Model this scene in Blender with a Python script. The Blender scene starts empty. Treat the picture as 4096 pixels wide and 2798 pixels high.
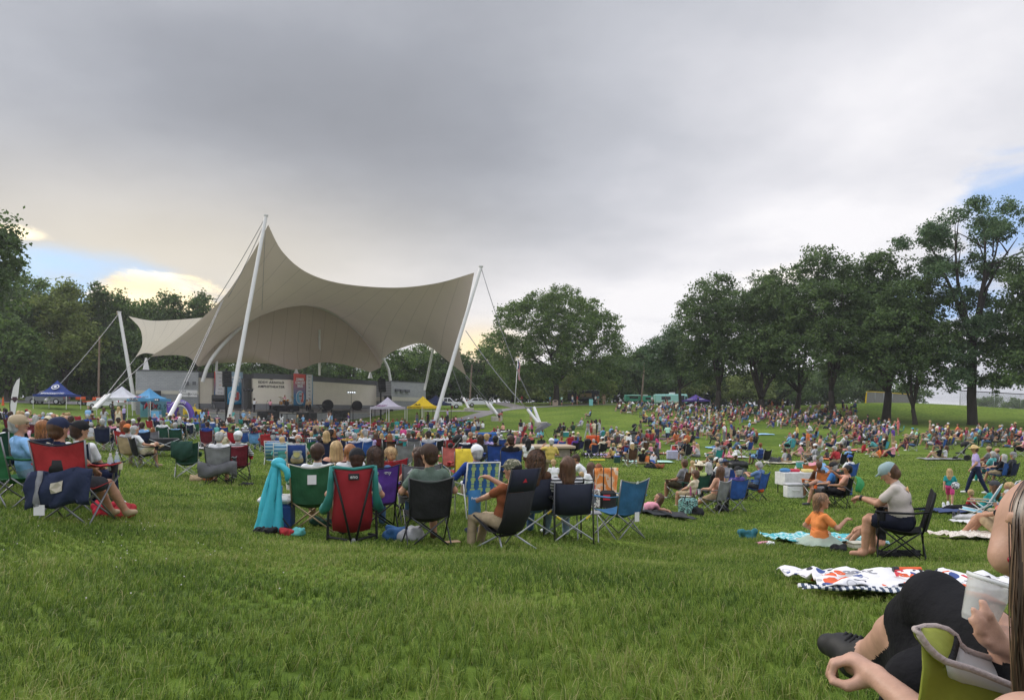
import bpy, math, random, colorsys
import numpy as np
from mathutils import Vector, Matrix
PI = math.pi
rng = random.Random(7)
nrng = np.random.default_rng(11)
S = bpy.context.scene
C = S.collection
F = 2924.0          # focal length in photo pixels (photo 4096 wide)
CX, HY = 2048.0, 1648.0   # principal column, horizon row
UC = np.array([-700, -250, 0, 160, 300, 512, 600, 700, 850, 1024, 1250, 1700.])
YC = np.array([0, 5, 10, 16, 24, 35, 48, 62, 78, 95, 115, 150, 220, 420.])
TZ = np.array([
 [-0.95,-1.1,-1.1,-1.0,-0.9,-0.7,-0.5,0.0,0.6,1.6,2.0,2.4,3.0,4.0],
 [-0.97,-1.1,-1.2,-1.15,-1.1,-1.0,-0.8,-0.5,0.2,1.3,1.8,2.3,3.0,4.0],
 [-0.98,-1.12,-1.28,-1.3,-1.25,-1.2,-1.1,-0.8,-0.1,0.9,2.2,2.8,3.2,4.0],
 [-0.98,-1.18,-1.45,-1.6,-1.65,-1.55,-1.5,-1.4,-0.9,-0.1,1.7,2.4,3.0,3.8],
 [-0.98,-1.22,-1.65,-1.75,-1.85,-2.1,-2.4,-2.4,-2.05,-1.9,-0.6,1.0,2.2,3.4],
 [-0.98,-1.25,-1.75,-1.85,-1.95,-2.3,-2.75,-2.6,-1.9,-1.1,0.6,2.0,2.8,3.6],
 [-0.98,-1.27,-1.85,-2.2,-2.4,-2.7,-2.9,-2.6,-1.8,-0.6,0.9,2.0,2.6,3.4],
 [-0.98,-1.28,-1.95,-2.5,-2.8,-2.9,-2.9,-2.6,-1.9,-0.5,0.7,1.2,1.6,2.6],
 [-0.98,-1.28,-2.05,-2.5,-2.8,-2.95,-2.95,-2.6,-1.95,-0.9,0.9,0.8,0.6,0.6],
 [-0.98,-1.27,-2.05,-2.5,-2.8,-3.0,-2.9,-2.5,-1.8,-0.8,0.3,0.2,-0.4,-0.8],
 [-0.95,-1.2,-1.9,-2.3,-2.6,-2.8,-2.7,-2.3,-1.6,-0.6,0.3,0.3,0.2,0.0],
 [-0.9,-1.1,-1.6,-1.9,-2.1,-2.3,-2.2,-1.9,-1.2,-0.4,0.3,0.4,0.4,0.4]])
def _cubic(xs, ys, q):
 q = np.clip(q, xs[0], xs[-1]); i = np.clip(np.searchsorted(xs, q) - 1, 0, len(xs) - 2)
 return i, (q - xs[i]) / (xs[i+1] - xs[i]), q
_m = np.zeros_like(TZ)
_m[:, 1:-1] = (TZ[:, 2:] - TZ[:, :-2]) / (YC[2:] - YC[:-2])
_m[:, 0] = (TZ[:, 1]-TZ[:, 0])/(YC[1]-YC[0]); _m[:, -1] = (TZ[:, -1]-TZ[:, -2])/(YC[-1]-YC[-2])
def terrain(X, Y):
 X = np.asarray(X, float); Y = np.asarray(Y, float)
 u = 512 + X / np.maximum(Y, 8.0) * 731.0
 u = np.clip(u, UC[0], UC[-1]); y = np.clip(Y, 0, YC[-1])
 j = np.clip(np.searchsorted(YC, y) - 1, 0, len(YC) - 2)
 h = YC[j+1] - YC[j]; t = (y - YC[j]) / h
 h00 = 2*t**3-3*t**2+1; h10 = t**3-2*t**2+t; h01 = -2*t**3+3*t**2; h11 = t**3-t**2
 i = np.clip(np.searchsorted(UC, u) - 1, 0, len(UC) - 2)
 w = (u - UC[i]) / (UC[i+1] - UC[i]); w = w*w*(3-2*w)*.5 + w*.5
 def col(k): return TZ[k, j]*h00 + _m[k, j]*h*h10 + TZ[k, j+1]*h01 + _m[k, j+1]*h*h11
 return col(i)*(1-w) + col(i+1)*w + 1.0*np.exp(-((X-60)/17)**2-((Y-108)/8)**2)
def gz(X, Y): return float(terrain(X, Y))
def at(x, y, Y):                       # photo pixel at a depth -> world point
 return Vector(((x - CX)/F*Y, Y, (HY - y)/F*Y))
def on(x, Y):                          # photo column at a depth, on the ground
 X = (x - CX)/F*Y; return Vector((X, Y, gz(X, Y)))
STAGE = Vector((-27.0, 100.0, 0))
def face_rot(p, tx=None):              # z rotation so that local +Y looks at the stage
 d = (tx or STAGE) - p; return math.atan2(-d.x, d.y)
MATS = {}
def nd(nt, typ, **kw):
 n = nt.nodes.new(typ)
 for k, v in kw.items():
  if k.startswith('i_'): n.inputs[k[2:].replace('_', ' ')].default_value = v
  else: setattr(n, k, v)
 return n
def mat(name, col=(.5,.5,.5), rough=.7, attr=None, var=.15, scale=8., bump=0., bscale=60., metal=0., trans=0., spec=.3, stretch=None, alpha=1., coord='Object', sheen=0.):
 if name in MATS: return MATS[name]
 m = bpy.data.materials.new(name); m.use_nodes = True; nt = m.node_tree; L = nt.links
 b = nt.nodes['Principled BSDF']; b.inputs['Roughness'].default_value = rough; b.inputs['Metallic'].default_value = metal
 b.inputs['Specular IOR Level'].default_value = spec
 if sheen: b.inputs['Sheen Weight'].default_value = sheen
 if attr:
  a = nd(nt, 'ShaderNodeAttribute', attribute_type='OBJECT', attribute_name=attr); src = a.outputs['Color']
 else:
  r = nd(nt, 'ShaderNodeRGB'); r.outputs[0].default_value = (*col, 1); src = r.outputs[0]
 tc = nd(nt, 'ShaderNodeTexCoord'); vec = tc.outputs[coord]
 if stretch:
  mp = nd(nt, 'ShaderNodeMapping'); mp.inputs['Scale'].default_value = stretch; L.new(vec, mp.inputs['Vector']); vec = mp.outputs['Vector']
 if var:
  n = nd(nt, 'ShaderNodeTexNoise', i_Scale=scale, i_Detail=5.); L.new(vec, n.inputs['Vector'])
  mr = nd(nt, 'ShaderNodeMapRange'); mr.inputs['From Min'].default_value = .25; mr.inputs['From Max'].default_value = .75
  mr.inputs['To Min'].default_value = 1 - var; mr.inputs['To Max'].default_value = 1 + var; L.new(n.outputs['Fac'], mr.inputs['Value'])
  mx = nd(nt, 'ShaderNodeMix', data_type='RGBA', blend_type='MULTIPLY'); mx.inputs['Factor'].default_value = 1
  L.new(src, mx.inputs[6]); L.new(mr.outputs['Result'], mx.inputs[7]); src = mx.outputs[2]
 L.new(src, b.inputs['Base Color'])
 if bump:
  n2 = nd(nt, 'ShaderNodeTexNoise', i_Scale=bscale, i_Detail=4.); L.new(vec, n2.inputs['Vector'])
  bp = nd(nt, 'ShaderNodeBump', i_Strength=bump, i_Distance=.02); L.new(n2.outputs['Fac'], bp.inputs['Height']); L.new(bp.outputs['Normal'], b.inputs['Normal'])
 if trans:
  t = nd(nt, 'ShaderNodeBsdfTranslucent'); L.new(src, t.inputs['Color'])
  ms = nd(nt, 'ShaderNodeMixShader'); ms.inputs[0].default_value = trans
  L.new(b.outputs[0], ms.inputs[1]); L.new(t.outputs[0], ms.inputs[2]); L.new(ms.outputs[0], nt.nodes['Material Output'].inputs['Surface'])
 if alpha < 1: b.inputs['Alpha'].default_value = alpha
 MATS[name] = m; m['src'] = 1
 return m
PAL = {  # named real-world colours
 'red':(.36,.03,.035),'crimson':(.36,.015,.03),'maroon':(.13,.015,.025),'navy':(.016,.022,.055),'blue':(.03,.09,.32),'royal blue':(.02,.055,.24),'light blue':(.25,.45,.72),'sky blue':(.13,.3,.58),
 'teal':(.02,.24,.24),'aqua':(.07,.34,.42),'turquoise':(.1,.36,.35),'green':(.025,.13,.05),'dark green':(.015,.06,.04),'lime':(.26,.38,.1),'mint':(.4,.7,.55),'yellow':(.62,.47,.12),'orange':(.6,.17,.05),'peach':(.6,.31,.22),
 'coral':(.58,.15,.14),'pink':(.68,.3,.36),'hot pink':(.58,.07,.22),'purple':(.1,.04,.26),'lavender':(.42,.34,.6),'white':(.72,.72,.72),'cream':(.66,.58,.42),'grey':(.2,.2,.21),'dark grey':(.05,.052,.058),'light grey':(.42,.42,.43),
 'black':(.012,.012,.014),'tan':(.38,.28,.17),'khaki':(.36,.28,.18),'brown':(.09,.045,.025),'rust':(.22,.07,.03),'denim':(.09,.16,.3),'faded denim':(.25,.34,.45),'olive':(.09,.1,.05),'gold':(.48,.31,.08),'plum':(.09,.03,.06),'sage':(.11,.15,.12),
 'skin':(.46,.25,.165),'dark skin':(.13,.065,.04),'blond':(.42,.28,.13),'auburn':(.2,.06,.02),'brunette':(.045,.022,.013),'black hair':(.009,.008,.008),'silver':(.38,.37,.36),'ginger':(.25,.10,.035),'straw':(.6,.43,.2)}
M_skin = mat('skin', attr='c_skin', rough=.5, var=.14, scale=30, bump=.07, bscale=170)
M_shirt = mat('shirt_cloth', attr='c_shirt', rough=.85, var=.16, scale=9, bump=.8, bscale=11, spec=.15)
M_pants = mat('trouser_cloth', attr='c_pants', rough=.88, var=.2, scale=12, bump=.8, bscale=13, spec=.12)
M_hair = mat('hair', attr='c_hair', rough=.5, var=.4, scale=26, bump=.6, bscale=70, stretch=(1,1,.25))
M_shoe = mat('shoe', attr='c_shoe', rough=.6, var=.1)
M_hat = mat('hat_cloth', attr='c_hat', rough=.85, var=.12, bump=.2, bscale=120)
M_eye = mat('eye', (.02,.015,.012), rough=.2, var=0)
M_lip = mat('lip', (.35,.12,.1), rough=.5, var=0)
BODY = [M_skin, M_shirt, M_pants, M_hair, M_shoe, M_hat, M_eye, M_lip]
SK, SH, PA, HA, FO, HT, EY, LI = range(8)
M_fab = mat('camp_chair_fabric', attr='c_fab', rough=.8, var=.28, scale=6, bump=1., bscale=7, spec=.2)
M_fab2 = mat('camp_chair_trim', attr='c_trim', rough=.8, var=.15, scale=7, bump=.3, bscale=14, spec=.2)
M_pole = mat('chair_tube', attr='c_pole', rough=.38, var=.08, metal=.55, spec=.4)
def V(*a): return Vector(a)
class MB:
 def __init__(s): s.v = []; s.f = []; s.m = []; s.uv = None
 def add(s, vs, fs, m=0):
  o = len(s.v); s.v += [tuple(p) for p in vs]; s.f += [tuple(i + o for i in f) for f in fs]; s.m += [m]*len(fs); return s
 def box(s, c, d, m=0, R=None):
  c = Vector(c); x, y, z = d[0]/2, d[1]/2, d[2]/2
  ps = [Vector(p) for p in ((-x,-y,-z),(x,-y,-z),(x,y,-z),(-x,y,-z),(-x,-y,z),(x,-y,z),(x,y,z),(-x,y,z))]
  if R is not None: ps = [R @ p for p in ps]
  return s.add([c + p for p in ps], [(3,2,1,0),(4,5,6,7),(0,1,5,4),(1,2,6,5),(2,3,7,6),(3,0,4,7)], m)
 def rbox(s, c, d, r=.03, m=0, R=None):      # chamfered box
  x, y, z = d[0]/2, d[1]/2, d[2]/2; r = min(r, x*.9, y*.9, z*.9); vs = [];
  for sx in (-1,1):
   for sy in (-1,1):
    for sz in (-1,1):
     vs += [(sx*x, sy*(y-r), sz*(z-r)), (sx*(x-r), sy*y, sz*(z-r)), (sx*(x-r), sy*(y-r), sz*z)]
  import bmesh
  bm = bmesh.new();
  for p in vs: bm.verts.new(p)
  bmesh.ops.convex_hull(bm, input=bm.verts); bm.verts.index_update()
  P = [Vector(v.co) for v in bm.verts]
  if R is not None: P = [R @ p for p in P]
  s.add([Vector(c)+p for p in P], [tuple(v.index for v in f.verts) for f in bm.faces], m); bm.free(); return s
 def tube(s, pts, r, n=8, m=0, cap=True):
  pts = [Vector(p) for p in pts]; k = len(pts); rs = r if isinstance(r, (list, tuple)) else [r]*k
  vs = []; up = None
  for i, p in enumerate(pts):
   t = (pts[min(i+1,k-1)] - pts[max(i-1,0)]).normalized()
   if up is None: up = Vector((0,0,1)) if abs(t.z) < .9 else Vector((1,0,0))
   a = t.cross(up)
   a = a.normalized() if a.length > 1e-6 else t.orthogonal().normalized()
   b = a.cross(t).normalized(); up = b
   for j in range(n):
    th = 2*PI*j/n; vs.append(p + (a*math.cos(th) + b*math.sin(th))*rs[i])
  fs = [(i*n+j, i*n+(j+1)%n, (i+1)*n+(j+1)%n, (i+1)*n+j) for i in range(k-1) for j in range(n)]
  if cap: fs += [tuple(range(n-1,-1,-1)), tuple((k-1)*n+j for j in range(n))]
  return s.add(vs, fs, m)
 def lathe(s, prof, n=20, m=0, M=None, cap=True):
  vs = [(r*math.cos(2*PI*j/n), r*math.sin(2*PI*j/n), z) for r, z in prof for j in range(n)]
  if M is not None: vs = [M @ Vector(p) for p in vs]
  k = len(prof); fs = [(i*n+j, i*n+(j+1)%n, (i+1)*n+(j+1)%n, (i+1)*n+j) for i in range(k-1) for j in range(n)]
  if cap: fs += [tuple(range(n-1,-1,-1)), tuple((k-1)*n+j for j in range(n))]
  return s.add(vs, fs, m)
 def grid(s, P, m=0, thick=0., closed=False):   # P[i][j] points
  a, b = len(P), len(P[0]); vs = [p for row in P for p in row]
  fs = [(i*b+j, i*b+j+1, (i+1)*b+j+1, (i+1)*b+j) for i in range(a-1) for j in range(b-1)]
  if thick:
   Q = [[Vector(p) for p in r] for r in P]; N = []
   for i in range(a):
    for j in range(b):
     n = (Q[min(i+1,a-1)][j]-Q[max(i-1,0)][j]).cross(Q[i][min(j+1,b-1)]-Q[i][max(j-1,0)])
     N.append(n.normalized()*thick)
   o = len(vs); vs = vs + [Vector(p)+n for p, n in zip(vs, N)]
   fs2 = [tuple(reversed([k+o for k in f])) for f in fs]
   rim = [(i*b, (i+1)*b) for i in range(a-1)][::-1]
   ed = [(j, j+1) for j in range(b-1)] + [(i*b+b-1, (i+1)*b+b-1) for i in range(a-1)] + [((a-1)*b+j+1, (a-1)*b+j) for j in range(b-1)] + [((i+1)*b, i*b) for i in range(a-1)]
   fs = [tuple(reversed(f)) for f in fs]
   fs2 = [tuple(reversed(f)) for f in fs2]
   fs += fs2 + [(p, q, q+o, p+o) for p, q in ed]
  return s.add(vs, fs, m)
 def ball(s, c, r, n=12, k=8, m=0, R=None):
  c = Vector(c); r = r if isinstance(r, (tuple, list)) else (r, r, r); vs = []
  for i in range(k+1):
   ph = PI*i/k
   for j in range(n):
    p = Vector((r[0]*math.sin(ph)*math.cos(2*PI*j/n), r[1]*math.sin(ph)*math.sin(2*PI*j/n), r[2]*math.cos(ph)))
    vs.append(c + (R @ p if R is not None else p))
  fs = [((i+1)*n+j, (i+1)*n+(j+1)%n, i*n+(j+1)%n, i*n+j) for i in range(k) for j in range(n)]
  return s.add(vs, fs, m)
 def prism(s, poly, h, axis_o, ax, ay, an, m=0):   # 2-D outline extruded by h along an
  o = Vector(axis_o); n = len(poly); A = [o + ax*p[0] + ay*p[1] for p in poly]; B = [p + an*h for p in A]
  return s.add(A + B, [tuple(range(n-1,-1,-1)), tuple(range(n, 2*n))] + [(i, (i+1)%n, n+(i+1)%n, n+i) for i in range(n)], m)
 def mesh(s, name, mats, smooth=False, angle=None):
  me = bpy.data.meshes.new(name); me.from_pydata([tuple(p) for p in s.v], [], s.f)
  for m in mats: me.materials.append(m)
  if len(mats) > 1: me.polygons.foreach_set('material_index', s.m)
  if smooth: me.polygons.foreach_set('use_smooth', [True]*len(s.f))
  me.update()
  if smooth and angle: me.set_sharp_from_angle(angle=math.radians(angle))
  return me
 def obj(s, name, mats, parent=None, smooth=False, angle=None, loc=None):
  if not isinstance(mats, (list, tuple)): mats = [mats]
  o = bpy.data.objects.new(name, s.mesh(name, mats, smooth, angle)); C.objects.link(o)
  if parent is not None: o.parent = parent
  if loc is not None: o.location = loc
  return o
def tag(o, label=None, cat=None, group=None, kind=None):
 if label: o['label'] = label
 if cat: o['category'] = cat
 if group: o['group'] = group
 if kind: o['kind'] = kind
 return o
def thing(name, label, cat, loc=(0,0,0), rz=0, group=None, scale=1.):
 o = bpy.data.objects.new(name, None); C.objects.link(o); o.location = loc; o.rotation_euler = (0,0,rz); o.scale = (scale,)*3
 o.empty_display_size = .1
 return tag(o, label, cat, group)
def copy_tree(o, parent=None):
 c = o.copy(); C.objects.link(c)
 if parent is not None: c.parent = parent
 for ch in o.children: copy_tree(ch, c)
 return c
def setc(o, **kw):
 for k, v in kw.items():
  o['c_'+k] = list(PAL[v] if isinstance(v, str) else v)
 return o
def text(name, body, size, M, m, parent=None, ext=.005, align='CENTER', xs=1., sp=1., shear=0., bold=0.):
 cu = bpy.data.curves.new(name, 'FONT'); cu.body = body; cu.size = size; cu.extrude = ext; cu.align_x = align; cu.align_y = 'CENTER'
 cu.space_character = sp; cu.shear = shear; cu.offset = bold; cu.resolution_u = 3; cu.materials.append(m)
 t = bpy.data.objects.new('tmp', cu); C.objects.link(t); bpy.context.view_layer.update()
 me = bpy.data.meshes.new_from_object(t.evaluated_get(bpy.context.evaluated_depsgraph_get())); bpy.data.objects.remove(t); bpy.data.curves.remove(cu)
 me.name = name; o = bpy.data.objects.new(name, me); C.objects.link(o)
 if parent is not None: o.parent = parent
 o.matrix_basis = M @ Matrix.Diagonal((xs,1,1,1)); return o
def frame(o, x, y):      # matrix from origin, x axis, y axis
 x = Vector(x).normalized(); z = x.cross(Vector(y)).normalized(); y = z.cross(x)
 m = Matrix((x, y, z)).transposed().to_4x4(); m.translation = Vector(o); return m
def nets(Fd, org, h):
 Sg = Fd < 0; n = np.array(Fd.shape) - 1; N = int(n.prod())
 acc = np.zeros((3, N)); cnt = np.zeros(N); Q = []
 for ax in range(3):
  a0 = [slice(None)]*3; a1 = [slice(None)]*3; a0[ax] = slice(0, -1); a1[ax] = slice(1, None); a0 = tuple(a0); a1 = tuple(a1)
  ch = Sg[a0] != Sg[a1]; idx = np.argwhere(ch); f0 = Fd[a0][ch]; f1 = Fd[a1][ch]; neg = Sg[a0][ch]
  pos = idx.astype(float); pos[:, ax] += f0/(f0-f1); b, c = (ax+1) % 3, (ax+2) % 3; fl = []
  for db, dc in ((-1,-1),(0,-1),(0,0),(-1,0)):
   ci = idx.copy(); ci[:, b] += db; ci[:, c] += dc
   k = (ci[:,0]*n[1] + ci[:,1])*n[2] + ci[:,2]; fl.append(k)
   for d in range(3): acc[d] += np.bincount(k, pos[:, d], N)
   cnt += np.bincount(k, None, N)
  q = np.stack(fl, 1); q[~neg] = q[~neg][:, ::-1]; Q.append(q)
 used = np.flatnonzero(cnt); mp = np.full(N, -1); mp[used] = np.arange(len(used))
 return (acc[:, used]/cnt[used]).T*h + org, mp[np.concatenate(Q)]
def cap_d(P, a, ra, b, rb):
 a = np.asarray(a, float); d = np.asarray(b, float) - a; dd = d @ d
 q = P - a; t = np.clip((q @ d)/dd, 0, 1) if dd > 1e-9 else np.zeros(P.shape[:-1])
 return np.sqrt(((q - t[..., None]*d)**2).sum(-1)) - (ra + t*(rb-ra)), t
def sdf_mesh(name, prims, vox, mats, k=.03):
 lo = np.min([np.minimum(np.array(p[0])-p[1], np.array(p[2])-p[3]) for p in prims], 0) - 3*vox
 hi = np.max([np.maximum(np.array(p[0])+p[1], np.array(p[2])+p[3]) for p in prims], 0) + 3*vox
 n = np.ceil((hi-lo)/vox).astype(int) + 1
 Fd = np.full(n, .25, np.float32)
 for p in prims:
  kk = p[5] if len(p) > 5 else k; rm = max(p[1], p[3]) + kk + 2.5*vox
  a = np.array(p[0], float); b = np.array(p[2], float)
  i0 = np.maximum(((np.minimum(a, b)-rm-lo)/vox).astype(int), 0); i1 = np.minimum(((np.maximum(a, b)+rm-lo)/vox).astype(int)+2, n)
  g = np.stack(np.meshgrid(*[lo[d]+vox*np.arange(i0[d], i1[d]) for d in range(3)], indexing='ij'), -1)
  d, _ = cap_d(g, a, p[1], b, p[3]); sl = tuple(slice(i0[d2], i1[d2]) for d2 in range(3)); f = Fd[sl]
  hh = np.maximum(kk - np.abs(f-d), 0)/kk; Fd[sl] = np.minimum(f, d) - hh*hh*kk*.25
 vs, fs = nets(Fd, lo, vox)
 cen = vs[fs].mean(1); best = np.full(len(fs), 9.); tg = np.zeros(len(fs), int)
 for p in prims:
  d, _ = cap_d(cen, p[0], p[1], p[2], p[3]); w = d < best; best[w] = d[w]; tg[w] = p[4]
 me = bpy.data.meshes.new(name); me.vertices.add(len(vs)); me.vertices.foreach_set('co', vs.astype(np.float32).ravel())
 me.loops.add(fs.size); me.loops.foreach_set('vertex_index', fs.astype(np.int32).ravel()); me.polygons.add(len(fs))
 me.polygons.foreach_set('loop_start', np.arange(0, fs.size, 4, dtype=np.int32));
 for m in mats: me.materials.append(m)
 me.polygons.foreach_set('material_index', tg.astype(np.int32)); me.polygons.foreach_set('use_smooth', np.ones(len(fs), bool))
 me.update(calc_edges=True); me.validate()
 return me
cam = bpy.data.objects.new('camera', bpy.data.cameras.new('camera')); C.objects.link(cam); S.camera = cam
cam.data.sensor_width = 36; cam.data.lens = F/4096*36; cam.data.shift_y = (HY-1399)/4096
cam.data.clip_start = .05; cam.data.clip_end = 3000; cam.rotation_euler = (PI/2, 0, 0)
S.view_settings.view_transform = 'Standard'; S.view_settings.look = 'None'; S.view_settings.exposure = 0.5
SUN_AZ, SUN_EL = math.radians(-52), math.radians(30)
W = bpy.data.worlds.new('World'); S.world = W; W.use_nodes = True
def world():
 nt = W.node_tree; L = nt.links; bg = nt.nodes['Background']
 tc = nd(nt, 'ShaderNodeTexCoord'); sp = nd(nt, 'ShaderNodeSeparateXYZ'); L.new(tc.outputs['Generated'], sp.inputs[0])
 def mth(op, a, b=0., c=0., clamp=False):
  n = nd(nt, 'ShaderNodeMath', operation=op, use_clamp=clamp)
  for i, q in enumerate((a, b, c)):
   if hasattr(q, 'links'): L.new(q, n.inputs[i])
   else: n.inputs[i].default_value = q
  return n.outputs[0]
 x, y, z = sp.outputs
 az = mth('ARCTAN2', x, y); el = mth('ARCSINE', z)
 def gauss(a0, e0, ra, re, pw=1.):
  a = mth('DIVIDE', mth('SUBTRACT', az, math.radians(a0)), math.radians(ra)); e = mth('DIVIDE', mth('SUBTRACT', el, math.radians(e0)), math.radians(re))
  return mth('POWER', 2.71828, mth('MULTIPLY', mth('POWER', mth('ADD', mth('MULTIPLY', a, a), mth('MULTIPLY', e, e)), pw), -1.))
 den = mth('ADD', mth('MAXIMUM', z, 0.), .16)
 cv = nd(nt, 'ShaderNodeCombineXYZ'); L.new(mth('DIVIDE', x, den), cv.inputs[0]); L.new(mth('DIVIDE', y, den), cv.inputs[1])
 def noise(sc, det, off=0., rough=.55, vec=None, dist=0.):
  n = nd(nt, 'ShaderNodeTexNoise', i_Scale=sc, i_Detail=det, i_Roughness=rough, i_Distortion=dist); mp = nd(nt, 'ShaderNodeMapping'); mp.inputs['Location'].default_value = (off, off*.7, off*.3)
  L.new(vec if vec is not None else cv.outputs[0], mp.inputs['Vector']); L.new(mp.outputs[0], n.inputs['Vector']); return n.outputs['Fac']
 n1 = noise(.55, 5, 3.1, .5); n2 = noise(1.7, 6, 8.2, .55);
 ae = nd(nt, 'ShaderNodeCombineXYZ'); L.new(az, ae.inputs[0]); L.new(mth('MULTIPLY', el, 2.4), ae.inputs[1])
 n3 = noise(9., 8, 1.7, .6, ae.outputs[0], .3); n4 = noise(4.2, 7, 5.5, .6, ae.outputs[0], .2)
 def ramp(f, pts):
  r = nd(nt, 'ShaderNodeValToRGB'); L.new(f, r.inputs[0]); e = r.color_ramp.elements
  while len(e) < len(pts): e.new(.5)
  for q, (p, c) in zip(e, pts): q.position = p; q.color = (*c, 1)
  return r.outputs[0]
 def mix(f, a, b):
  m = nd(nt, 'ShaderNodeMix', data_type='RGBA')
  if hasattr(f, 'links'): L.new(f, m.inputs[0])
  else: m.inputs[0].default_value = f
  for i, q in ((6, a), (7, b)):
   if hasattr(q, 'links'): L.new(q, m.inputs[i])
   else: m.inputs[i].default_value = (*q, 1)
  return m.outputs[2]
 lt = mth('ADD', .50, mth('MULTIPLY', mth('SUBTRACT', n1, .5), .75))
 lt = mth('ADD', lt, mth('MULTIPLY', mth('SUBTRACT', n2, .5), .5))
 lt = mth('ADD', lt, mth('MULTIPLY', gauss(30, 17, 22, 13), .40))
 lt = mth('ADD', lt, mth('MULTIPLY', gauss(8, 6, 26, 8), .34))
 lt = mth('ADD', lt, mth('MULTIPLY', gauss(34, 28, 12, 9), .12))
 lt = mth('SUBTRACT', lt, mth('MULTIPLY', gauss(-17, 20, 20, 8), .30))
 lt = mth('SUBTRACT', lt, mth('MULTIPLY', gauss(0, 15, 10, 2.6), .12))
 lt = mth('ADD', lt, mth('MULTIPLY', gauss(-34, 28, 12, 14), .08))
 deck = ramp(lt, [(0., (.205,.215,.24)), (.3, (.27,.283,.318)), (.6, (.40,.412,.452)), (.85, (.57,.57,.605)), (1., (.70,.69,.71))])
 warm = mth('MULTIPLY', gauss(-27, 10.5, 22, 5.5), .85, clamp=True)
 deck = mix(mth('MULTIPLY', warm, .65), deck, (.70,.62,.47))
 warm2 = mth('MULTIPLY', gauss(-2.5, 5., 3.2, 1.6), .9, clamp=True)
 deck = mix(warm2, deck, (.92,.72,.40))
 sky = nd(nt, 'ShaderNodeTexSky', sky_type='NISHITA', sun_disc=False, sun_elevation=SUN_EL, sun_rotation=SUN_AZ)
 sk = nd(nt, 'ShaderNodeMix', data_type='RGBA', blend_type='MULTIPLY'); sk.inputs[0].default_value = 1; L.new(sky.outputs[0], sk.inputs[6]); sk.inputs[7].default_value = (.05,.075,.11,1)
 blue = mix(.55, sk.outputs[2], (.30,.46,.66))
 gl = mth('ADD', gauss(-33, 8.7, 10, 2.6, 2.), mth('MULTIPLY', gauss(-16, 9.3, 5, 1.6, 2.), .45))
 gl = mth('MULTIPLY_ADD', mth('SUBTRACT', n4, .5), 1.6, gl)
 gr = mth('MULTIPLY_ADD', mth('SUBTRACT', n3, .5), 1.6, mth('ADD', gauss(34.6, 13.2, 4.6, 4.6, 1.), mth('MULTIPLY', gauss(29, 7.6, 5, 2.2, 2.), .8)))
 def smooth(v, a, b):
  n = nd(nt, 'ShaderNodeMapRange', interpolation_type='SMOOTHSTEP'); L.new(v, n.inputs[0]); n.inputs[1].default_value = a; n.inputs[2].default_value = b; return n.outputs[0]
 col = mix(mth('MULTIPLY', smooth(gl, .35, 1.15), .85), deck, blue)
 col = mix(mth('MULTIPLY', smooth(gr, .4, .95), .85), col, mix(.35, blue, (.34,.5,.86)))
 cu = mth('MULTIPLY_ADD', mth('SUBTRACT', n3, .5), 2.4, mth('MULTIPLY', gauss(-25.5, 7.9, 5.5, 2.1, 1.5), 1.1))
 col = mix(smooth(cu, .5, .95), col, ramp(n4, [(.3, (.62,.52,.36)), (.5, (1.05,.86,.56)), (.7, (1.35,1.2,.95))]))
 rim = mth('MULTIPLY_ADD', mth('SUBTRACT', n3, .5), 1.6, mth('MULTIPLY', gauss(-34.5, 11.4, 3.0, .6, 1.), .9))
 col = mix(smooth(rim, .45, .95), col, (1.2,1.02,.7))
 pr = mth('MULTIPLY_ADD', mth('SUBTRACT', n3, .5), 2., mth('MULTIPLY', gauss(20, 9.8, 6, 2., 1.), .85))
 col = mix(mth('MULTIPLY', smooth(pr, .45, 1.), .7), col, (.92,.85,.76))
 zen = mth('MULTIPLY_ADD', smooth(z, .52, .85), 1.7, 1.); zen = mth('MULTIPLY', zen, mth('MULTIPLY_ADD', smooth(mth('MULTIPLY', y, -1.), -.35, .6), .7, 1.))  # sky out of view, overhead and behind the camera, brightened to light the lawn
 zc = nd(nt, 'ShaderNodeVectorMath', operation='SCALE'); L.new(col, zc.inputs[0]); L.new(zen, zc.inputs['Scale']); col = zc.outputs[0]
 below = smooth(z, -.12, -.01)
 col = mix(below, (.10,.12,.08), col)
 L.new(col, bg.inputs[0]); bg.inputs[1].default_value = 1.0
world()
sl = bpy.data.lights.new('sun', 'SUN'); sl.energy = 1.5; sl.angle = math.radians(22); sl.color = (1., .93, .82)
so = bpy.data.objects.new('sun', sl); C.objects.link(so)
so.rotation_euler = Vector((-math.sin(SUN_AZ)*math.cos(SUN_EL), -math.cos(SUN_AZ)*math.cos(SUN_EL), -math.sin(SUN_EL))).to_track_quat('-Z', 'Y').to_euler()
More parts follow.
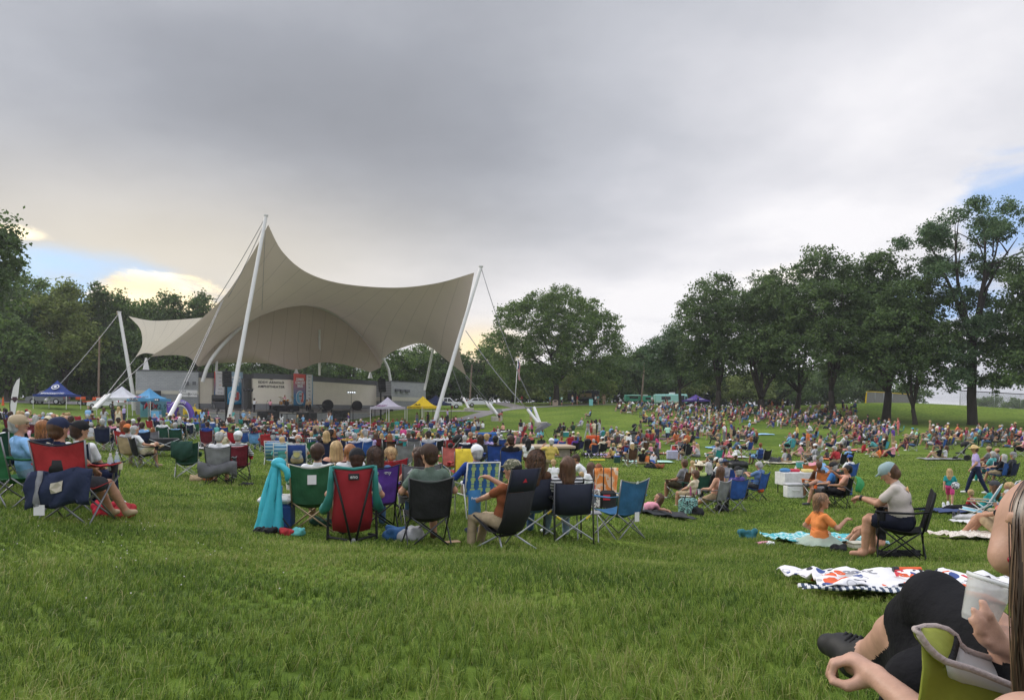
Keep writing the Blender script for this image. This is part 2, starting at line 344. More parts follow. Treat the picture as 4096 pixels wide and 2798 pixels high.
def ground_mat():
 m = bpy.data.materials.new('lawn_ground'); m.use_nodes = True; nt = m.node_tree; L = nt.links; b = nt.nodes['Principled BSDF']
 b.inputs['Roughness'].default_value = .95; b.inputs['Specular IOR Level'].default_value = .05
 tc = nd(nt, 'ShaderNodeTexCoord')
 def nz(sc, det=5): n = nd(nt, 'ShaderNodeTexNoise', i_Scale=sc, i_Detail=det); L.new(tc.outputs['Object'], n.inputs['Vector']); return n.outputs['Fac']
 r = nd(nt, 'ShaderNodeValToRGB'); L.new(nz(.16), r.inputs[0]); e = r.color_ramp.elements
 e[0].position = .3; e[0].color = (.084,.138,.024,1); e[1].position = .7; e[1].color = (.155,.21,.04,1)
 r2 = nd(nt, 'ShaderNodeValToRGB'); L.new(nz(3.5, 9), r2.inputs[0]); e = r2.color_ramp.elements
 e[0].position = .3; e[0].color = (.6,.62,.6,1); e[1].position = .72; e[1].color = (1.3,1.28,1.1,1)
 mx = nd(nt, 'ShaderNodeMix', data_type='RGBA', blend_type='MULTIPLY'); mx.inputs[0].default_value = 1; L.new(r.outputs[0], mx.inputs[6]); L.new(r2.outputs[0], mx.inputs[7])
 L.new(mx.outputs[2], b.inputs['Base Color'])
 bp = nd(nt, 'ShaderNodeBump', i_Strength=.9, i_Distance=.06); L.new(nz(9., 8), bp.inputs['Height']); L.new(bp.outputs[0], b.inputs['Normal'])
 return m
def ground():
 ys = np.concatenate([np.linspace(-30, 0, 7), np.linspace(.6, 30, 60), np.linspace(31, 130, 90), np.linspace(134, 430, 40), [700, 1400]])
 us = np.concatenate([np.linspace(-1.2, 1.2, 150)])
 P = []
 for y in ys:
  xs = us*(max(y, 14)*.95 + 6); z = terrain(xs, np.full_like(xs, y))
  P.append([(x, y, zz) for x, zz in zip(xs, z)])
 o = MB().grid([list(r) for r in P]).obj('ground', ground_mat(), smooth=True); tag(o, 'green mown park lawn sloping down to the stage', 'ground', kind='structure')
 me = o.data; me.flip_normals() if me.polygons[0].normal.z < 0 else None
ground()
def drape(name, label, mtl, P, kind='structure', lift=.03, sub=6):
 rows = []
 for k in range(len(P)-1):
  for t in range(sub):
   t /= sub; a = Vector(P[k][0]).lerp(P[k+1][0], t); b = Vector(P[k][1]).lerp(P[k+1][1], t)
   rows.append([a.lerp(b, s/6) for s in range(7)])
 rows.append([Vector(P[-1][0]).lerp(P[-1][1], s/6) for s in range(7)])
 mb = MB().grid([[(p.x, p.y, gz(p.x, p.y)+lift) for p in r] for r in rows]); o = mb.obj(name, mtl, smooth=True)
 if o.data.polygons[0].normal.z < 0: o.data.flip_normals()
 return tag(o, label, name.replace('_', ' '), kind=kind)
def pts2(*a): return [Vector(((x-CX)/F*y, y)) for x, y in a]
def path(name, label, m, mid, w, lift=.03):
 c = pts2(*mid); P = []
 for i, p in enumerate(c):
  t = (c[min(i+1, len(c)-1)] - c[max(i-1, 0)]).normalized(); n = Vector((-t.y, t.x))*w/2; P.append((p+n, p-n))
 return drape(name, label, m, P, lift=lift)
M_asph = mat('path_asphalt', (.20,.185,.185), rough=.95, var=.12, scale=3, bump=.2)
M_conc = mat('concrete', (.40,.37,.32), rough=.9, var=.14, scale=2.5, bump=.15, bscale=30)
M_tan = mat('plaza_concrete', (.40,.31,.22), rough=.9, var=.1, scale=1.2)
M_mulch = mat('mulch', (.055,.03,.025), rough=1, var=.4, scale=6, bump=.6)
path('drive', 'grey asphalt drive behind the left crowd', M_asph, [(-700,103),(-100,104),(300,106),(600,111),(760,118)], 7.)
path('path', 'curving grey park path from the plaza', M_asph, [(1700,96),(1800,97.5),(1880,101),(1945,107),(2010,112),(2100,116),(2220,120),(2330,123),(2480,127)], 3.0)
path('path', 'branch of the grey path across the far lawn', M_asph, [(1690,116),(1780,113.5),(1880,111.5),(1960,109)], 2.2, .034)
path('path', 'branch of the grey path climbing past the flagpole', M_asph, [(2090,116),(2050,124),(2020,134),(2000,146),(1990,156)], 3.0, .038)
drape('plaza', 'tan concrete plaza beside the right mast', M_tan, [pts2((1660,83),(1865,83)), pts2((1700,88),(1890,89)), pts2((1730,94),(1835,95))], lift=.05)
drape('mulch_bed', 'dark mulch ring under the spreading oak', M_mulch, [pts2((2090,128),(2420,126)), pts2((2100,133),(2420,131))], lift=.045)
def grass():
 m = bpy.data.materials.new('grass_blades'); m.use_nodes = True; nt = m.node_tree; L = nt.links; b = nt.nodes['Principled BSDF']
 a = nd(nt, 'ShaderNodeAttribute', attribute_name='tint'); r = nd(nt, 'ShaderNodeValToRGB'); L.new(a.outputs['Fac'], r.inputs[0]); e = r.color_ramp.elements
 for _ in range(3): e.new(.5)
 for q, (p, c) in zip(e, [(0., (.036,.072,.013)), (.35, (.10,.168,.024)), (.7, (.19,.27,.042)), (.93, (.29,.345,.075)), (1., (.36,.33,.15))]): q.position = p; q.color = (*c, 1)
 L.new(r.outputs[0], b.inputs['Base Color']); b.inputs['Roughness'].default_value = .55; b.inputs['Specular IOR Level'].default_value = .18
 t = nd(nt, 'ShaderNodeBsdfTranslucent'); L.new(r.outputs[0], t.inputs[0]); ms = nd(nt, 'ShaderNodeMixShader'); ms.inputs[0].default_value = .35
 L.new(b.outputs[0], ms.inputs[1]); L.new(t.outputs[0], ms.inputs[2]); L.new(ms.outputs[0], nt.nodes['Material Output'].inputs[0])
 XS, YS, Ws, Ls = [], [], [], []
 for y0, y1, den, w, ln in ((1.2, 4.5, 4200, .0034, .085), (4.5, 8, 3600, .0042, .082), (8, 13, 2000, .006, .075), (13, 20, 800, .010, .065), (20, 32, 300, .016, .055), (32, 50, 110, .026, .05)):
  n = int(.78*(y1*y1-y0*y0)*den + 2.0*(y1-y0)*den)
  y = np.sqrt(nrng.random(n)*(y1*y1-y0*y0)+y0*y0); x = (nrng.random(n)*2-1)*(.78*y+1.0)
  XS.append(x); YS.append(y); Ws.append(np.full(n, w)); Ls.append(np.full(n, ln))
 x, y, w, ln = map(np.concatenate, (XS, YS, Ws, Ls)); n = len(x)
 def lump(sc, ph): return np.sin(x*sc+ph)*np.cos(y*sc*.9+ph*2.1+np.sin(x*sc*.4)*1.7)
 cl = .5*lump(1.3, 1.) + .35*lump(3.7, 2.3) + .25*lump(9.1, .4)
 q = .11 + .00*y; gx = np.round(x/q)*q; gy = np.round(y/q)*q; jx = np.sin(gx*91.7+gy*37.1)*q*.4; jy = np.cos(gx*53.3+gy*71.9)*q*.4
 near = (y < 14); pull = np.where(near, .45, .2); x = x + (gx+jx-x)*pull; y = y + (gy+jy-y)*pull
 hcl = np.sin(gx*127.1+gy*311.7)*.5
 ln = ln*(1+.30*cl+.25*hcl)*(.55+.8*nrng.random(n)); w = w*(.7+.6*nrng.random(n))
 for bx, by, bw, bd in ((3600,5.5,.74,.6),(3275,12.9,.86,.62),(2625,17.3,.8,.55),(3890,13.6,.6,.45)):
  ln = np.where((np.abs(x-(bx-CX)/F*by) < bw) & (np.abs(y-by) < bd), ln*.22, ln)
 dry = np.zeros(n)
 for _ in range(46):
  py = nrng.uniform(4, 18); px = nrng.uniform(-.7, .72)*py; w2 = np.exp(-((x-px)/nrng.uniform(.25,.8))**2-((y-py)/nrng.uniform(.3,1.1))**2); ln = ln*(1-.5*w2); dry = np.maximum(dry, w2)
 th = nrng.random(n)*2*PI; wind = .9 + .7*np.sin(x*.5+y*.3); lean = (.2+.9*nrng.random(n)**1.3)*ln
 dx, dy = np.cos(th)*lean + ln*.18*np.cos(wind), np.sin(th)*lean + ln*.18*np.sin(wind); z = terrain(x, y)
 sa = nrng.random(n)*PI; sx, sy = np.cos(sa)*w*.5, np.sin(sa)*w*.5
 v = np.empty((n, 5, 3), np.float32)
 v[:,0] = np.stack([x-sx, y-sy, z-.01], 1); v[:,1] = np.stack([x+sx, y+sy, z-.01], 1)
 v[:,2] = np.stack([x+dx*.42+sx*.8, y+dy*.42+sy*.8, z+ln*.62], 1); v[:,3] = np.stack([x+dx*.42-sx*.8, y+dy*.42-sy*.8, z+ln*.62], 1)
 v[:,4] = np.stack([x+dx, y+dy, z+np.maximum(ln*.95-lean*.35, ln*.3)], 1)
 base = np.arange(n, dtype=np.int32)*5
 quad = base[:,None] + np.array([0,1,2,3], np.int32); tri = base[:,None] + np.array([3,2,4], np.int32)
 me = bpy.data.meshes.new('grass'); me.vertices.add(n*5); me.vertices.foreach_set('co', v.ravel())
 lp = np.concatenate([quad, tri], 1); me.loops.add(n*7); me.loops.foreach_set('vertex_index', lp.ravel()); me.polygons.add(n*2)
 st = np.stack([np.arange(n)*7, np.arange(n)*7+4], 1).astype(np.int32); me.polygons.foreach_set('loop_start', st.ravel())
 at_ = me.attributes.new('tint', 'FLOAT', 'FACE'); tn = np.clip(.46+.14*dry+.36*cl+.16*hcl+.25*nrng.standard_normal(n), 0, .985); tn = np.where(nrng.random(n) < .03, 1., tn); at_.data.foreach_set('value', np.repeat(tn, 2).astype(np.float32))
 me.materials.append(m); me.update(calc_edges=True)
 o = bpy.data.objects.new('grass', me); C.objects.link(o); tag(o, 'long green lawn grass covering the slope', 'grass', kind='stuff')
grass()
def leaf_mat(name, cols, tr=.35):
 m = bpy.data.materials.new(name); m.use_nodes = True; nt = m.node_tree; L = nt.links; b = nt.nodes['Principled BSDF']
 a = nd(nt, 'ShaderNodeAttribute', attribute_name='tint'); r = nd(nt, 'ShaderNodeValToRGB'); L.new(a.outputs['Fac'], r.inputs[0]); e = r.color_ramp.elements
 e.new(.5)
 for q, p, c in zip(e, (0, .5, 1), cols): q.position = p; q.color = (*c, 1)
 L.new(r.outputs[0], b.inputs['Base Color']); b.inputs['Roughness'].default_value = .55; b.inputs['Specular IOR Level'].default_value = .25
 t = nd(nt, 'ShaderNodeBsdfTranslucent'); L.new(r.outputs[0], t.inputs[0]); ms = nd(nt, 'ShaderNodeMixShader'); ms.inputs[0].default_value = tr
 L.new(b.outputs[0], ms.inputs[1]); L.new(t.outputs[0], ms.inputs[2]); L.new(ms.outputs[0], nt.nodes['Material Output'].inputs[0]); return m
ML_mid = leaf_mat('leaves_mid', [(.053,.096,.023), (.100,.170,.036), (.169,.244,.055)])
ML_dark = leaf_mat('leaves_dark', [(.046,.080,.026), (.085,.140,.042), (.138,.206,.058)])
ML_pale = leaf_mat('leaves_pale', [(.092,.133,.029), (.169,.221,.050), (.261,.295,.078)])
ML_cool = leaf_mat('leaves_cool', [(.046,.085,.039), (.088,.155,.065), (.153,.229,.097)])
M_bark = mat('bark', (.055,.045,.038), rough=.95, var=.35, scale=3, bump=.8, bscale=10, stretch=(1,1,.25))
def leaves(name, lobes, n, m, size=.34, r=None, hole=.25, droop=.0):
 """lobes: (x,y,z,rx,ry,rz). Leaf faces gathered in sprays on and inside each lobe."""
 r = r or np.random.default_rng(len(lobes)*7+n)
 lb = np.array(lobes, float); area = (lb[:,3]*lb[:,4] + lb[:,4]*lb[:,5] + lb[:,3]*lb[:,5]); k = 34
 nc = max(4, n//k); w = r.choice(len(lb), nc, p=area/area.sum())
 d = r.standard_normal((nc, 3)); d /= np.linalg.norm(d, axis=1)[:,None]; d[:,2] = np.where(d[:,2] < -.55, -d[:,2], d[:,2])
 rad = np.where(r.random(nc) < .8, .78+.27*r.random(nc), .3+.5*r.random(nc))
 cc = lb[w,:3] + d*lb[w,3:6]*rad[:,None]
 keep = (np.sin(cc[:,0]*1.1+2)*np.sin(cc[:,1]*.9+1)*np.sin(cc[:,2]*1.3) > -.55+hole*.4*r.random(nc)); cc, d = cc[keep], d[keep]; nc = len(cc)
 cl = r.random(nc); sr = (.45+.55*r.random(nc))*size*2.6
 tot = nc*k; c = np.repeat(cc, k, 0); dd = np.repeat(d, k, 0)
 off = r.standard_normal((tot, 3))*np.repeat(sr, k)[:,None]*np.array([.55,.55,.38]); off[:,2] -= droop*np.abs(off[:,0]+off[:,1])
 p = c + off
 nrm = dd*.5 + r.standard_normal((tot, 3))*.75; nrm[:,2] += .45; nrm /= np.linalg.norm(nrm, axis=1)[:,None]
 ref = r.standard_normal((tot, 3)); a = np.cross(nrm, ref); a /= np.linalg.norm(a, axis=1)[:,None]; b = np.cross(nrm, a)
 s = (size*(.55+.7*r.random(tot)))[:,None]
 v = np.stack([p-a*s*.5, p-b*s*.32, p+a*s*.55, p+b*s*.30], 1).astype(np.float32)
 me = bpy.data.meshes.new(name); me.vertices.add(tot*4); me.vertices.foreach_set('co', v.ravel()); me.loops.add(tot*4)
 me.loops.foreach_set('vertex_index', np.arange(tot*4, dtype=np.int32)); me.polygons.add(tot); me.polygons.foreach_set('loop_start', np.arange(0, tot*4, 4, dtype=np.int32))
 t = me.attributes.new('tint', 'FLOAT', 'FACE'); t.data.foreach_set('value', np.clip(np.repeat(cl, k)*.6+.2+.18*r.standard_normal(tot), 0, 1).astype(np.float32))
 me.materials.append(m); me.update(calc_edges=True); return me
def limbs(mb, base, fork, r0, tips, seed=1, bend=.12):
 rr = random.Random(seed); base = Vector(base); fork = Vector(fork)
 mb.tube([base-V(0,0,.4), base+V(0,0,.25), base.lerp(fork,.35)+V(rr.uniform(-1,1),0,0)*bend*r0*2, base.lerp(fork,.7), fork], [r0*1.45, r0*1.12, r0, r0*.9, r0*.8], 10)
 for t in tips:
  t = Vector(t); m1 = fork.lerp(t, .4)+V(rr.uniform(-.6,.6), rr.uniform(-.6,.6), .12*(t-fork).length); L = (t-fork).length
  mb.tube([fork-(t-fork)*.04, fork.lerp(m1,.5), m1, m1.lerp(t,.5)+V(rr.uniform(-.4,.4),0,rr.uniform(-.2,.5)), t], [r0*.55, r0*.48, r0*.36, r0*.22, r0*.07], 7)
  for _ in range(3):
   a = m1.lerp(t, rr.random()*.7); e = a+V(rr.uniform(-1,1), rr.uniform(-1,1), rr.uniform(0,.9))*L*.3
   mb.tube([a, a.lerp(e,.5)+V(0,0,.15), e], [r0*.2, r0*.13, r0*.04], 5)
def tree(name, label, loc, lobes, n, lm, r0, fork, tips, size=.34, seed=1, group=None, hole=.25, droop=0.):
 t = thing(name, label, 'tree', loc, group=group); me = leaves('crown', lobes, n, lm, size, np.random.default_rng(seed), hole, droop)
 c = bpy.data.objects.new('crown', me); C.objects.link(c); c.parent = t
 mb = MB(); limbs(mb, (0,0,0), fork, r0, tips, seed); mb.obj('trunk', M_bark, t, smooth=True); return t
def lobeset(h0, h1, w, seed, n=14, d=None, taper=.6):
 """a crown from h0 to h1, half width w: overlapping uneven lobes"""
 rr = random.Random(seed); out = []; d = d or w; H = h1-h0
 for i in range(n):
  f = (i+.5)/n; z = h0 + H*(.08+.84*f); ww = w*1.15*math.sqrt(max(.1, 1-((f-.36)/.7)**2)); a = rr.uniform(0, 2*PI)
  q = rr.uniform(.35, .75); s = rr.uniform(.75, 1.2)
  out.append((math.cos(a)*ww*q, math.sin(a)*ww*q*d/w*.8, z, ww*.56*s, ww*.5*s*d/w, H*.16*s+.5))
 out.append((0, 0, h0+H*.42, w*.8, d*.6, H*.38)); out.append((rr.uniform(-.15,.15)*w, 0, h1-H*.12, w*.34, d*.34, H*.13))
 return out
def ptree(name, label, x, Y, top, half, bottom, lm, seed, n=16000, r0=.35, group=None, size=.34, nl=14, hole=.25, zb=None, forkf=.75, droop=0.):
 """tree whose crown spans photo columns x±half, rows top..bottom, at depth Y"""
 p = on(x, Y); s = Y/F; h1 = (HY-top)*s - p.z; h0 = (HY-bottom)*s - p.z; w = half*s
 lb = lobeset(h0, h1, w, seed, nl); rr = random.Random(seed); fz = max(h0*forkf, 1.6)
 tips = [(l[0]*.9, l[1]*.9, l[2]) for l in rr.sample(lb, min(7, len(lb)))]
 return tree(name, label, p, lb, n, lm, r0, (rr.uniform(-.3,.3), 0, fz), tips, size, seed, group, hole, droop)
G_L = 'trees behind the stage and drive'; G_R = 'trees of the right grove'
p = on(2226, 127); s = 127/F; rr = random.Random(5); lb = []
for cx, cz, rx, rz in ((1990,1395,70,70),(2060,1290,85,75),(2150,1235,80,60),(2245,1215,85,52),(2330,1250,85,62),(2410,1320,75,70),(2440,1420,70,75),(2380,1490,70,55),(2290,1430,90,85),(2190,1390,100,90),(2090,1410,85,80),(2010,1470,70,55),(2120,1500,70,45),(2320,1340,80,70),(2200,1300,90,60),(2460,1500,55,45),(2240,1490,80,40),(2060,1530,70,35),(2350,1540,75,35),(2180,1520,70,30)):
 for dy in (rr.uniform(-6,-2), rr.uniform(2,6)):
  lb.append(((cx-2226)*s, dy, (HY-cz)*s-p.z, rx*s*.92, rx*s*.8, rz*s*.92))
oak = tree('oak_tree', 'broad round-crowned oak standing alone beside the path and memorial stone', p, lb, 82000, ML_mid, .55, (0,0,3.4), [(-7.5,0,10),(-3.5,2,13),(1,-2,14),(5.5,0,11),(8,2,9),(-5,-3,8.5),(3,3,12)], .36, 3, hole=.15)
ptree('grove_tree', 'tall grove tree with three dark stems behind the purple tent', 2870, 104, 1108, 165, 1535, ML_dark, 21, 34000, .42, G_R)
ptree('grove_tree', 'leaning forked grove tree right of the purple tent', 3040, 101, 1106, 150, 1540, ML_dark, 22, 32000, .5, G_R, forkf=.5)
ptree('grove_tree', 'low arching tree with drooping sprays at the left end of the grove', 2720, 112, 1310, 135, 1530, ML_cool, 23, 18000, .25, G_R, droop=.3)
ptree('grove_tree', 'wide grove tree with thin bare twigs on top, trunk before the mound', 3330, 94, 1035, 255, 1525, ML_dark, 24, 52000, .42, G_R, nl=22)
ptree('grove_tree', 'twin-trunked grove tree in front of the ballpark fence', 3545, 92, 1015, 185, 1530, ML_dark, 25, 40000, .5, G_R, nl=18)
ptree('grove_tree', 'slim tree with low hanging branches between the twin trunks and the big trunk', 3660, 86, 1120, 175, 1570, ML_dark, 26, 30000, .26, G_R, forkf=.5, droop=.25)
ptree('grove_tree', 'dark grove tree low on the slope left of the mound', 3190, 106, 1150, 190, 1550, ML_dark, 29, 30000, .36, G_R)
ptree('grove_tree', 'dense dark tree at the right edge of the grove', 4140, 80, 1030, 200, 1560, ML_dark, 27, 34000, .5, G_R)
p = on(3890, 85); s = 85/F; lb = []; rr = random.Random(9)
for cx, cz, rx, rz in ((3720,960,75,70),(3660,955,45,40),(3810,880,60,55),(3850,960,80,70),(3760,1060,80,50),(3930,880,42,60),(3985,940,60,70),(4050,900,45,55),(4085,980,50,60),(3900,1060,60,60),(4010,1080,70,60),(3820,1190,60,50),(3700,1110,45,40),(3950,1200,70,60),(3860,1330,90,70),(3780,1430,70,60),(3960,1400,80,70),(4040,1300,80,80),(3750,1540,60,70),(3830,1500,60,40),(3960,1530,70,35),(4060,1520,70,40),(4110,1120,60,70)):
 for _ in range(2): lb.append(((cx-3890)*s, rr.uniform(-4.5,4.5), (HY-cz)*s-p.z, rx*s*.8, rx*s*.8, rz*s*.8))
tree('tall_tree', 'tallest airy tree of the grove on the thickest trunk at far right', p, lb, 52000, ML_cool, .5, (0,0,9.5), [((x-3890)*s, 0, (HY-y)*s-p.z) for x, y in ((3720,980),(3820,900),(3930,860),(4000,930),(4070,950),(3760,1080),(4030,1280),(3790,1450))], .30, 31, G_R, hole=.5)
for i, (x, Y, top, half, lab, lm) in enumerate(((2560,150,1410,110,'dark rounded tree between the oak and the tall pole',ML_dark),(2690,158,1425,90,'dark tree just right of the tall wooden pole',ML_dark),(2470,165,1425,90,'mid green tree right behind the oak',ML_mid),
 (2790,170,1460,110,'pale bushy tree behind the mint food truck',ML_pale),(2980,165,1500,110,'pale bushy tree behind the purple tent',ML_pale),(3150,168,1480,120,'mid green tree deep behind the grove',ML_mid),(3310,160,1460,110,'dark tree deep behind the grove trunks',ML_dark),(3460,170,1480,110,'dark green tree behind the yellow foul pole',ML_dark),
 (3960,300,1590,60,'small rounded tree far beyond the ballpark fence',ML_mid),(4070,290,1600,55,'farthest small tree beyond the fence at the right edge',ML_mid),
 (2340,140,1500,95,'pale green young tree behind the dark food truck',ML_pale),(2050,150,1470,90,'light green tree behind the flagpole',ML_pale),(2150,156,1460,80,'mid green tree behind the oak trunk',ML_mid))):
 ptree('background_tree', lab, x, Y, top, half, min(1600, top+150) if Y < 250 else 1634, lm, 60+i, 13000 if Y < 250 else 5000, .3, 'trees behind the lawn', size=.55)
for i, (x, Y, top, half, bot, lab, lm, n) in enumerate((
 (-150,74,800,190,1250,'big tree reaching in at the left edge of the frame',ML_dark,16000),
 (40,112,1075,120,1500,'tall dark tree at the far left above the white feather flag',ML_dark,18000),
 (150,122,1125,130,1450,'tall mid green tree behind the pale sycamore',ML_mid,16000),
 (255,114,1160,125,1490,'pale green sycamore standing out above the blue tent',ML_pale,24000),
 (395,120,1165,85,1500,'dark narrow tree between the sycamore and the orange utility cart',ML_dark,15000),
 (490,124,1200,80,1500,'mid green tree behind the left rear mast',ML_mid,13000),
 (600,128,1205,85,1500,'green tree above the cream side sail',ML_mid,13000),
 (690,126,1185,75,1480,'round-topped tree left of the two above the sail',ML_dark,13000),
 (790,128,1190,80,1480,'round-topped tree beside the canopy edge',ML_dark,13000),
 (30,104,1300,110,1580,'low leafy tree behind the feather flag',ML_mid,12000),
 (330,118,1330,110,1570,'low dark tree behind the blue tent',ML_dark,12000),
 (470,118,1330,100,1580,'low dark tree behind the orange utility cart',ML_dark,12000),
 (640,122,1330,100,1560,'low mid green tree over the left end of the stage wall',ML_mid,12000),
 (860,140,1330,130,1580,'tree showing under the canopy over the left stage wall',ML_mid,12000),
 (1050,146,1340,130,1600,'tree showing under the canopy above the sign wall',ML_dark,12000),
 (1240,152,1340,130,1600,'tree showing under the middle of the canopy',ML_dark,12000),
 (1400,156,1345,120,1600,'tree above the right half of the stage wall',ML_mid,12000),
 (1560,150,1370,110,1600,'tree framed by the right arch foot',ML_mid,13000),
 (1680,154,1385,100,1600,'green tree left of the right mast',ML_mid,12000),
 (1800,150,1400,100,1590,'dark tree between the right mast and the wooden pole',ML_dark,12000),
 (1920,152,1392,95,1590,'mid green tree left of the oak under the guy cables',ML_mid,12000))):
 ptree('woodland_tree', lab, x, Y, top, half, bot, lm, 100+i, n, .35, G_L, size=.48, forkf=.5)
def undergrowth():
 r = np.random.default_rng(4); lb = []
 for x in range(-900, 5200, 42):
  Y = 128 if x < 700 else (160 if x < 2400 else (172 if x < 3350 else 120 if x > 4300 else 182));
  if 3700 < x <= 4300: continue
  for lift in (1.2, 3.6, 6.0):
   if lift > 5 and x > 2400: continue
   q = on(x, Y + r.uniform(-3, 6)); lb.append((q.x, q.y, q.z+lift, 2.6*r.uniform(.8,1.3), 1.8, 1.9*r.uniform(.7,1.3)))
 me = leaves('undergrowth', lb, 150000, ML_dark, .75, r, .1); o = bpy.data.objects.new('undergrowth', me); C.objects.link(o)
 tag(o, 'dark leafy undergrowth along the foot of the wood', 'undergrowth', kind='stuff')
undergrowth()
def brick_mat(name, c1, c2, mort, sx=.41, sy=.205):
 m = bpy.data.materials.new(name); m.use_nodes = True; nt = m.node_tree; L = nt.links; b = nt.nodes['Principled BSDF']; b.inputs['Roughness'].default_value = .92
 tc = nd(nt, 'ShaderNodeTexCoord'); sp = nd(nt, 'ShaderNodeSeparateXYZ'); cb = nd(nt, 'ShaderNodeCombineXYZ'); L.new(tc.outputs['Object'], sp.inputs[0]); L.new(sp.outputs[0], cb.inputs[0]); L.new(sp.outputs[2], cb.inputs[1])
 br = nd(nt, 'ShaderNodeTexBrick', i_Scale=1.); L.new(cb.outputs[0], br.inputs['Vector'])
 br.inputs['Color1'].default_value = (*c1,1); br.inputs['Color2'].default_value = (*c2,1); br.inputs['Mortar'].default_value = (*mort,1)
 br.inputs['Mortar Size'].default_value = .012; br.inputs['Brick Width'].default_value = sx; br.inputs['Row Height'].default_value = sy
 n = nd(nt, 'ShaderNodeTexNoise', i_Scale=.7, i_Detail=6.); L.new(tc.outputs['Object'], n.inputs['Vector'])
 mr = nd(nt, 'ShaderNodeMapRange'); mr.inputs[3].default_value = .82; mr.inputs[4].default_value = 1.16; L.new(n.outputs['Fac'], mr.inputs[0])
 mx = nd(nt, 'ShaderNodeMix', data_type='RGBA', blend_type='MULTIPLY'); mx.inputs[0].default_value = 1; L.new(br.outputs['Color'], mx.inputs[6]); L.new(mr.outputs[0], mx.inputs[7]); L.new(mx.outputs[2], b.inputs['Base Color'])
 return m
M_blk = brick_mat('grey_block', (.29,.295,.30), (.33,.335,.34), (.23,.23,.235))
M_blk2 = brick_mat('dark_block', (.22,.225,.23), (.25,.255,.26), (.17,.17,.175))
M_cream = mat('cream_wall', (.74,.68,.56), rough=.9, var=.06, scale=.8)
M_cream2 = mat('cream_band', (.47,.44,.37), rough=.9, var=.06)
M_dk = mat('dark_trim', (.11,.112,.118), rough=.8, var=.1)
M_blackmetal = mat('black_metal', (.012,.012,.013), rough=.5, var=.1)
M_white = mat('white_paint', (.62,.61,.59), rough=.45, var=.05, scale=2)
M_steel = mat('galvanised', (.34,.35,.36), rough=.45, metal=.5, var=.15)
M_glossblack = mat('black_plastic', (.014,.014,.015), rough=.4, var=.1)
M_ink = mat('black_lettering', (.012,.012,.013), rough=.6, var=0)
M_inkw = mat('white_lettering', (.75,.75,.75), rough=.6, var=0)
ZT = 5.26
def col_at(x, Y): return Vector(((x-CX)/F*Y, Y, 0))
def wall(parent, name, a, b, z0, z1, m, th=.4, proud=0.):
 """thick wall from a to b (plan points), front face to the viewer; local X runs along it"""
 a = Vector((a.x, a.y, 0)); b = Vector((b.x, b.y, 0)); d = (b-a); L = d.length; d.normalize(); n = Vector((d.y, -d.x, 0))
 if n.y > 0: n = -n
 mb = MB().box((L/2, (th/2-proud), (z0+z1)/2), (L, th, z1-z0), 0)
 o = mb.obj(name, m, parent); M = Matrix((d, -n, Vector((0,0,1)))).transposed().to_4x4(); M.translation = a; o.matrix_basis = M
 return o, M
bld = thing('amphitheater', 'grey block amphitheater stage house with cream back walls and lettered sign wall', 'stage building', (0,0,0))
P_ = {k: col_at(*v) for k, v in dict(wl0=(545,90), wl1=(794,93.3), c0=(800,95.2), c1=(872,98), c2=(1010,101), s0=(1013,98.2), s1=(1166,101.8), e0=(1172,103.5), e1=(1290,109), e2=(1519,124), r0=(1565,121), r1=(1703,128)).items()}
wing, MW = wall(bld, 'wall', P_['wl0'], P_['wl1'], -2.2, 2.28, M_blk2, 7.5)
wall(bld, 'wall', P_['wl0'], P_['wl1'], 2.283, 2.70, M_cream2, 7.5, .03); wall(bld, 'wall', P_['wl0'], P_['wl1'], 2.703, ZT-.16, M_blk, 7.5)
wall(bld, 'parapet', P_['wl0'], P_['wl1'], ZT-.157, ZT, M_dk, 7.5, .06)
for a, b in (('c0','c1'),('c1','c2'),('s0','s1'),('e0','e1'),('e1','e2')):
 wall(bld, 'wall', P_[a], P_[b], 1.15, ZT-.72, M_cream, .5); wall(bld, 'wall', P_[a], P_[b], -.6, 1.147, M_blk2, .5, .02)
 wall(bld, 'parapet', P_[a], P_[b], ZT-.717, ZT, M_dk, .7, .10)
wall(bld, 'pier', P_['c2']+V(.0,-3.2,0), P_['c2']+V(.3,.1,0), -.6, ZT-.72, M_dk, .35)
wall(bld, 'wall', P_['r0'], P_['r1'], -2.2, 1.9, M_blk2, 7.); wall(bld, 'wall', P_['r0'], P_['r1'], 1.903, 2.55, M_cream2, 7., .03); wall(bld, 'wall', P_['r0'], P_['r1'], 2.553, ZT-.2, M_blk, 7.)
wall(bld, 'parapet', P_['r0'], P_['r1'], ZT-.197, ZT-.03, M_dk, 7., .06)
def on_wall(M, x, Y, y): # local coords of a photo point on a wall
 return M.inverted() @ at(x, y, Y)
for wx in (550+167, 747, 777):
 q = at(wx, 1532, 92.6); MB().box((0,-.12,0),(.42,.34,.42)).obj('wall_light', M_dk, bld, loc=q).rotation_euler = (0,0,.45)
for wx, Y, y in ((1558,122,1558),(1587,121.9,1560),(1607,123,1562),(1627,124,1563)):
 MB().box((0,-.2,0),(.8,.4,.42)).obj('wall_light', M_dk, bld, loc=at(wx, y, Y)).rotation_euler = (0,0,.7)
for wx, Y, y0, y1, w in ((628,90.75,1562,1590,.9),(1552,120.6,1583,1650,1.3),(1552,119.9,1636,1672,1.8)):
 q = at(wx, (y0+y1)/2, Y); MB().box((0,0,0),(w,.12,(y1-y0)/F*Y)).obj('door', M_blackmetal, bld, loc=q).rotation_euler = (0,0,.45 if wx < 1000 else .6)
fl = [(840,85.5),(1000,89.5),(1150,95),(1290,101),(1430,106),(1535,112)]; bk = [P_['c0'],P_['c2'],P_['s1'],P_['e1'],P_['e2'],P_['r0']]
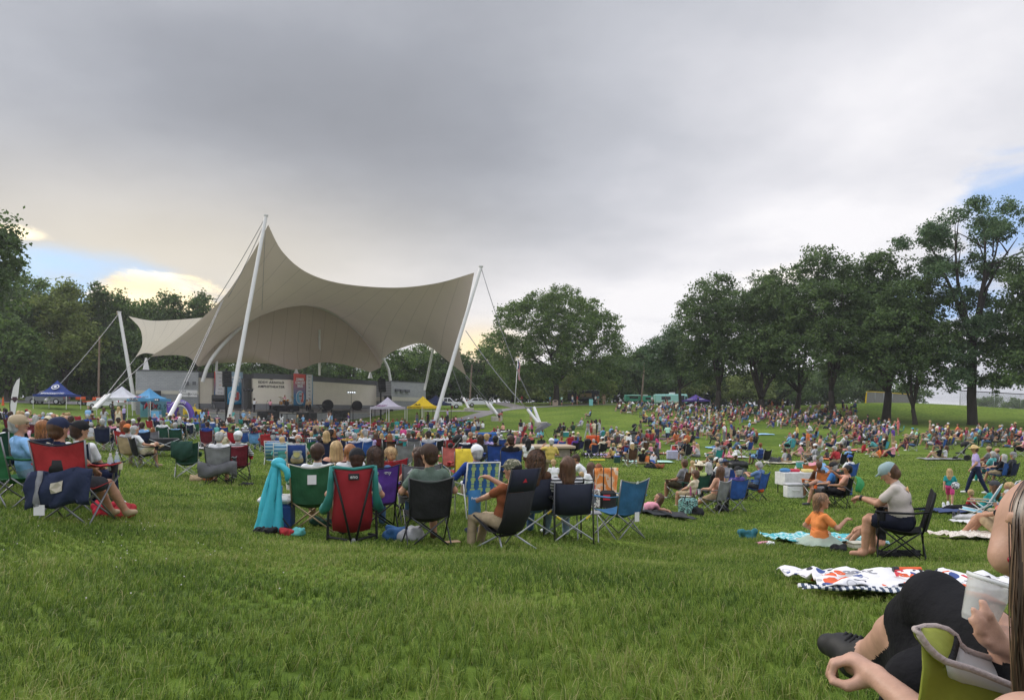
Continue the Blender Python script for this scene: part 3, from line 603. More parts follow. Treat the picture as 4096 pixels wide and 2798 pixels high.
Pf = [[V(*( (x-CX)/F*Y, Y, -.12)) .lerp(V(b.x, b.y+.2, .55), t/6) for t in range(7)] for (x, Y), b in zip(fl, bk)]
M_floor = mat('stage_floor', (.17,.155,.145), rough=.7, var=.2, scale=2)
o = MB().grid([[p+V(0,0,-.5) for p in r] for r in Pf]+[]).grid(Pf).obj('stage_floor', M_floor, bld)
for (x0, Y0), (x1, Y1) in zip(fl[:-1], fl[1:]):
 wall(bld, 'stage_front', col_at(x0, Y0), col_at(x1, Y1), -3., -.125, M_blk, .3)
 wall(bld, 'stage_edge', col_at(x0, Y0), col_at(x1, Y1), -.122, -.02, M_conc, .35, .04)
def wall_frame(a, b, x, y, Y, off=.03):
 d = (b-a); d.z = 0; M = frame((0,0,0), d, (0,0,1)); p = at(x, y, Y); n = Vector((d.y, -d.x, 0)).normalized(); n = n if n.y < 0 else -n
 M.translation = p + n*off; return M
def depth_on(a, b, x):  # depth of a column on a wall line
 k = (x-CX)/F; d = b-a; t = (k*a.y - a.x)/(d.x - k*d.y); return a.y + d.y*t
Ys = depth_on(P_['s0'], P_['s1'], 1085)
for i, (tx, y) in enumerate((('EDDY ARNOLD', 1529), ('AMPHITHEATER', 1546))):
 text('sign_lettering', tx, .47, wall_frame(P_['s0'], P_['s1'], 1085, y, Ys), M_ink, bld, .03, sp=1.15, bold=.004, xs=1.0)
Mx = wall_frame(P_['s0'], P_['s1'], 1085, 1511, Ys)
mb = MB(); mb.lathe([(.27,0),(.27,.05),(.2,.05),(.2,0)], 24, 0, Mx, cap=False); mb.box((0,0,0),(.05,.38,.04)); mb.v[-8:] = [tuple(Mx @ Vector(v)) for v in mb.v[-8:]]
mb.box((0,0,0),(.38,.05,.045)); mb.v[-8:] = [tuple(Mx @ Vector(v)) for v in mb.v[-8:]]; mb.obj('emblem', mat('bronze', (.16,.10,.04), rough=.5, metal=.4), bld)
def grad_mat(name, top, bot, mid=None):
 m = bpy.data.materials.new(name); m.use_nodes = True; nt = m.node_tree; L = nt.links; b = nt.nodes['Principled BSDF']; b.inputs['Roughness'].default_value = .7
 tc = nd(nt, 'ShaderNodeTexCoord'); sp = nd(nt, 'ShaderNodeSeparateXYZ'); L.new(tc.outputs['Generated'], sp.inputs[0]); r = nd(nt, 'ShaderNodeValToRGB'); L.new(sp.outputs[1], r.inputs[0])
 e = r.color_ramp.elements; e[0].color = (*bot,1); e[1].color = (*top,1); e[0].position = .3; e[1].position = .85
 if mid: q = e.new(.58); q.color = (*mid,1)
 L.new(r.outputs[0], b.inputs['Base Color']); return m
M_bred = grad_mat('banner_red_blue', (.62,.09,.07), (.04,.17,.32), (.32,.17,.24)); M_bblue = grad_mat('banner_blue', (.30,.42,.5), (.02,.22,.40), (.10,.30,.46))
M_bwhite = mat('banner_white', (.66,.64,.63), rough=.7, var=.03)
M_bmic = mat('print_grey', (.42,.45,.48), rough=.7, var=.1)
def concert_banner(lab, a, b, x0, x1, y0, y1, white_left):
 xm = (x0+x1)/2; Y = depth_on(a, b, xm)-.8; s = Y/F; w = (x1-x0)*s*1.28; h = (y1-y0)*s; M = wall_frame(a, b, xm, (y0+y1)/2, Y, .0)
 t = thing('concert_banner', lab, 'banner'); t.matrix_basis = M; sg = -1 if white_left else 1; wc = w*.64; cx = -sg*(w-wc)/2
 def sheet(nm, x, ww, m):
  mb = MB(); P = [[(x-ww/2+ww*i/8, -h/2+h*j/14, .02*math.sin(i*1.3+j*.5)) for j in range(15)] for i in range(9)]; return mb.grid(P, thick=-.012).obj(nm, m, t, smooth=True)
 sheet('art_panel', cx, wc-.004, M_bblue if white_left else M_bred); sheet('sponsor_panel', cx+sg*(wc/2+(w-wc)/2), (w-wc)*.86, M_bwhite); sheet('edge_strip', sg*w/2-sg*(w-wc)*.035, (w-wc)*.12, M_bred if white_left else M_bblue)
 for i, l in enumerate(('SUMMER','CONCERT','SERIES')): text('lettering', l, h*.115, Matrix.Translation((cx, h*(.325-.105*i), .04)), M_inkw, t, .004, xs=.92, bold=.018)
 mb = MB(); rr = wc*.33; mb.lathe([(0,0),(rr,0),(rr,.012),(0,.012)], 28, 0, Matrix.Translation((cx, -h*.24, .03)), cap=False); mb.lathe([(0,0),(rr*.9,0),(rr*.9,.01),(0,.01)], 28, 1, Matrix.Translation((cx, -h*.24, .044)), cap=False)
 mb.box((cx+rr*.42, -h*.24, .06), (rr*.72, rr*1.36, .008), 2); mb.rbox((cx, -h*.20, .075), (rr*.72, rr*.95, .02), .012, 3); mb.box((cx, -h*.33, .075), (rr*.2, rr*1.1, .02), 3); mb.box((cx, -h*.20, .088), (rr*.6, rr*.08, .01), 4); mb.box((cx, -h*.185, .088), (rr*.6, rr*.08, .01), 4)
 mb.obj('microphone_emblem', [M_bwhite, mat('print_blue', (.12,.35,.5), var=0), mat('print_red', (.55,.12,.1), var=0), M_bmic, M_ink], t)
 sx = cx+sg*(wc/2+(w-wc)*.46)
 for i, (l, sz) in enumerate((('PLATINUM SPONSORS',.028),('Pinnacle',.04),('LiveWell',.036),('HILLS',.05),('Southern Bank',.036),('TRACTOR SUPPLY',.034),('WILSON BANK',.036)) if white_left else (('GOLD SPONSORS',.03),('FirstCity',.04),('Heritage',.036),('xfinity',.05),('SILVER SPONSORS',.03),('X   Atmos',.04),('FOCUS   Y',.045),('TMLE  AGAPE',.04))):
  text('lettering', l, h*sz, Matrix.Translation((sx, h*(.43-.115*i), .03)), M_ink if i not in (3,5) else mat('print_gold', (.6,.3,.03), var=0) if white_left and i == 3 else M_ink, t, .003, xs=.62)
 mb = MB(); mb.tube([(-w/2-.1,h/2+.04,0),(w/2+.1,h/2+.04,0)], .03, 8); mb.obj('top_rail', M_steel, t, smooth=True); return t
concert_banner('left summer concert series banner with sponsor strip, half hidden by the mast', P_['c1'], P_['c2'], 872, 960, 1486, 1617, True)
concert_banner('red and blue summer concert series banner right of the sign wall', P_['s1']+V(0,-1.5,0), P_['e1']+V(0,-1.5,0), 1163, 1264, 1496, 1622, False)
t = thing('band_banner', 'white band name banner strung on the left grey block wing', 'banner'); M = wall_frame(P_['wl0'], P_['wl1'], 753, 1573, depth_on(P_['wl0'], P_['wl1'], 753), .08); t.matrix_basis = M
w_, h_ = 2.1, .86; MB().box((0,0,0),(w_,h_,.02)).obj('sheet', M_bwhite, t);
text('lettering', 'THE', .3, Matrix.Translation((-.5,.25,.015)), M_ink, t, .004); text('lettering', 'WANNA', .33, Matrix.Translation((-.52,-.1,.015)), M_ink, t, .004, xs=.85); text('lettering', 'B', .55, Matrix.Translation((.08,-.12,.015)), M_ink, t, .004); text('lettering', 'EATLES', .33, Matrix.Translation((.6,-.1,.015)), M_ink, t, .004, xs=.8)
def crv(pts, n):   # Catmull-Rom through (x,y,Y) photo points -> n world points by arc length
 P = [at(*p) for p in pts]; out = []
 for i in range(len(P)-1):
  p0, p1, p2, p3 = P[max(i-1,0)], P[i], P[i+1], P[min(i+2,len(P)-1)]
  for k in range(12):
   t = k/12; out.append(.5*((2*p1)+(p2-p0)*t+(2*p0-5*p1+4*p2-p3)*t*t+(3*p1-p0-3*p2+p3)*t**3))
 out.append(P[-1]); d = [0]
 for a, b in zip(out, out[1:]): d.append(d[-1]+(b-a).length)
 q = np.linspace(0, d[-1], n); A = np.array(out); return np.stack([np.interp(q, d, A[:,k]) for k in range(3)], 1)
def patch(bot, top, left, right, it=500):
 n = len(bot); m = len(left); G = np.zeros((n, m, 3)); s = np.linspace(0,1,n)[:,None,None]; t = np.linspace(0,1,m)[None,:,None]
 b, tp, l, r = bot[:,None], top[:,None], left[None], right[None]
 G = (1-t)*b + t*tp + (1-s)*l + s*r - ((1-s)*(1-t)*bot[0] + s*(1-t)*bot[-1] + (1-s)*t*top[0] + s*t*top[-1])
 for _ in range(it): G[1:-1,1:-1] = .25*(G[2:,1:-1]+G[:-2,1:-1]+G[1:-1,2:]+G[1:-1,:-2])
 return G
def membrane_mat(name, col, seams, tr=.3):
 m = bpy.data.materials.new(name); m.use_nodes = True; nt = m.node_tree; L = nt.links; b = nt.nodes['Principled BSDF']; b.inputs['Roughness'].default_value = .75; b.inputs['Specular IOR Level'].default_value = .15
 tc = nd(nt, 'ShaderNodeTexCoord'); sp = nd(nt, 'ShaderNodeSeparateXYZ'); L.new(tc.outputs['UV'], sp.inputs[0])
 mu = nd(nt, 'ShaderNodeMath', operation='MULTIPLY'); L.new(sp.outputs[0], mu.inputs[0]); mu.inputs[1].default_value = seams
 fr = nd(nt, 'ShaderNodeMath', operation='PINGPONG'); L.new(mu.outputs[0], fr.inputs[0]); fr.inputs[1].default_value = .5
 lt = nd(nt, 'ShaderNodeMath', operation='LESS_THAN'); L.new(fr.outputs[0], lt.inputs[0]); lt.inputs[1].default_value = .022
 n = nd(nt, 'ShaderNodeTexNoise', i_Scale=.25, i_Detail=5.); L.new(tc.outputs['Object'], n.inputs['Vector'])
 mr = nd(nt, 'ShaderNodeMapRange'); mr.inputs[3].default_value = .9; mr.inputs[4].default_value = 1.1; L.new(n.outputs['Fac'], mr.inputs[0])
 c1 = nd(nt, 'ShaderNodeMix', data_type='RGBA'); L.new(lt.outputs[0], c1.inputs[0]); c1.inputs[6].default_value = (*col,1); c1.inputs[7].default_value = (*[c*.8 for c in col],1)
 mx = nd(nt, 'ShaderNodeMix', data_type='RGBA', blend_type='MULTIPLY'); mx.inputs[0].default_value = 1; L.new(c1.outputs[2], mx.inputs[6]); L.new(mr.outputs[0], mx.inputs[7]); L.new(mx.outputs[2], b.inputs['Base Color'])
 t = nd(nt, 'ShaderNodeBsdfTranslucent'); L.new(mx.outputs[2], t.inputs[0]); ms = nd(nt, 'ShaderNodeMixShader'); ms.inputs[0].default_value = tr
 L.new(b.outputs[0], ms.inputs[1]); L.new(t.outputs[0], ms.inputs[2]); L.new(ms.outputs[0], nt.nodes['Material Output'].inputs[0]); return m
M_mem = membrane_mat('canopy_fabric', (.51,.43,.36), 14, .1); M_sail = membrane_mat('lit_sail_fabric', (.66,.60,.50), 6, .4)  # sail: paler copy of the canopy fabric, its lit look put into the colour
def sheet_obj(name, G, m, parent):
 n, k = G.shape[:2]; mb = MB().grid([[tuple(G[i,j]) for j in range(k)] for i in range(n)]); me = mb.mesh(name, [m], True)
 uv = me.uv_layers.new(name='UVMap');
 for lp in me.loops: i, j = divmod(lp.vertex_index, k); uv.data[lp.index].uv = (i/(n-1), j/(k-1))
 o = bpy.data.objects.new(name, me); C.objects.link(o); o.parent = parent; return o
can = thing('tensile_canopy', 'huge taupe tensile canopy on leaning white masts arching over the stage', 'canopy')
NB, NM = 121, 41
def arch_pts(n):
 a = at(793,1466,94.2); r = at(1522,1470,122.5); ap = at(1171,1200,107); out = []
 for t in np.linspace(0, 1, n):
  b = a.lerp(r, t); h = ap.z - a.lerp(r,.5).z; s = math.sin(PI*min(max(t,0),1)); out.append(b + V(0,0,h*s**.78) )
 return np.array(out)
AR = arch_pts(61)
bot = np.concatenate([crv([(600,1426,90),(655,1421,91),(710,1420,92),(758,1430,93),(793,1466,94.2)], 26)[:-1], AR, crv([(1522,1470,122.5),(1535,1436,121),(1572,1405,117),(1674,1372,110),(1729,1393,104),(1791,1443,99),(1866,1502,95)], 36)[1:]])
NB = len(bot)
top = crv([(1073,899,86),(1130,1006,88),(1226,1088,90),(1364,1133,92),(1570,1150,92),(1742,1133,89.5),(1897,1090,86.5)], NB)
lef = crv([(600,1426,90),(696,1364,90.5),(813,1267,90.5),(909,1171,89.5),(1006,1020,87.5),(1073,899,86)], NM); rig = crv([(1866,1502,95),(1839,1405,93),(1849,1302,91),(1873,1205,88.5),(1897,1090,86.5)], NM)
G1 = patch(bot, top, lef, rig, 900); sheet_obj('front_membrane', G1, M_mem, can)
NR = len(AR); rb = crv([(793,1466,94.2),(870,1452,99),(992,1450,104),(1088,1456,104.5),(1185,1479,104),(1281,1450,110),(1378,1458,116),(1481,1488,121.8)], NR)
rl = np.array([tuple(at(793,1466,94.2))]*31); rr_ = crv([(1481,1488,121.8),(1505,1478,122.2),(1522,1470,122.5)], 31)
G2 = patch(rb, AR + np.array([0,0,-.12]), rl, rr_, 700); sheet_obj('rear_membrane', G2, membrane_mat('shaded_rear_fabric', (.45,.375,.31), 14, .05), can)  # darker copy of the canopy fabric; interior shade put into the colour
sb = crv([(541,1429,97),(565,1415,97.5),(590,1412,98),(640,1420,99)], 30); st = crv([(513,1264,100),(600,1281,101),(700,1279,102),(830,1268,104)], 30)
sl_ = crv([(541,1429,97),(566,1385,98),(568,1345,99),(555,1306,99.5),(513,1264,100)], 24); sr_ = crv([(640,1420,99),(760,1340,101),(830,1268,104)], 24)
sheet_obj('side_sail', patch(sb, st, sl_, sr_, 300), M_sail, can)
def pole(name, pts, r, m=M_white, n=14): return MB().tube(pts, r, n).obj(name, m, can, smooth=True, angle=50)
pole('arch', [tuple(p + np.array([.775,-.63,0])*(.55+1.5*(1-math.sin(PI*min(max(k-1,0)/60,1)))**1.0) + np.array([0,0,-.38])) for k, p in enumerate(np.concatenate([[AR[0]+np.array([-.5,0,-1.6])], AR, [AR[-1]+np.array([.3,0,-1.9])]]))], .23)
g0 = on(909, 80); m1 = at(1064, 864, 86); pole('mast', [g0-V(0,0,.3), g0.lerp(m1,.5), m1], [.24,.235,.19], n=18)
g1 = on(1727, 82); m2 = at(1924, 1068, 86.5); pole('mast', [g1-V(0,0,.3), g1.lerp(m2,.5), m2], [.23,.225,.18], n=18)
pole('mast', [at(536,1660,98), at(531,1567,98), at(477,1249,100)], [.24,.24,.2], n=18)
pole('mast', [at(1698,1560,124), at(1706,1526,124), at(1733,1392,118)], .2)
for p_, (x, y, Y) in ((g0,(909,0,80)),(g1,(1727,0,82))): MB().lathe([(.42,-.2),(.42,.12),(.33,.2),(.27,.4)], 16).obj('mast_base', M_white, can, smooth=True, loc=p_, angle=40)
pole('flying_strut', [at(1278,1500,112), at(1278,1317,110)], .17); pole('flying_strut', [at(866,1486,97.5), at(868,1297,97)], .17)
for x, y, Y, hh in ((1185,1499,103.4,.85),(1481,1512,122,1.0),(584,1478,91,1.5)):
 q = at(x, y, Y); MB().lathe([(.42,0),(.12,hh),(.0,hh)], 4).obj('pedestal', M_white, can, loc=q)
for p_ in (m1, m2, at(477,1249,100)): MB().lathe([(.0,.0),(.27,.0),(.27,.14),(.0,.14)], 14, cap=False).obj('mast_cap', M_white, can, loc=p_)
M_cable = mat('cable', (.25,.25,.25), rough=.5, metal=.5, var=0)
def cable(a, b, sag=.0, r=.045):
 a, b = Vector(a), Vector(b); MB().tube([a.lerp(b, t)-V(0,0,sag*4*t*(1-t)) for t in np.linspace(0,1,9)], r, 6).obj('cable', M_cable, can, smooth=True)
sl1 = at(724,1577,72); s1b = at(677,1668,69);
cable(m1, lef[16], .3); cable(m1-V(0,0,.4), at(913,1188,88), .3); cable(at(893,1200,88), sl1); cable(at(885,1208,88), sl1+V(-.25,0,0)); cable(m1-V(.1,0,2), at(1048,1240,92), 0, .03)
cable(at(600,1430,90), at(440,1577,80)); cable(at(541,1432,97), at(424,1580,82)); cable(at(477,1252,100), at(206,1572,92), .3); cable(m2, at(2138,1627,86), 1.2); cable(at(1863,1322,91), at(2110,1637,86), .4); cable(at(1866,1502,95), at(1957,1612,98)); cable(at(1862,1506,95), at(1943,1610,98)); cable(at(1800,1450,112), at(1853,1591,113))
def sleeve(a, b, r=.17):
 a, b = Vector(a), Vector(b); d = (b-a); MB().tube([a, a.lerp(b,.03), a.lerp(b,.5)+V(0,0,-.02), b], [r*.7, r, r*1.05, r*1.1], 12).obj('anchor_sleeve', M_white, can, smooth=True, angle=50)
sleeve(sl1, s1b, .19); sleeve(at(441,1576,80), at(381,1634,77), .17); sleeve(at(425,1580,81), at(372,1636,78), .17); sleeve(at(205,1574,91), at(181,1603,90))
for a, b, Y in (((1854,1590),(1876,1634),113),((1943,1609),(1982,1652),98),((1957,1612),(1990,1657),97),((2110,1636),(2156,1694),85),((2136,1627),(2163,1700),85)): sleeve(at(*a, Y), at(*b, Y-1.5))
for x, y, Y, r in ((1876,1641,111.5,.75),(1987,1672,95.5,.75),(2164,1706,83.5,.75)):
 q = at(x, y, Y); q.z = gz(q.x, q.y); h = max(.5, at(x, y-8, Y).z - q.z); MB().lathe([(r,-.3),(r,h-.06),(r-.06,h),(0,h)], 20).obj('anchor_block', M_conc, can, smooth=True, angle=40, loc=q)
def cloth(name, col): return mat('cloth_'+name, col, rough=.75, var=.06, scale=2, trans=.18)
def tent(label, x, Y, W, rot, yp, ye, col, lets=(), group='pop-up canopies around the stage', legm=M_white, back=None):
 p = on(x, Y); zp = (HY-yp)/F*Y - p.z; ze = (HY-ye)/F*Y - p.z; h = W/2; m = cloth(label.split()[0]+str(x), col)
 t = thing('popup_canopy', label, 'canopy tent', p, rot, group); mb = MB(); cs = [(-h,-h),(h,-h),(h,h),(-h,h)]
 for i in range(4):
  a, b = Vector((*cs[i], ze)), Vector((*cs[(i+1)%4], ze)); ap = V(0,0,zp); P = []
  for s in range(9):
   s /= 8; e = a.lerp(b, s); P.append([(e.lerp(ap, k/8) - V(0,0,(zp-ze)*.42*math.sin(PI*(k/8)**.8)*.55)) for k in range(9)])
  mb.grid(P); mb.grid([[a.lerp(b, s/8)-V(0,0,k*.14)+V(0,0,.0 if k == 0 else .02*math.sin(s*2.)) for k in range(3)] for s in range(9)])
 mb.obj('roof', m, t, smooth=True, angle=30)
 for c in cs:
  MB().box((c[0]*.98,c[1]*.98,ze/2),(.055,.055,ze)).obj('leg', legm, t)
 for (tx, sz, face, u, v, on_roof, mt) in lets:     # lettering on a face
  ang = {0:0, 1:PI/2, 3:-PI/2}[face]; R = Matrix.Rotation(ang, 4, 'Z')
  if on_roof: k = v; yy = -h*(1-k)-.05; zz = ze+(zp-ze)*k-(zp-ze)*.42*math.sin(PI*k**.8)*.55+.05; M = R @ Matrix.Translation((u, yy, zz)) @ Matrix.Rotation(math.atan2((zp-ze)*.75, h)*.98, 4, 'X')
  else: M = R @ Matrix.Translation((u, -h-.03, ze-.15)) @ Matrix.Rotation(PI/2, 4, 'X')
  text('lettering', tx, sz, M, mt, t, .006)
 return t
t = tent('royal blue town canopy with round crest and white lettering over the left drive', 230, 92, 3.9, .12, 1520, 1577, (.03,.06,.25), [('BRENTWOOD',.42,0,.15,.22,True,M_inkw),('TENNESSEE',.2,0,.15,.08,True,M_inkw)])
mb = MB(); zz = 2.9; M = Matrix.Translation((.15,-.85,(HY-1548)/F*92-t.location.z)) @ Matrix.Rotation(.75, 4, 'X'); mb.lathe([(0,0),(.44,0),(.44,.03),(0,.03)], 24, 0, M, cap=False); mb.lathe([(0,0),(.34,0),(.34,.03),(0,.03)], 24, 1, M @ Matrix.Translation((0,0,.015)), cap=False); mb.lathe([(0,0),(.2,0),(.0,.03)], 5, 0, M @ Matrix.Translation((0,0,.05)), cap=False); mb.obj('crest', [M_inkw, mat('crest_blue', (.03,.05,.16), var=0)], t)
tent('plain white canopy left of the block wing', 488, 86, 4.0, .1, 1544, 1591, (.68,.67,.72), [('Southern Pride',.16,0,-.8,.0,False,M_ink)])
M_red = mat('red_lettering', (.5,.03,.05), var=0)
tent('light blue radio canopy with navy valance and red lettering', 597, 81, 3.1, -.28, 1551, 1594, (.10,.33,.58), [('MIX',.5,0,-.45,.34,True,M_red),('92.9',.42,0,.42,.34,True,M_ink)])
tent('pale lavender bank canopy before the right stage end', 1551, 86, 2.9, -.55, 1587, 1626, (.52,.48,.56), [('WILSON',.42,0,0,.3,True,mat('plum_lettering',(.16,.03,.12),var=0)),('BANK & TRUST',.2,0,0,.12,True,MATS['plum_lettering']),('WILSON',.36,3,0,.3,True,MATS['plum_lettering'])])
tent('bright yellow canopy beside the right mast', 1692, 88, 2.75, -.72, 1583, 1624, (.72,.50,.02), [('Pella',.62,0,.1,.33,True,M_ink),('EXPERIENCE THE PELLA DIFFERENCE',.14,0,0,0,False,M_ink)])
tent('navy blue canopy behind the yellow one', 1743, 97, 3.0, -.5, 1580, 1612, (.03,.04,.10), [('Southern Bank',.2,0,0,0,False,M_inkw)], legm=M_blackmetal)
tent('purple canopy beside the mint food truck', 2783, 124, 3.4, .5, 1577, 1599, (.09,.05,.27), [('XFINITY',.4,0,0,.25,True,M_inkw),('XFINITY',.34,3,0,.25,True,M_inkw)])
p = on(597, 81)
t = thing('valance_banner', 'long navy banner strip reading your life your music on the radio canopy', 'banner', (0,0,0)); M = frame(at(578,1597,79.6), (1,.07,-.02), (0,0,1)); t.matrix_basis = M
MB().box((0,0,0),(3.15,.3,.02)).obj('sheet', mat('navy_print', (.012,.02,.06), var=0), t); text('lettering', 'YOUR LIFE, YOUR MUSIC', .25, Matrix.Translation((-.42,0,.02)), M_inkw, t, .004);
mb = MB()
for i in range(4): mb.rbox((.78+.2*i,0,.015),(.16,.16,.02),.03)
mb.obj('icons', M_inkw, t)
t = thing('backdrop', 'teal radio backdrop with big red and dark station lettering', 'backdrop', (0,0,0)); M = frame(at(613,1627,83.2), (1,.0,0), (0,0,1)); t.matrix_basis = M
MB().box((0,0,0),(2.95,2.3,.05)).obj('panel', grad_mat('radio_print', (.10,.22,.30), (.08,.25,.27), (.14,.32,.40)), t); text('lettering', 'Mix', 1.05, Matrix.Translation((-.3,.15,.04)), M_red, t, .004, shear=.2, bold=.02); text('lettering', '92.9', .8, Matrix.Translation((.85,.02,.04)), mat('dark_blue_print', (.02,.05,.09), var=0), t, .004, shear=.1)
mb = MB(); mb.lathe([(0,0),(.34,0),(.34,.02),(0,.02)], 20, 0, Matrix.Translation((-1.1,.6,.04)), cap=False); mb.box((-1.12,.0,.05),(.1,.8,.02)); mb.obj('microphone_print', MATS['dark_blue_print'], t)
t = thing('display_table', 'small light blue covered table under the radio canopy', 'table', on(625, 79.5)); MB().rbox((0,0,.5),(.85,.6,1.0),.02).obj('cover', mat('blue_cover', (.15,.4,.65)), t); MB().box((0,0,1.02),(.9,.65,.04)).obj('table_top', M_white, t)
t = thing('inflatable_arch', 'purple inflatable arch with white lettering left of the stage', 'arch', on(722, 79.5), .12)
M_pur = mat('purple_vinyl', (.10,.05,.30), rough=.45, var=.06); MB().tube([(1.22*math.cos(a), 0, .2+1.85*math.sin(a)) for a in np.linspace(-.1, PI+.1, 26)], [.34-.06*math.sin(a) for a in np.linspace(-.1, PI+.1, 26)], 14).obj('tube', M_pur, t, smooth=True)
MB().tube([(.95*math.cos(a), -.18, .2+1.5*math.sin(a)) for a in np.linspace(0, PI, 22)], .05, 8).obj('rim', M_inkw, t, smooth=True); text('lettering', 'xfinity', .5, Matrix.Translation((.1,-.36,2.08)) @ Matrix.Rotation(PI/2, 4, 'X'), M_inkw, t, .01)
t = thing('sign_panel', 'tall purple sign panel with white text left of the inflatable arch', 'sign', on(687, 80.5), .1); MB().rbox((0,0,1.0),(1.05,.05,2.0),.02).obj('panel', M_pur, t)
for i, l in enumerate(('Hold the phone.', 'Xfinity has', 'mobile.')): text('lettering', l, .17+.04*(i>0), Matrix.Translation((0,-.04,1.75-.23*i)) @ Matrix.Rotation(PI/2, 4, 'X'), M_inkw, t, .004, xs=.85)
t = thing('cutout_sign', 'yellow submarine shaped cutout sign at the wing wall', 'sign', on(775, 84), .2); mb = MB(); mb.ball((0,0,.95), (1.15,.1,.36), 20, 10); mb.rbox((0,0,1.35),(.5,.12,.35),.05); mb.box((-1.05,0,1.0),(.2,.08,.75)); mb.tube([(.1,0,1.5),(.1,0,1.85),(.25,0,1.85)], .04, 6); mb.obj('cutout', mat('yellow_board', (.68,.46,.03), rough=.6), t, smooth=True, angle=40)
t = thing('feather_flag', 'white feather flag with dark crest at the far left', 'flag', on(46, 62)); p0 = on(46, 62); S_ = 62/F
mb = MB(); prof = [(-2,-95),(-4,-40),(0,10),(8,60),(22,100),(34,112),(31,60),(26,0),(20,-50),(14,-95)]; z0 = (HY-1625)*S_-p0.z
mb.prism([((x)*S_, (y+100)*S_*.72+z0*.4) for x, y in prof], .012, (0,-.02,0), V(1,0,0), V(0,0,1), V(0,1,0)); mb.obj('cloth', M_bwhite, t)
MB().tube([(-.08,0,0)]+[((x-2)*S_, 0, (y+100)*S_*.72+z0*.4) for x, y in prof[:6]], .05, 8).obj('pole', M_blackmetal, t, smooth=True)
mb = MB(); mb.prism([(-.2,.2),(.2,.2),(.17,-.1),(0,-.28),(-.17,-.1)], .01, ((14)*S_,-.04,92*S_*.72+z0*.4), V(1,0,0), V(0,0,1), V(0,-1,0)); mb.box((14*S_,-.05,92*S_*.72+z0*.4),(.6,.02,.13)); mb.obj('crest', mat('crest_dark', (.05,.02,.03), var=0), t)
M_glass = mat('car_glass', (.015,.018,.02), rough=.1, var=0, spec=.6); M_tyre = mat('tyre', (.015,.015,.015), rough=.9); M_rim = mat('wheel_rim', (.4,.4,.42), rough=.3, metal=.7)
def wheel(par, x, y, r=.36, w=.24):
 M = Matrix.Translation((x, y, r)) @ Matrix.Rotation(PI/2, 4, 'X'); o = MB().lathe([(r*.6,-w/2),(r*.95,-w/2),(r,-w*.35),(r,w*.35),(r*.95,w/2),(r*.6,w/2)], 22, 0, M, cap=False).obj('wheel', M_tyre, par, smooth=True, angle=40)
 MB().lathe([(0,-w*.42),(r*.62,-w*.46),(r*.62,w*.46),(0,w*.42)], 18, 0, M, cap=False).obj('rim', M_rim, o, smooth=True, angle=40)
def car(name, label, cat, loc, rz, prof, glass, W, col, wx, r=.36, group=None):
 t = thing(name, label, cat, loc, rz, group); m = mat(name+'_paint'+str(round(col[0]*99)), col, rough=.28, var=.03, spec=.55)
 mb = MB(); n = len(prof); lay = [(-W/2, .93), (-W/2+.06, 1.), (W/2-.06, 1.), (W/2, .93)]; cx = sum(p[0] for p in prof)/n; cz = .7
 mb.add([((p[0]-cx)*(.985 if k in (0,3) else 1)+cx, y, (p[1]-cz)*s+cz) for k, (y, s) in enumerate(lay) for p in prof], [(k*n+i, (k+1)*n+i, (k+1)*n+(i+1)%n, k*n+(i+1)%n) for k in range(3) for i in range(n)] + [tuple(range(n)), tuple(range(4*n-1, 3*n-1, -1))]); mb.obj('body', m, t, smooth=True, angle=35)
 for g in glass:
  mb = MB()
  for sy in (-1, 1): mb.prism(g, .02, (0, sy*(W/2-.005), 0), V(1,0,0), V(0,0,1), V(0,sy,0))
  mb.obj('window', M_glass, t)
 for x in wx:
  for sy in (-1, 1): wheel(t, x, sy*(W/2-.1), r)
 xf = max(p[0] for p in prof); xr = min(p[0] for p in prof)
 for sy in (-1, 1): MB().rbox((xr+.03, sy*W*.38, .95),(.1,.16,.3),.03).obj('tail_light', M_red, t); MB().rbox((xf-.05, sy*W*.36, .8),(.12,.32,.14),.03).obj('headlight', M_inkw, t)
 return t
suv = [(-2.45,.42),(-2.5,.9),(-2.42,1.15),(-2.2,1.78),(-1.9,1.86),(.2,1.86),(.55,1.80),(1.2,1.18),(2.3,1.06),(2.5,.85),(2.5,.42)]
p = on(192, 101); car('parked_suv', 'dark grey suv parked on the drive behind the blue town canopy', 'suv', p, PI+.08, suv, [[(-2.1,1.2),(-2.02,1.7),(-1.35,1.74),(-1.35,1.2)],[(-1.25,1.2),(-1.25,1.74),(-.3,1.74),(-.3,1.2)],[(-.2,1.2),(-.2,1.74),(.25,1.74),(.95,1.2)]], 1.95, (.13,.135,.145), (-1.55,1.5), .4)
p = on(425, 99); car('parked_car', 'white car mostly hidden behind the plain white canopy', 'car', p, PI-.1, [(-2.2,.35),(-2.25,.85),(-1.9,1.1),(-1.2,1.45),(.2,1.47),(1.0,1.0),(2.1,.88),(2.25,.6),(2.2,.35)], [[(-1.5,1.02),(-1.1,1.38),(-.35,1.4),(-.35,1.02)],[(-.25,1.02),(-.25,1.4),(.15,1.4),(.75,1.02)]], 1.8, (.65,.65,.66), (-1.35,1.4), .33)
p = on(1786, 121); car('pickup_truck', 'white pickup truck parked beyond the navy canopy', 'pickup', p, .1, [(-2.6,.5),(-2.65,1.1),(-.6,1.1),(-.5,1.75),(.6,1.78),(1.25,1.15),(2.5,1.05),(2.6,.5)], [[(-.42,1.15),(-.4,1.68),(.1,1.7),(.1,1.15)],[(.2,1.15),(.2,1.7),(.55,1.7),(1.05,1.15)]], 1.9, (.62,.62,.63), (-1.6,1.6), .38)
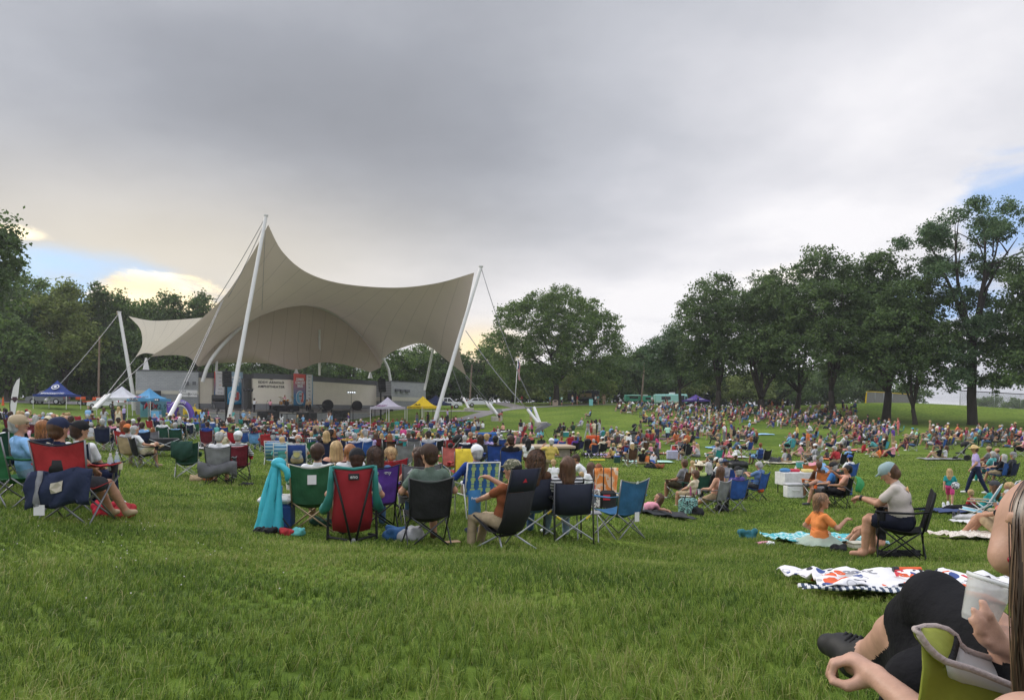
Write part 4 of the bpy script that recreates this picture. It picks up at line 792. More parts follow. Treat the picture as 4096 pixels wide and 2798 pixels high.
p = on(1920, 124); car('parked_car', 'low white car beyond the far lawn near the wooden pole', 'car', p, .05, [(-2.2,.35),(-2.25,.85),(-1.9,1.05),(-1.2,1.4),(.2,1.42),(1.0,1.0),(2.1,.88),(2.25,.6),(2.2,.35)], [[(-1.4,1.02),(-1.05,1.34),(-.35,1.35),(-.35,1.02)],[(-.25,1.02),(-.25,1.35),(.15,1.35),(.7,1.02)]], 1.8, (.6,.6,.62), (-1.35,1.4), .33)
M_org = mat('orange_paint', (.62,.09,.02), rough=.4, var=.05)
t = thing('utility_vehicle', 'orange utility cart with dump bed and black roll cage on the drive', 'utility vehicle', on(357, 103), .06)
MB().rbox((-.85,0,.95),(1.35,1.4,.42),.04).obj('dump_bed', M_org, t); mb = MB(); mb.rbox((1.05,0,.85),(.75,1.3,.55),.12); mb.rbox((.1,0,.5),(2.6,1.1,.22),.05); mb.obj('body', M_org, t)
mb = MB()
for sy in (-.6,.6): mb.tube([(-.15,sy,.6),(-.1,sy,1.95),(.75,sy,1.9),(1.0,sy,1.0)], .035, 8)
for x in (-.1,.75): mb.tube([(x,-.6,1.93),(x,.6,1.93)], .03, 8)
mb.obj('roll_cage', M_blackmetal, t, smooth=True); mb = MB(); mb.rbox((.05,0,.8),(.5,1.15,.16),.05); mb.rbox((-.12,0,1.1),(.14,1.15,.55),.05); mb.obj('seat', M_glossblack, t); MB().tube([(.62+.16*math.cos(a)*.3,-.3+.17*math.sin(a),1.15+.16*math.cos(a)) for a in np.linspace(0, 2*PI, 13)], .02, 6).obj('steering_wheel', M_glossblack, t)
for x in (-.95,1.0):
 for sy in (-1,1): wheel(t, x, sy*.6, .33, .26)
def van_box(name, label, loc, rz, L, W, H, col, parts):
 t = thing(name, label, 'food truck', loc, rz, 'food trucks on the far lawn'); m = mat(name+str(L), col, rough=.35, var=.04)
 mb = MB(); mb.rbox((0,0,.45+(H-.45)/2),(L,W,H-.45),.14); mb.obj('body', m, t)
 for x in (-L*.3, L*.3):
  for sy in (-1,1): wheel(t, x, sy*(W/2-.12), .36)
 for nm, c, d, mm in parts: MB().rbox(c, d, .02).obj(nm, mm, t)
 return t
M_mint = (.33,.62,.56)
van_box('food_truck', 'mint green food truck left of the purple canopy', on(2681, 129), -.05, 5.6, 2.2, 2.05, M_mint, [('serving_window',(-.9,-1.1,1.35),(1.6,.06,.6),M_glass),('door',(2.0,-1.1,1.1),(.6,.06,1.4),M_glass),('window',(2.55,-1.1,1.35),(.3,.06,.6),M_glass),('roof_vent',(.3,0,2.2),(.9,.8,.35),M_white),('stripe',(0,-1.1,.75),(5.4,.05,.12),M_white)])
van_box('food_truck', 'small green and white food trailer left of the tall wooden pole', on(2530, 142), .1, 2.9, 1.9, 1.75, (.08,.33,.24), [('serving_window',(0,-.96,1.2),(1.7,.05,.5),M_glass),('awning',(0,-1.2,1.6),(2.6,.5,.06),M_white)])
van_box('food_truck', 'second green food trailer right of the tall wooden pole', on(2590, 146), -.1, 3.2, 1.9, 1.7, (.06,.30,.20), [('serving_window',(.2,-.96,1.15),(1.3,.05,.5),M_glass),('roof_vent',(-.4,0,1.8),(.9,.8,.3),M_white)])
van_box('food_truck', 'dark food truck with open awning behind the memorial stone', on(2335, 137), -.22, 5.8, 2.2, 2.3, (.025,.027,.035), [('serving_window',(.5,-1.1,1.5),(2.2,.06,.7),mat('window_glow_paint',(.5,.35,.2),var=0)),('awning',(.9,-1.75,2.0),(3.4,1.3,.06),mat('awning_navy',(.04,.05,.1))),('roof_trim',(0,0,2.36),(5.9,2.3,.08),M_white),('counter',(.6,-1.3,1.0),(2.6,.4,.06),M_white)])  # serving window's glow is painted into its base colour; it emits nothing
M_window_glow = MATS['window_glow_paint']
M_wood = mat('weathered_wood', (.20,.15,.11), rough=.95, var=.25, scale=4, stretch=(1,1,.15))
def post(name, label, x0, x1, y1, Y, r, m, cat='pole', group=None):
 p = on(x0, Y); q = at(x1, y1, Y) - p; o = MB().tube([(0,0,-.3), q*.5, q], [r, r*.92, r*.8], 12).obj(name, m, smooth=True, angle=50, loc=p); return tag(o, label, cat, group)
G_P = 'wooden utility poles at the wood edge'
post('utility_pole', 'bare wooden pole behind the orange utility cart', 393, 398, 1344, 107, .16, M_wood, group=G_P)
post('utility_pole', 'short wooden pole right of the big mast, before the dark trees', 1878, 1888, 1457, 126, .16, M_wood, group=G_P)
post('utility_pole', 'tall slanting wooden pole between the oak and the grove', 2564, 2579, 1446, 141, .17, M_wood, group=G_P)
p = on(2058, 118); t = thing('flagpole', 'thin white flagpole with limp striped flag on the far lawn', 'flagpole', p); q = at(2072,1428,118)-p; MB().tube([(0,0,0), q], [.09,.05], 10).obj('pole', M_white, t, smooth=True); MB().ball(q, .12).obj('finial', mat('gold_ball', (.5,.35,.1), metal=.6, rough=.3), t, smooth=True)
MB().lathe([(.3,0),(.3,.12),(0,.14)], 14).obj('base', M_conc, t)
def stripes_mat(name, a, b, n, axis=0, coord='Generated'):
 m = bpy.data.materials.new(name); m.use_nodes = True; nt = m.node_tree; L = nt.links; bb = nt.nodes['Principled BSDF']; bb.inputs['Roughness'].default_value = .85
 tc = nd(nt, 'ShaderNodeTexCoord'); sp = nd(nt, 'ShaderNodeSeparateXYZ'); L.new(tc.outputs[coord], sp.inputs[0]); mu = nd(nt, 'ShaderNodeMath', operation='MULTIPLY'); L.new(sp.outputs[axis], mu.inputs[0]); mu.inputs[1].default_value = n
 fr = nd(nt, 'ShaderNodeMath', operation='FRACT'); L.new(mu.outputs[0], fr.inputs[0]); gt = nd(nt, 'ShaderNodeMath', operation='GREATER_THAN'); L.new(fr.outputs[0], gt.inputs[0]); gt.inputs[1].default_value = .5
 mx = nd(nt, 'ShaderNodeMix', data_type='RGBA'); L.new(gt.outputs[0], mx.inputs[0]); mx.inputs[6].default_value = (*a,1); mx.inputs[7].default_value = (*b,1); L.new(mx.outputs[2], bb.inputs['Base Color']); return m
mb = MB(); mb.grid([[q*.93+V(.05+.32*i/6+.05*math.sin(j*.9), .1*math.sin(i*1.9+j*.4), -j*.3-.05*i) for j in range(11)] for i in range(7)], thick=.01); mb.obj('flag', stripes_mat('flag_stripes', (.5,.03,.05), (.6,.58,.56), 4, 0), t, smooth=True)
MB().grid([[q*.93+V(.05+.32*i/6+.05*math.sin(j*.9), .1*math.sin(i*1.9+j*.4)-.03, -j*.3-.05*i) for j in range(5)] for i in range(4)], thick=.01).obj('canton', mat('flag_blue', (.03,.05,.2)), t, smooth=True)
t = thing('memorial_stone', 'round topped tan memorial stone with plaque under the oak', 'memorial stone', on(2221, 121)); a = [(-.46,0),(.46,0),(.46,.8)]+[(.46*math.cos(k*PI/8), .8+.22*math.sin(k*PI/8)) for k in range(1,8)]+[(-.46,.8)]
MB().prism(a, .35, (0,-.17,0), V(1,0,0), V(0,0,1), V(0,1,0)).obj('stone', mat('tan_stone', (.34,.27,.2), rough=.95, var=.15), t); MB().box((0,-.19,.78),(.45,.04,.25)).obj('plaque', mat('plaque_dark', (.06,.05,.04)), t)
def bin_(label, x, Y, r=.33, h=.85, bag=True, m=None):
 t = thing('trash_can', label, 'trash can', on(x, Y), group='ribbed trash cans on the lawn'); n = 40; mb = MB(); vs = []
 for z in (0, h*.5, h):
  for j in range(n): rr = r*(1.0 if j % 2 else .93)*(.92+.08*z/h); vs.append((rr*math.cos(2*PI*j/n), rr*math.sin(2*PI*j/n), z))
 mb.add(vs, [(i*n+j, i*n+(j+1)%n, (i+1)*n+(j+1)%n, (i+1)*n+j) for i in range(2) for j in range(n)] + [tuple(range(n-1,-1,-1))]); mb.obj('bin', m or mat('bin_grey', (.13,.15,.15), rough=.6), t)
 if bag:
  mb = MB(); rr = random.Random(3); P = []
  for i in range(25): a = 2*PI*i/24; P.append([V(math.cos(a)*k, math.sin(a)*k, z+.02*math.sin(a*5+k*30)) for k, z in ((r*.82,h-.22),(r*.95,h+.03),(r*1.08,h-.04),(r*1.12,h-.2+.06*math.sin(a*3)))])
  mb.grid(P, thick=.006); mb.obj('bin_bag', M_glossblack, t, smooth=True)
 return t
bin_('grey ribbed trash can lined with a black bag behind the blue camp chairs', 2952, 29, .36, .9)
bin_('distant trash can with black bag amid the right hillside crowd', 2529, 62, .42, .95); bin_('upside bare ribbed metal bin by the anchor posts', 1996, 102.5, .4, 1.0, False, M_steel)
t = thing('sandwich_board', 'turquoise sign board standing in front of the dark food truck', 'sign', on(2364, 119)); MB().rbox((0,0,.55),(.65,.06,1.05),.02).obj('board', mat('turquoise_board', (.2,.5,.5)), t); MB().box((0,.2,.4),(.6,.05,.9)).obj('back_leg', M_wood, t)
t = thing('sandwich_board', 'small black chalkboard beside the navy canopy', 'sign', on(1788, 92)); MB().rbox((0,0,.5),(.5,.06,1.0),.02).obj('board', M_glossblack, t); MB().box((0,.2,.4),(.5,.05,.8)).obj('back_leg', M_wood, t)
for x, Y, lab in ((1809,121,'orange traffic cone near the white pickup'),(12,95,'tall orange delineator post at the far left drive')):
 p = on(x, Y); o = MB().lathe([(.22,0),(.22,.05),(.15,.06),(.05,.75 if x > 100 else 1.1),(0,.75 if x > 100 else 1.1)], 14).obj('traffic_cone', M_org, smooth=True, angle=40, loc=p); tag(o, lab, 'traffic cone')
def fence(label, pts, h, m, rail, group):
 P = [on(x, Y) for x, Y in pts]; t = thing('ballpark_fence', label, 'fence', P[0], group=group); mb = MB(); o = P[0]
 for a, b in zip(P, P[1:]):
  a, b = a-o, b-o; mb.grid([[a.lerp(b, i/8)+V(0,0,.05+(h-.05)*j/3) for j in range(4)] for i in range(9)])
 mb.obj('mesh_panel', m, t)
 for a in P: MB().tube([a-o-V(0,0,.3), a-o+V(0,0,h)], .05, 8).obj('post', M_steel, t, smooth=True)
 MB().tube([a-o+V(0,0,h) for a in P], .06, 8).obj('top_rail', rail, t, smooth=True)
def chain_mat():
 m = bpy.data.materials.new('chain_link'); m.use_nodes = True; nt = m.node_tree; L = nt.links; b = nt.nodes['Principled BSDF']; b.inputs['Base Color'].default_value = (.12,.12,.12,1)
 tc = nd(nt, 'ShaderNodeTexCoord'); sp = nd(nt, 'ShaderNodeSeparateXYZ'); L.new(tc.outputs['Object'], sp.inputs[0]); ad = []
 for sg in (1, -1):
  a = nd(nt, 'ShaderNodeMath', operation='MULTIPLY_ADD'); L.new(sp.outputs[2], a.inputs[0]); a.inputs[1].default_value = sg*8; bq = nd(nt, 'ShaderNodeMath', operation='MULTIPLY'); L.new(sp.outputs[0], bq.inputs[0]); bq.inputs[1].default_value = 8; L.new(bq.outputs[0], a.inputs[2])
  f = nd(nt, 'ShaderNodeMath', operation='FRACT'); L.new(a.outputs[0], f.inputs[0]); g = nd(nt, 'ShaderNodeMath', operation='LESS_THAN'); L.new(f.outputs[0], g.inputs[0]); g.inputs[1].default_value = .14; ad.append(g.outputs[0])
 mx = nd(nt, 'ShaderNodeMath', operation='MAXIMUM'); L.new(ad[0], mx.inputs[0]); L.new(ad[1], mx.inputs[1]); L.new(mx.outputs[0], b.inputs['Alpha']); return m
fence('grey windscreened ballpark fence with yellow top rail on the mound', [(3466,112),(3500,113),(3535,114),(3570,115),(3640,116)], 1.75, mat('windscreen', (.22,.21,.2), rough=.9), mat('yellow_rail', (.6,.42,.03)), 'ballpark fences')
fence('open chain link ballpark fence with dark rail at the right edge', [(3840,110),(3978,109),(4083,108),(4200,107)], 2.2, chain_mat(), M_blackmetal, 'ballpark fences')
post('foul_pole', 'bright yellow foul pole left of the windscreened fence', 3462, 3467, 1568, 111, .1, mat('yellow_pole', (.7,.46,.02)), 'foul pole')
p = on(2156, 47); t = thing('concrete_slab', 'low tan concrete platform with overhanging top in the middle of the lawn', 'platform', p, .12)
MB().rbox((0,0,.2),(3.6,2.4,.6),.03).obj('base', mat('slab_block', (.27,.23,.19), rough=.95, var=.2), t); MB().rbox((0,0,.59),(4.2,3.0,.16),.03).obj('top', M_tan, t)
def gear(name, label, cat, loc, rz=0, group=None): return thing(name, label, cat, loc, rz, group)
def fy(x): return 87.5+(x-840)/690*25     # just behind the stage lip
def line_array(label, x, Y, y0, y1):
 p = on(x, Y); t = gear('speaker_tower', label, 'speaker', p, .5, 'hanging speaker towers'); z1 = (HY-y0)/F*Y-p.z; z0 = (HY-y1)/F*Y-p.z
 mb = MB(); mb.tube([(0,0,0),(0,0,z1+.3)], .12, 4); mb.box((0,-.3,z1+.2),(.25,.9,.1)); mb.obj('mast', M_blackmetal, t)
 n = 8; h = (z1-z0)/n
 for k in range(n): MB().rbox((0,-.45-.02*k*k*.3,z1-h*(k+.5)),(1.0,.55,h*.94),.05,R=Matrix.Rotation(-.03*k,3,'X')).obj('speaker_box', M_glossblack, t)
line_array('left black line array hung beside the tall mast', 905, 83, 1484, 1546); line_array('right black line array at the end of the stage', 1523, 104, 1513, 1567)
def sub(label, x, Y, n, z=None):
 p = on(x, Y); t = gear('subwoofer_stack', label, 'speaker', p, .55, 'black subwoofers before the stage')
 for i in range(n):
  b = MB().rbox((-.62+1.24*(i%2),0,.5+.95*(i//2)),(1.2,.8,.92),.03).obj('cabinet', M_glossblack, t); MB().lathe([(0,0),(.38,0),(.33,.05),(0,.03)], 20, 0, Matrix.Translation((-.62+1.24*(i%2),-.41,.5+.95*(i//2))) @ Matrix.Rotation(PI/2,4,'X'), cap=False).obj('grille', M_blackmetal, b)
sub('black subwoofer stack left of the drum riser', 1073, 88, 4); sub('black subwoofer stack below the two singers', 1227, 93, 4); sub('black subwoofer stack right of the dancing couple', 1362, 97, 4)
def stg(x, t=.3):   # point on the stage floor
 i = max(0, min(4, next((k for k in range(5) if fl[k+1][0] > x), 4))); a, b = fl[i], fl[i+1]; w = (x-a[0])/(b[0]-a[0]); f0 = V((a[0]-CX)/F*a[1], a[1], -.12).lerp(V((b[0]-CX)/F*b[1], b[1], -.12), w)
 r0 = V(bk[i].x, bk[i].y, .55).lerp(V(bk[i+1].x, bk[i+1].y, .55), w); Yg = f0.y + (r0.y-f0.y)*t; return V((x-CX)/F*Yg, Yg, -.12+.67*t)
t = gear('drum_riser', 'black skirted drum riser in front of the concert banner', 'riser', stg(1143,.45), .6); MB().rbox((0,0,.35),(3.0,2.2,.7),.02).obj('deck', mat('black_skirt', (.012,.012,.014), rough=.95, bump=.4, bscale=6), t)
q = stg(1143,.45)+V(0,.1,.71); t = gear('drum_kit', 'golden drum kit with cymbals on the riser', 'drum kit', q, .5); M_drum = mat('amber_shell', (.45,.20,.04), rough=.3); M_skin_d = mat('drum_head', (.6,.58,.52)); M_cym = mat('cymbal', (.40,.30,.12), rough=.3, metal=.8)
def drum(nm, c, r, h, R): o = MB().lathe([(r,-h/2),(r,h/2)], 20, 0, Matrix.Translation(c) @ R, cap=False).obj(nm, M_drum, t, smooth=True); MB().lathe([(0,h/2),(r*1.02,h/2),(r*1.02,h/2-.03),(0,h/2-.03)], 20, 0, Matrix.Translation(c) @ R, cap=False).obj('head', M_skin_d if nm != 'bass_drum' else M_glossblack, o)
drum('bass_drum', (0,-.3,.32), .32, .4, Matrix.Rotation(PI/2,4,'X'))
for c, r, h in (((-.25,-.25,.78),.17,.2),((.2,-.25,.78),.18,.22),((-.65,0,.4),.22,.45),((.6,.0,.45),.17,.16)): drum('tom', c, r, h, Matrix.Rotation(.25,4,'X'))
for c in ((-.8,-.2,1.15),(.75,-.2,1.2),(-.55,.1,.95),(.95,.1,1.0)):
 o = MB().lathe([(0,.03),(.06,.03),(.26,0),(.26,-.006),(0,.01)], 18, 0, Matrix.Translation(c) @ Matrix.Rotation(.2,4,'X'), cap=False).obj('cymbal', M_cym, t, smooth=True); MB().tube([(c[0],c[1],0),c], .015, 6).obj('stand', M_steel, o)
def fan(lab, x, t_):
 t = gear('drum_fan', lab, 'fan', stg(x, t_), .5, 'big round black drum fans'); M = Matrix.Translation((0,0,.85)) @ Matrix.Rotation(PI/2,4,'X'); MB().lathe([(.72,-.3),(.78,-.28),(.78,.28),(.72,.3)], 28, 0, M, cap=False).obj('shroud', M_blackmetal, t, smooth=True); mb = MB()
 mb.lathe([(0,.24),(.73,.24),(.73,.22),(0,.22)], 24, 0, M, cap=False)
 for k in range(8): mb.lathe([(.09*k+.02,.31),(.09*k+.035,.31),(.09*k+.035,.3)], 24, 0, M, cap=False)
 for k in range(10): a = 2*PI*k/10; mb.tube([V(0,-.31,.85), V(.74*math.cos(a),-.31,.85+.74*math.sin(a))], .01, 4)
 mb.obj('grille', M_blackmetal, t); mb = MB()
 for k in range(5): a = 2*PI*k/5; mb.box((.36*math.cos(a),0,.85+.36*math.sin(a)),(.6,.08,.22),0,Matrix.Rotation(-a,3,'Y') @ Matrix.Rotation(.5,3,'X'))
 mb.lathe([(0,-.12),(.12,-.12),(.12,.12),(0,.12)], 14, 0, M, cap=False); mb.obj('blades', mat('dark_red', (.06,.012,.012)), t); mb = MB()
 for sx in (-.6,.6): mb.box((sx,0,.1),(.08,.6,.2))
 mb.obj('foot', M_blackmetal, t)
fan('left of the two round fans, behind the keyboard', 1311, .5); fan('right of the two round fans, before the cream wall', 1428, .45)
def light_stand(lab, x, t_, y1, n, lit):
 p = stg(x, t_); Y = p.y; h = (HY-y1)/F*Y - p.z; t = gear('light_stand', lab, 'light stand', p, .5, 'stage light stands'); mb = MB(); mb.tube([(0,0,.5),(0,0,h)], .03, 8)
 for a in (0,2.1,4.2): mb.tube([(0,0,.7),(.5*math.cos(a),.5*math.sin(a),0)], .02, 6)
 mb.obj('stand', M_blackmetal, t); w = .33*n; MB().tube([(-w/2-.1,0,h),(w/2+.1,0,h)], .03, 6).obj('crossbar', M_blackmetal, t)
 for k in range(n):
  x_ = -w/2+.33*(k+.5); o = MB().lathe([(.0,.12),(.13,.12),(.13,-.12),(.1,-.12)], 14, 0, Matrix.Translation((x_,-.05,h-.2)) @ Matrix.Rotation(PI/2-.3,4,'X'), cap=False).obj('lamp', M_blackmetal, t)
  if lit:
   e = bpy.data.materials.get('lamp_lens')
   if not e: e = bpy.data.materials.new('lamp_lens'); e.use_nodes = True; bb = e.node_tree.nodes['Principled BSDF']; bb.inputs['Emission Color'].default_value = (.85,.92,1,1); bb.inputs['Emission Strength'].default_value = 1.6
   MB().lathe([(0,.125),(.12,.125),(.12,.10),(0,.10)], 12, 0, Matrix.Translation((x_,-.05,h-.2)) @ Matrix.Rotation(PI/2,4,'X'), cap=False).obj('lens', e, o)
light_stand('left light stand with four dark par lamps', 992, .35, 1554, 4, False); light_stand('right light stand with lit white lamps before the cream wall', 1405, .5, 1564, 4, True)
t = gear('keyboard', 'black keyboard on crossed stand right of the singers', 'keyboard', stg(1283,.3), .55); MB().rbox((0,0,.95),(1.35,.35,.12),.02).obj('keyboard_case', M_glossblack, t); MB().box((0,-.06,1.015),(1.2,.15,.012)).obj('keys', M_inkw, t); mb = MB(); mb.tube([(-.45,0,0),(.45,0,.9)], .03, 6); mb.tube([(.45,0,0),(-.45,0,.9)], .03, 6); mb.obj('stand', M_blackmetal, t)
def monitor(lab, x, t_): t = gear('stage_monitor', lab, 'speaker', stg(x,t_), .5, 'wedge monitors on the stage lip'); MB().prism([(-.3,0),(.3,0),(.3,.12),(-.1,.42),(-.3,.42)], .6, (-.3,0,0), V(0,-1,0), V(0,0,1), V(1,0,0)).obj('cabinet', M_glossblack, t); MB().box((0,-.12,.28),(.5,.04,.3),0,Matrix.Rotation(.93-PI/2,3,'X')).obj('grille', M_blackmetal, t)
monitor('wedge monitor before the drum riser', 1163, .05); monitor('wedge monitor near the singers', 1245, .08); monitor('wedge monitor at the left guitarist', 1088, .06); monitor('large wedge monitor under the keyboard', 1298, .12)
def mic(lab, x, t_): t = gear('microphone_stand', lab, 'microphone stand', stg(x,t_), .4, 'microphone stands on stage'); MB().tube([(0,0,0),(0,0,1.15),(.12,.1,1.45)], .018, 6).obj('stand', M_blackmetal, t); MB().ball((.13,.1,1.48), .05).obj('microphone', M_blackmetal, t); MB().lathe([(.16,0),(.16,.03),(0,.03)], 14).obj('base', M_blackmetal, t)
mic('microphone stand before the left guitarist', 1066, .15); mic('microphone stand in front of the concert banner', 1211, .2); mic('microphone stand at the drum riser', 1118, .2)
t = gear('equipment_cart', 'road cases and cart with rolled cover at the left stage side', 'equipment cart', stg(873,.3), .5); MB().rbox((0,0,.75),(1.5,.8,.9),.05).obj('case', mat('case_grey', (.06,.06,.065)), t); MB().lathe([(.5,-.7),(.5,.7)], 18, 0, Matrix.Translation((0,.1,1.55)) @ Matrix.Rotation(PI/2,4,'Y')).obj('rolled_cover', M_glossblack, t, smooth=True, angle=40)
mb = MB()
for x in (-.6,.6): mb.tube([(x,-.3,0),(x,-.3,1.1)], .03, 6)
mb.obj('cart_frame', M_steel, t)
t = thing('crowd_rail', 'black stanchion rail along the foot of the stage', 'barrier', (0,0,0)); pr = [on(x, Y) for x, Y in ((868,84.5),(960,86),(1050,88),(1148,91),(1250,95),(1315,97.5),(1412,102),(1500,105.5))]
for a in pr: MB().tube([a, a+V(0,0,1.75)], .05, 8).obj('stanchion', M_blackmetal, t, smooth=True)
MB().tube([a+V(0,0,1.7) for a in pr], .04, 6).obj('belt', M_blackmetal, t)
def ik(a, c, l1, l2, pole):
 v = c-a; d = min(v.length, (l1+l2)*.998); u = v.normalized(); x = (l1*l1-l2*l2+d*d)/(2*d); h = math.sqrt(max(l1*l1-x*x, 0)); p = Vector(pole); p = p - u*p.dot(u); p.normalize()
 return a+u*x+p*h, a+u*d
def rotv(v, ax, a): return Matrix.Rotation(a, 3, ax) @ Vector(v)
def joints(pose, r=None):
 """joint targets for a pose, facing +Y, hips over the origin; r: random jitter"""
 r = r or random.Random(0); j = lambda s: r.uniform(-s, s); J = dict(R=V(1,0,0), look=(j(.45), j(.12)), kp=(0,.4,1)); b, n = pose.rstrip('0123456789'), int(''.join(c for c in pose if c.isdigit()) or 0)
 if b == 'sit':
  ln = math.radians(17+j(7)); J['P'] = V(0,-.10,.47); T = V(j(.06),-math.sin(ln),math.cos(ln)); J['feet'] = [V(-.13+j(.04),.42+j(.08),.07), V(.13+j(.04),.42+j(.08),.07)]; J['hands'] = [V(-.26,.12,.66), V(.26,.12,.66)]
  if n == 0: J['hands'] = [V(-.08+j(.04),.16,.62), V(.08,.18+j(.04),.61)]
  if n == 1: J['feet'][1] = V(-.17,.44,.60); J['kneep'] = [(0,.3,1),(.9,.3,.6)]
  if n == 2: J['feet'] = [V(-.09,.78,.06), V(.06,.84,.09)]
  if n == 3: J['feet'][0] = V(.14,.62,.42); J['kneep'] = [(.3,.2,1),(0,.3,1)]
  if n == 4: T = V(0,.48,.86); J['hands'] = [V(-.06,.42,.58), V(.06,.42,.60)]
  if n == 5: J['hands'][1] = V(.10,.16,1.02)
  if n == 6: J['hands'] = [V(-.06,.26,.86), V(.06,.26,.86)]; J['look'] = (0,-.4)
 elif b == 'gnd':
  J['P'] = V(0,-.05,.12); T = V(j(.08),-.22+j(.12),.96); J['feet'] = [V(-.13,.55,.06), V(.13,.58+j(.06),.06)]; J['hands'] = [V(-.1,.42,.36), V(.1,.42,.36)]
  if n == 1: T = V(0,-.5,.86); J['feet'] = [V(-.12,.84,.07), V(.1,.86,.08)]; J['hands'] = [V(-.3,-.5,.04), V(.3,-.5,.04)]; J['armp'] = (0,-1,.1)
  if n == 2: J['feet'] = [V(.14,.30,.07), V(-.14,.36,.07)]; J['kneep'] = [(-1,.4,.2),(1,.4,.2)]; J['hands'] = [V(-.14,.25,.22), V(.14,.25,.24)]; T = V(0,.1,.98)
  if n == 3: T = V(-.25,-.2,.93); J['feet'] = [V(.3,.5,.06), V(.42,.32,.06)]; J['kneep'] = [(-.2,1,.3),(.2,1,.2)]; J['hands'] = [V(-.4,-.15,.04), V(.15,.3,.2)]
  if n == 4: J['P'] = V(0,-.1,.30); T = V(0,.55,.83); J['feet'] = [V(-.1,-.32,.06), V(.1,-.34,.06)]; J['kneep'] = [(0,1,.2),(0,1,.2)]; J['hands'] = [V(-.2,.55,.2), V(.2,.6,.35)]
 elif b == 'lie':
  J['P'] = V(0,0,.11); T = V(0,-.98,.12); J['feet'] = [V(-.1,.84,.07), V(.1,.86,.07)]; J['hands'] = [V(-.2,-.62,.12), V(.2,-.62,.12)]
  if n == 1: J['feet'] = [V(-.1,.5,.06), V(.12,.66,.5)]
 elif b == 'st':
  J['P'] = V(0,0,.92); T = V(j(.04),j(.05),1); J['feet'] = [V(-.1,.02+j(.04),.07), V(.1,-.02+j(.04),.07)]; J['hands'] = [V(-.26,.04,.80), V(.26,.04,.80)]
  if n == 1: J['hands'] = [V(.08,.22,1.14), V(-.08,.24,1.12)]; J['armp'] = (0,-.3,-1)
  if n == 2: J['feet'] = [V(-.09,.30,.07), V(.09,-.32,.10)]; J['hands'] = [V(-.24,-.18,.86), V(.24,.22,.92)]
  if n == 3: J['hands'] = [V(-.06,.3,1.34), V(.06,.3,1.34)]; J['look'] = (0,-.1)
  if n == 4: J['hands'] = [V(-.22,.18,1.86), V(.18,.2,1.84)]
  if n == 5: T = V(0,.86,.45); J['P'] = V(0,-.12,.90); J['hands'] = [V(-.15,.52,.52), V(.15,.55,.55)]
  if n == 6: J['hands'] = [V(-.18,.42,1.12), V(.18,.40,1.16)]
  if n == 7: J['hands'][1] = V(.22,.36,1.02)
 J['T'] = T.normalized(); return J
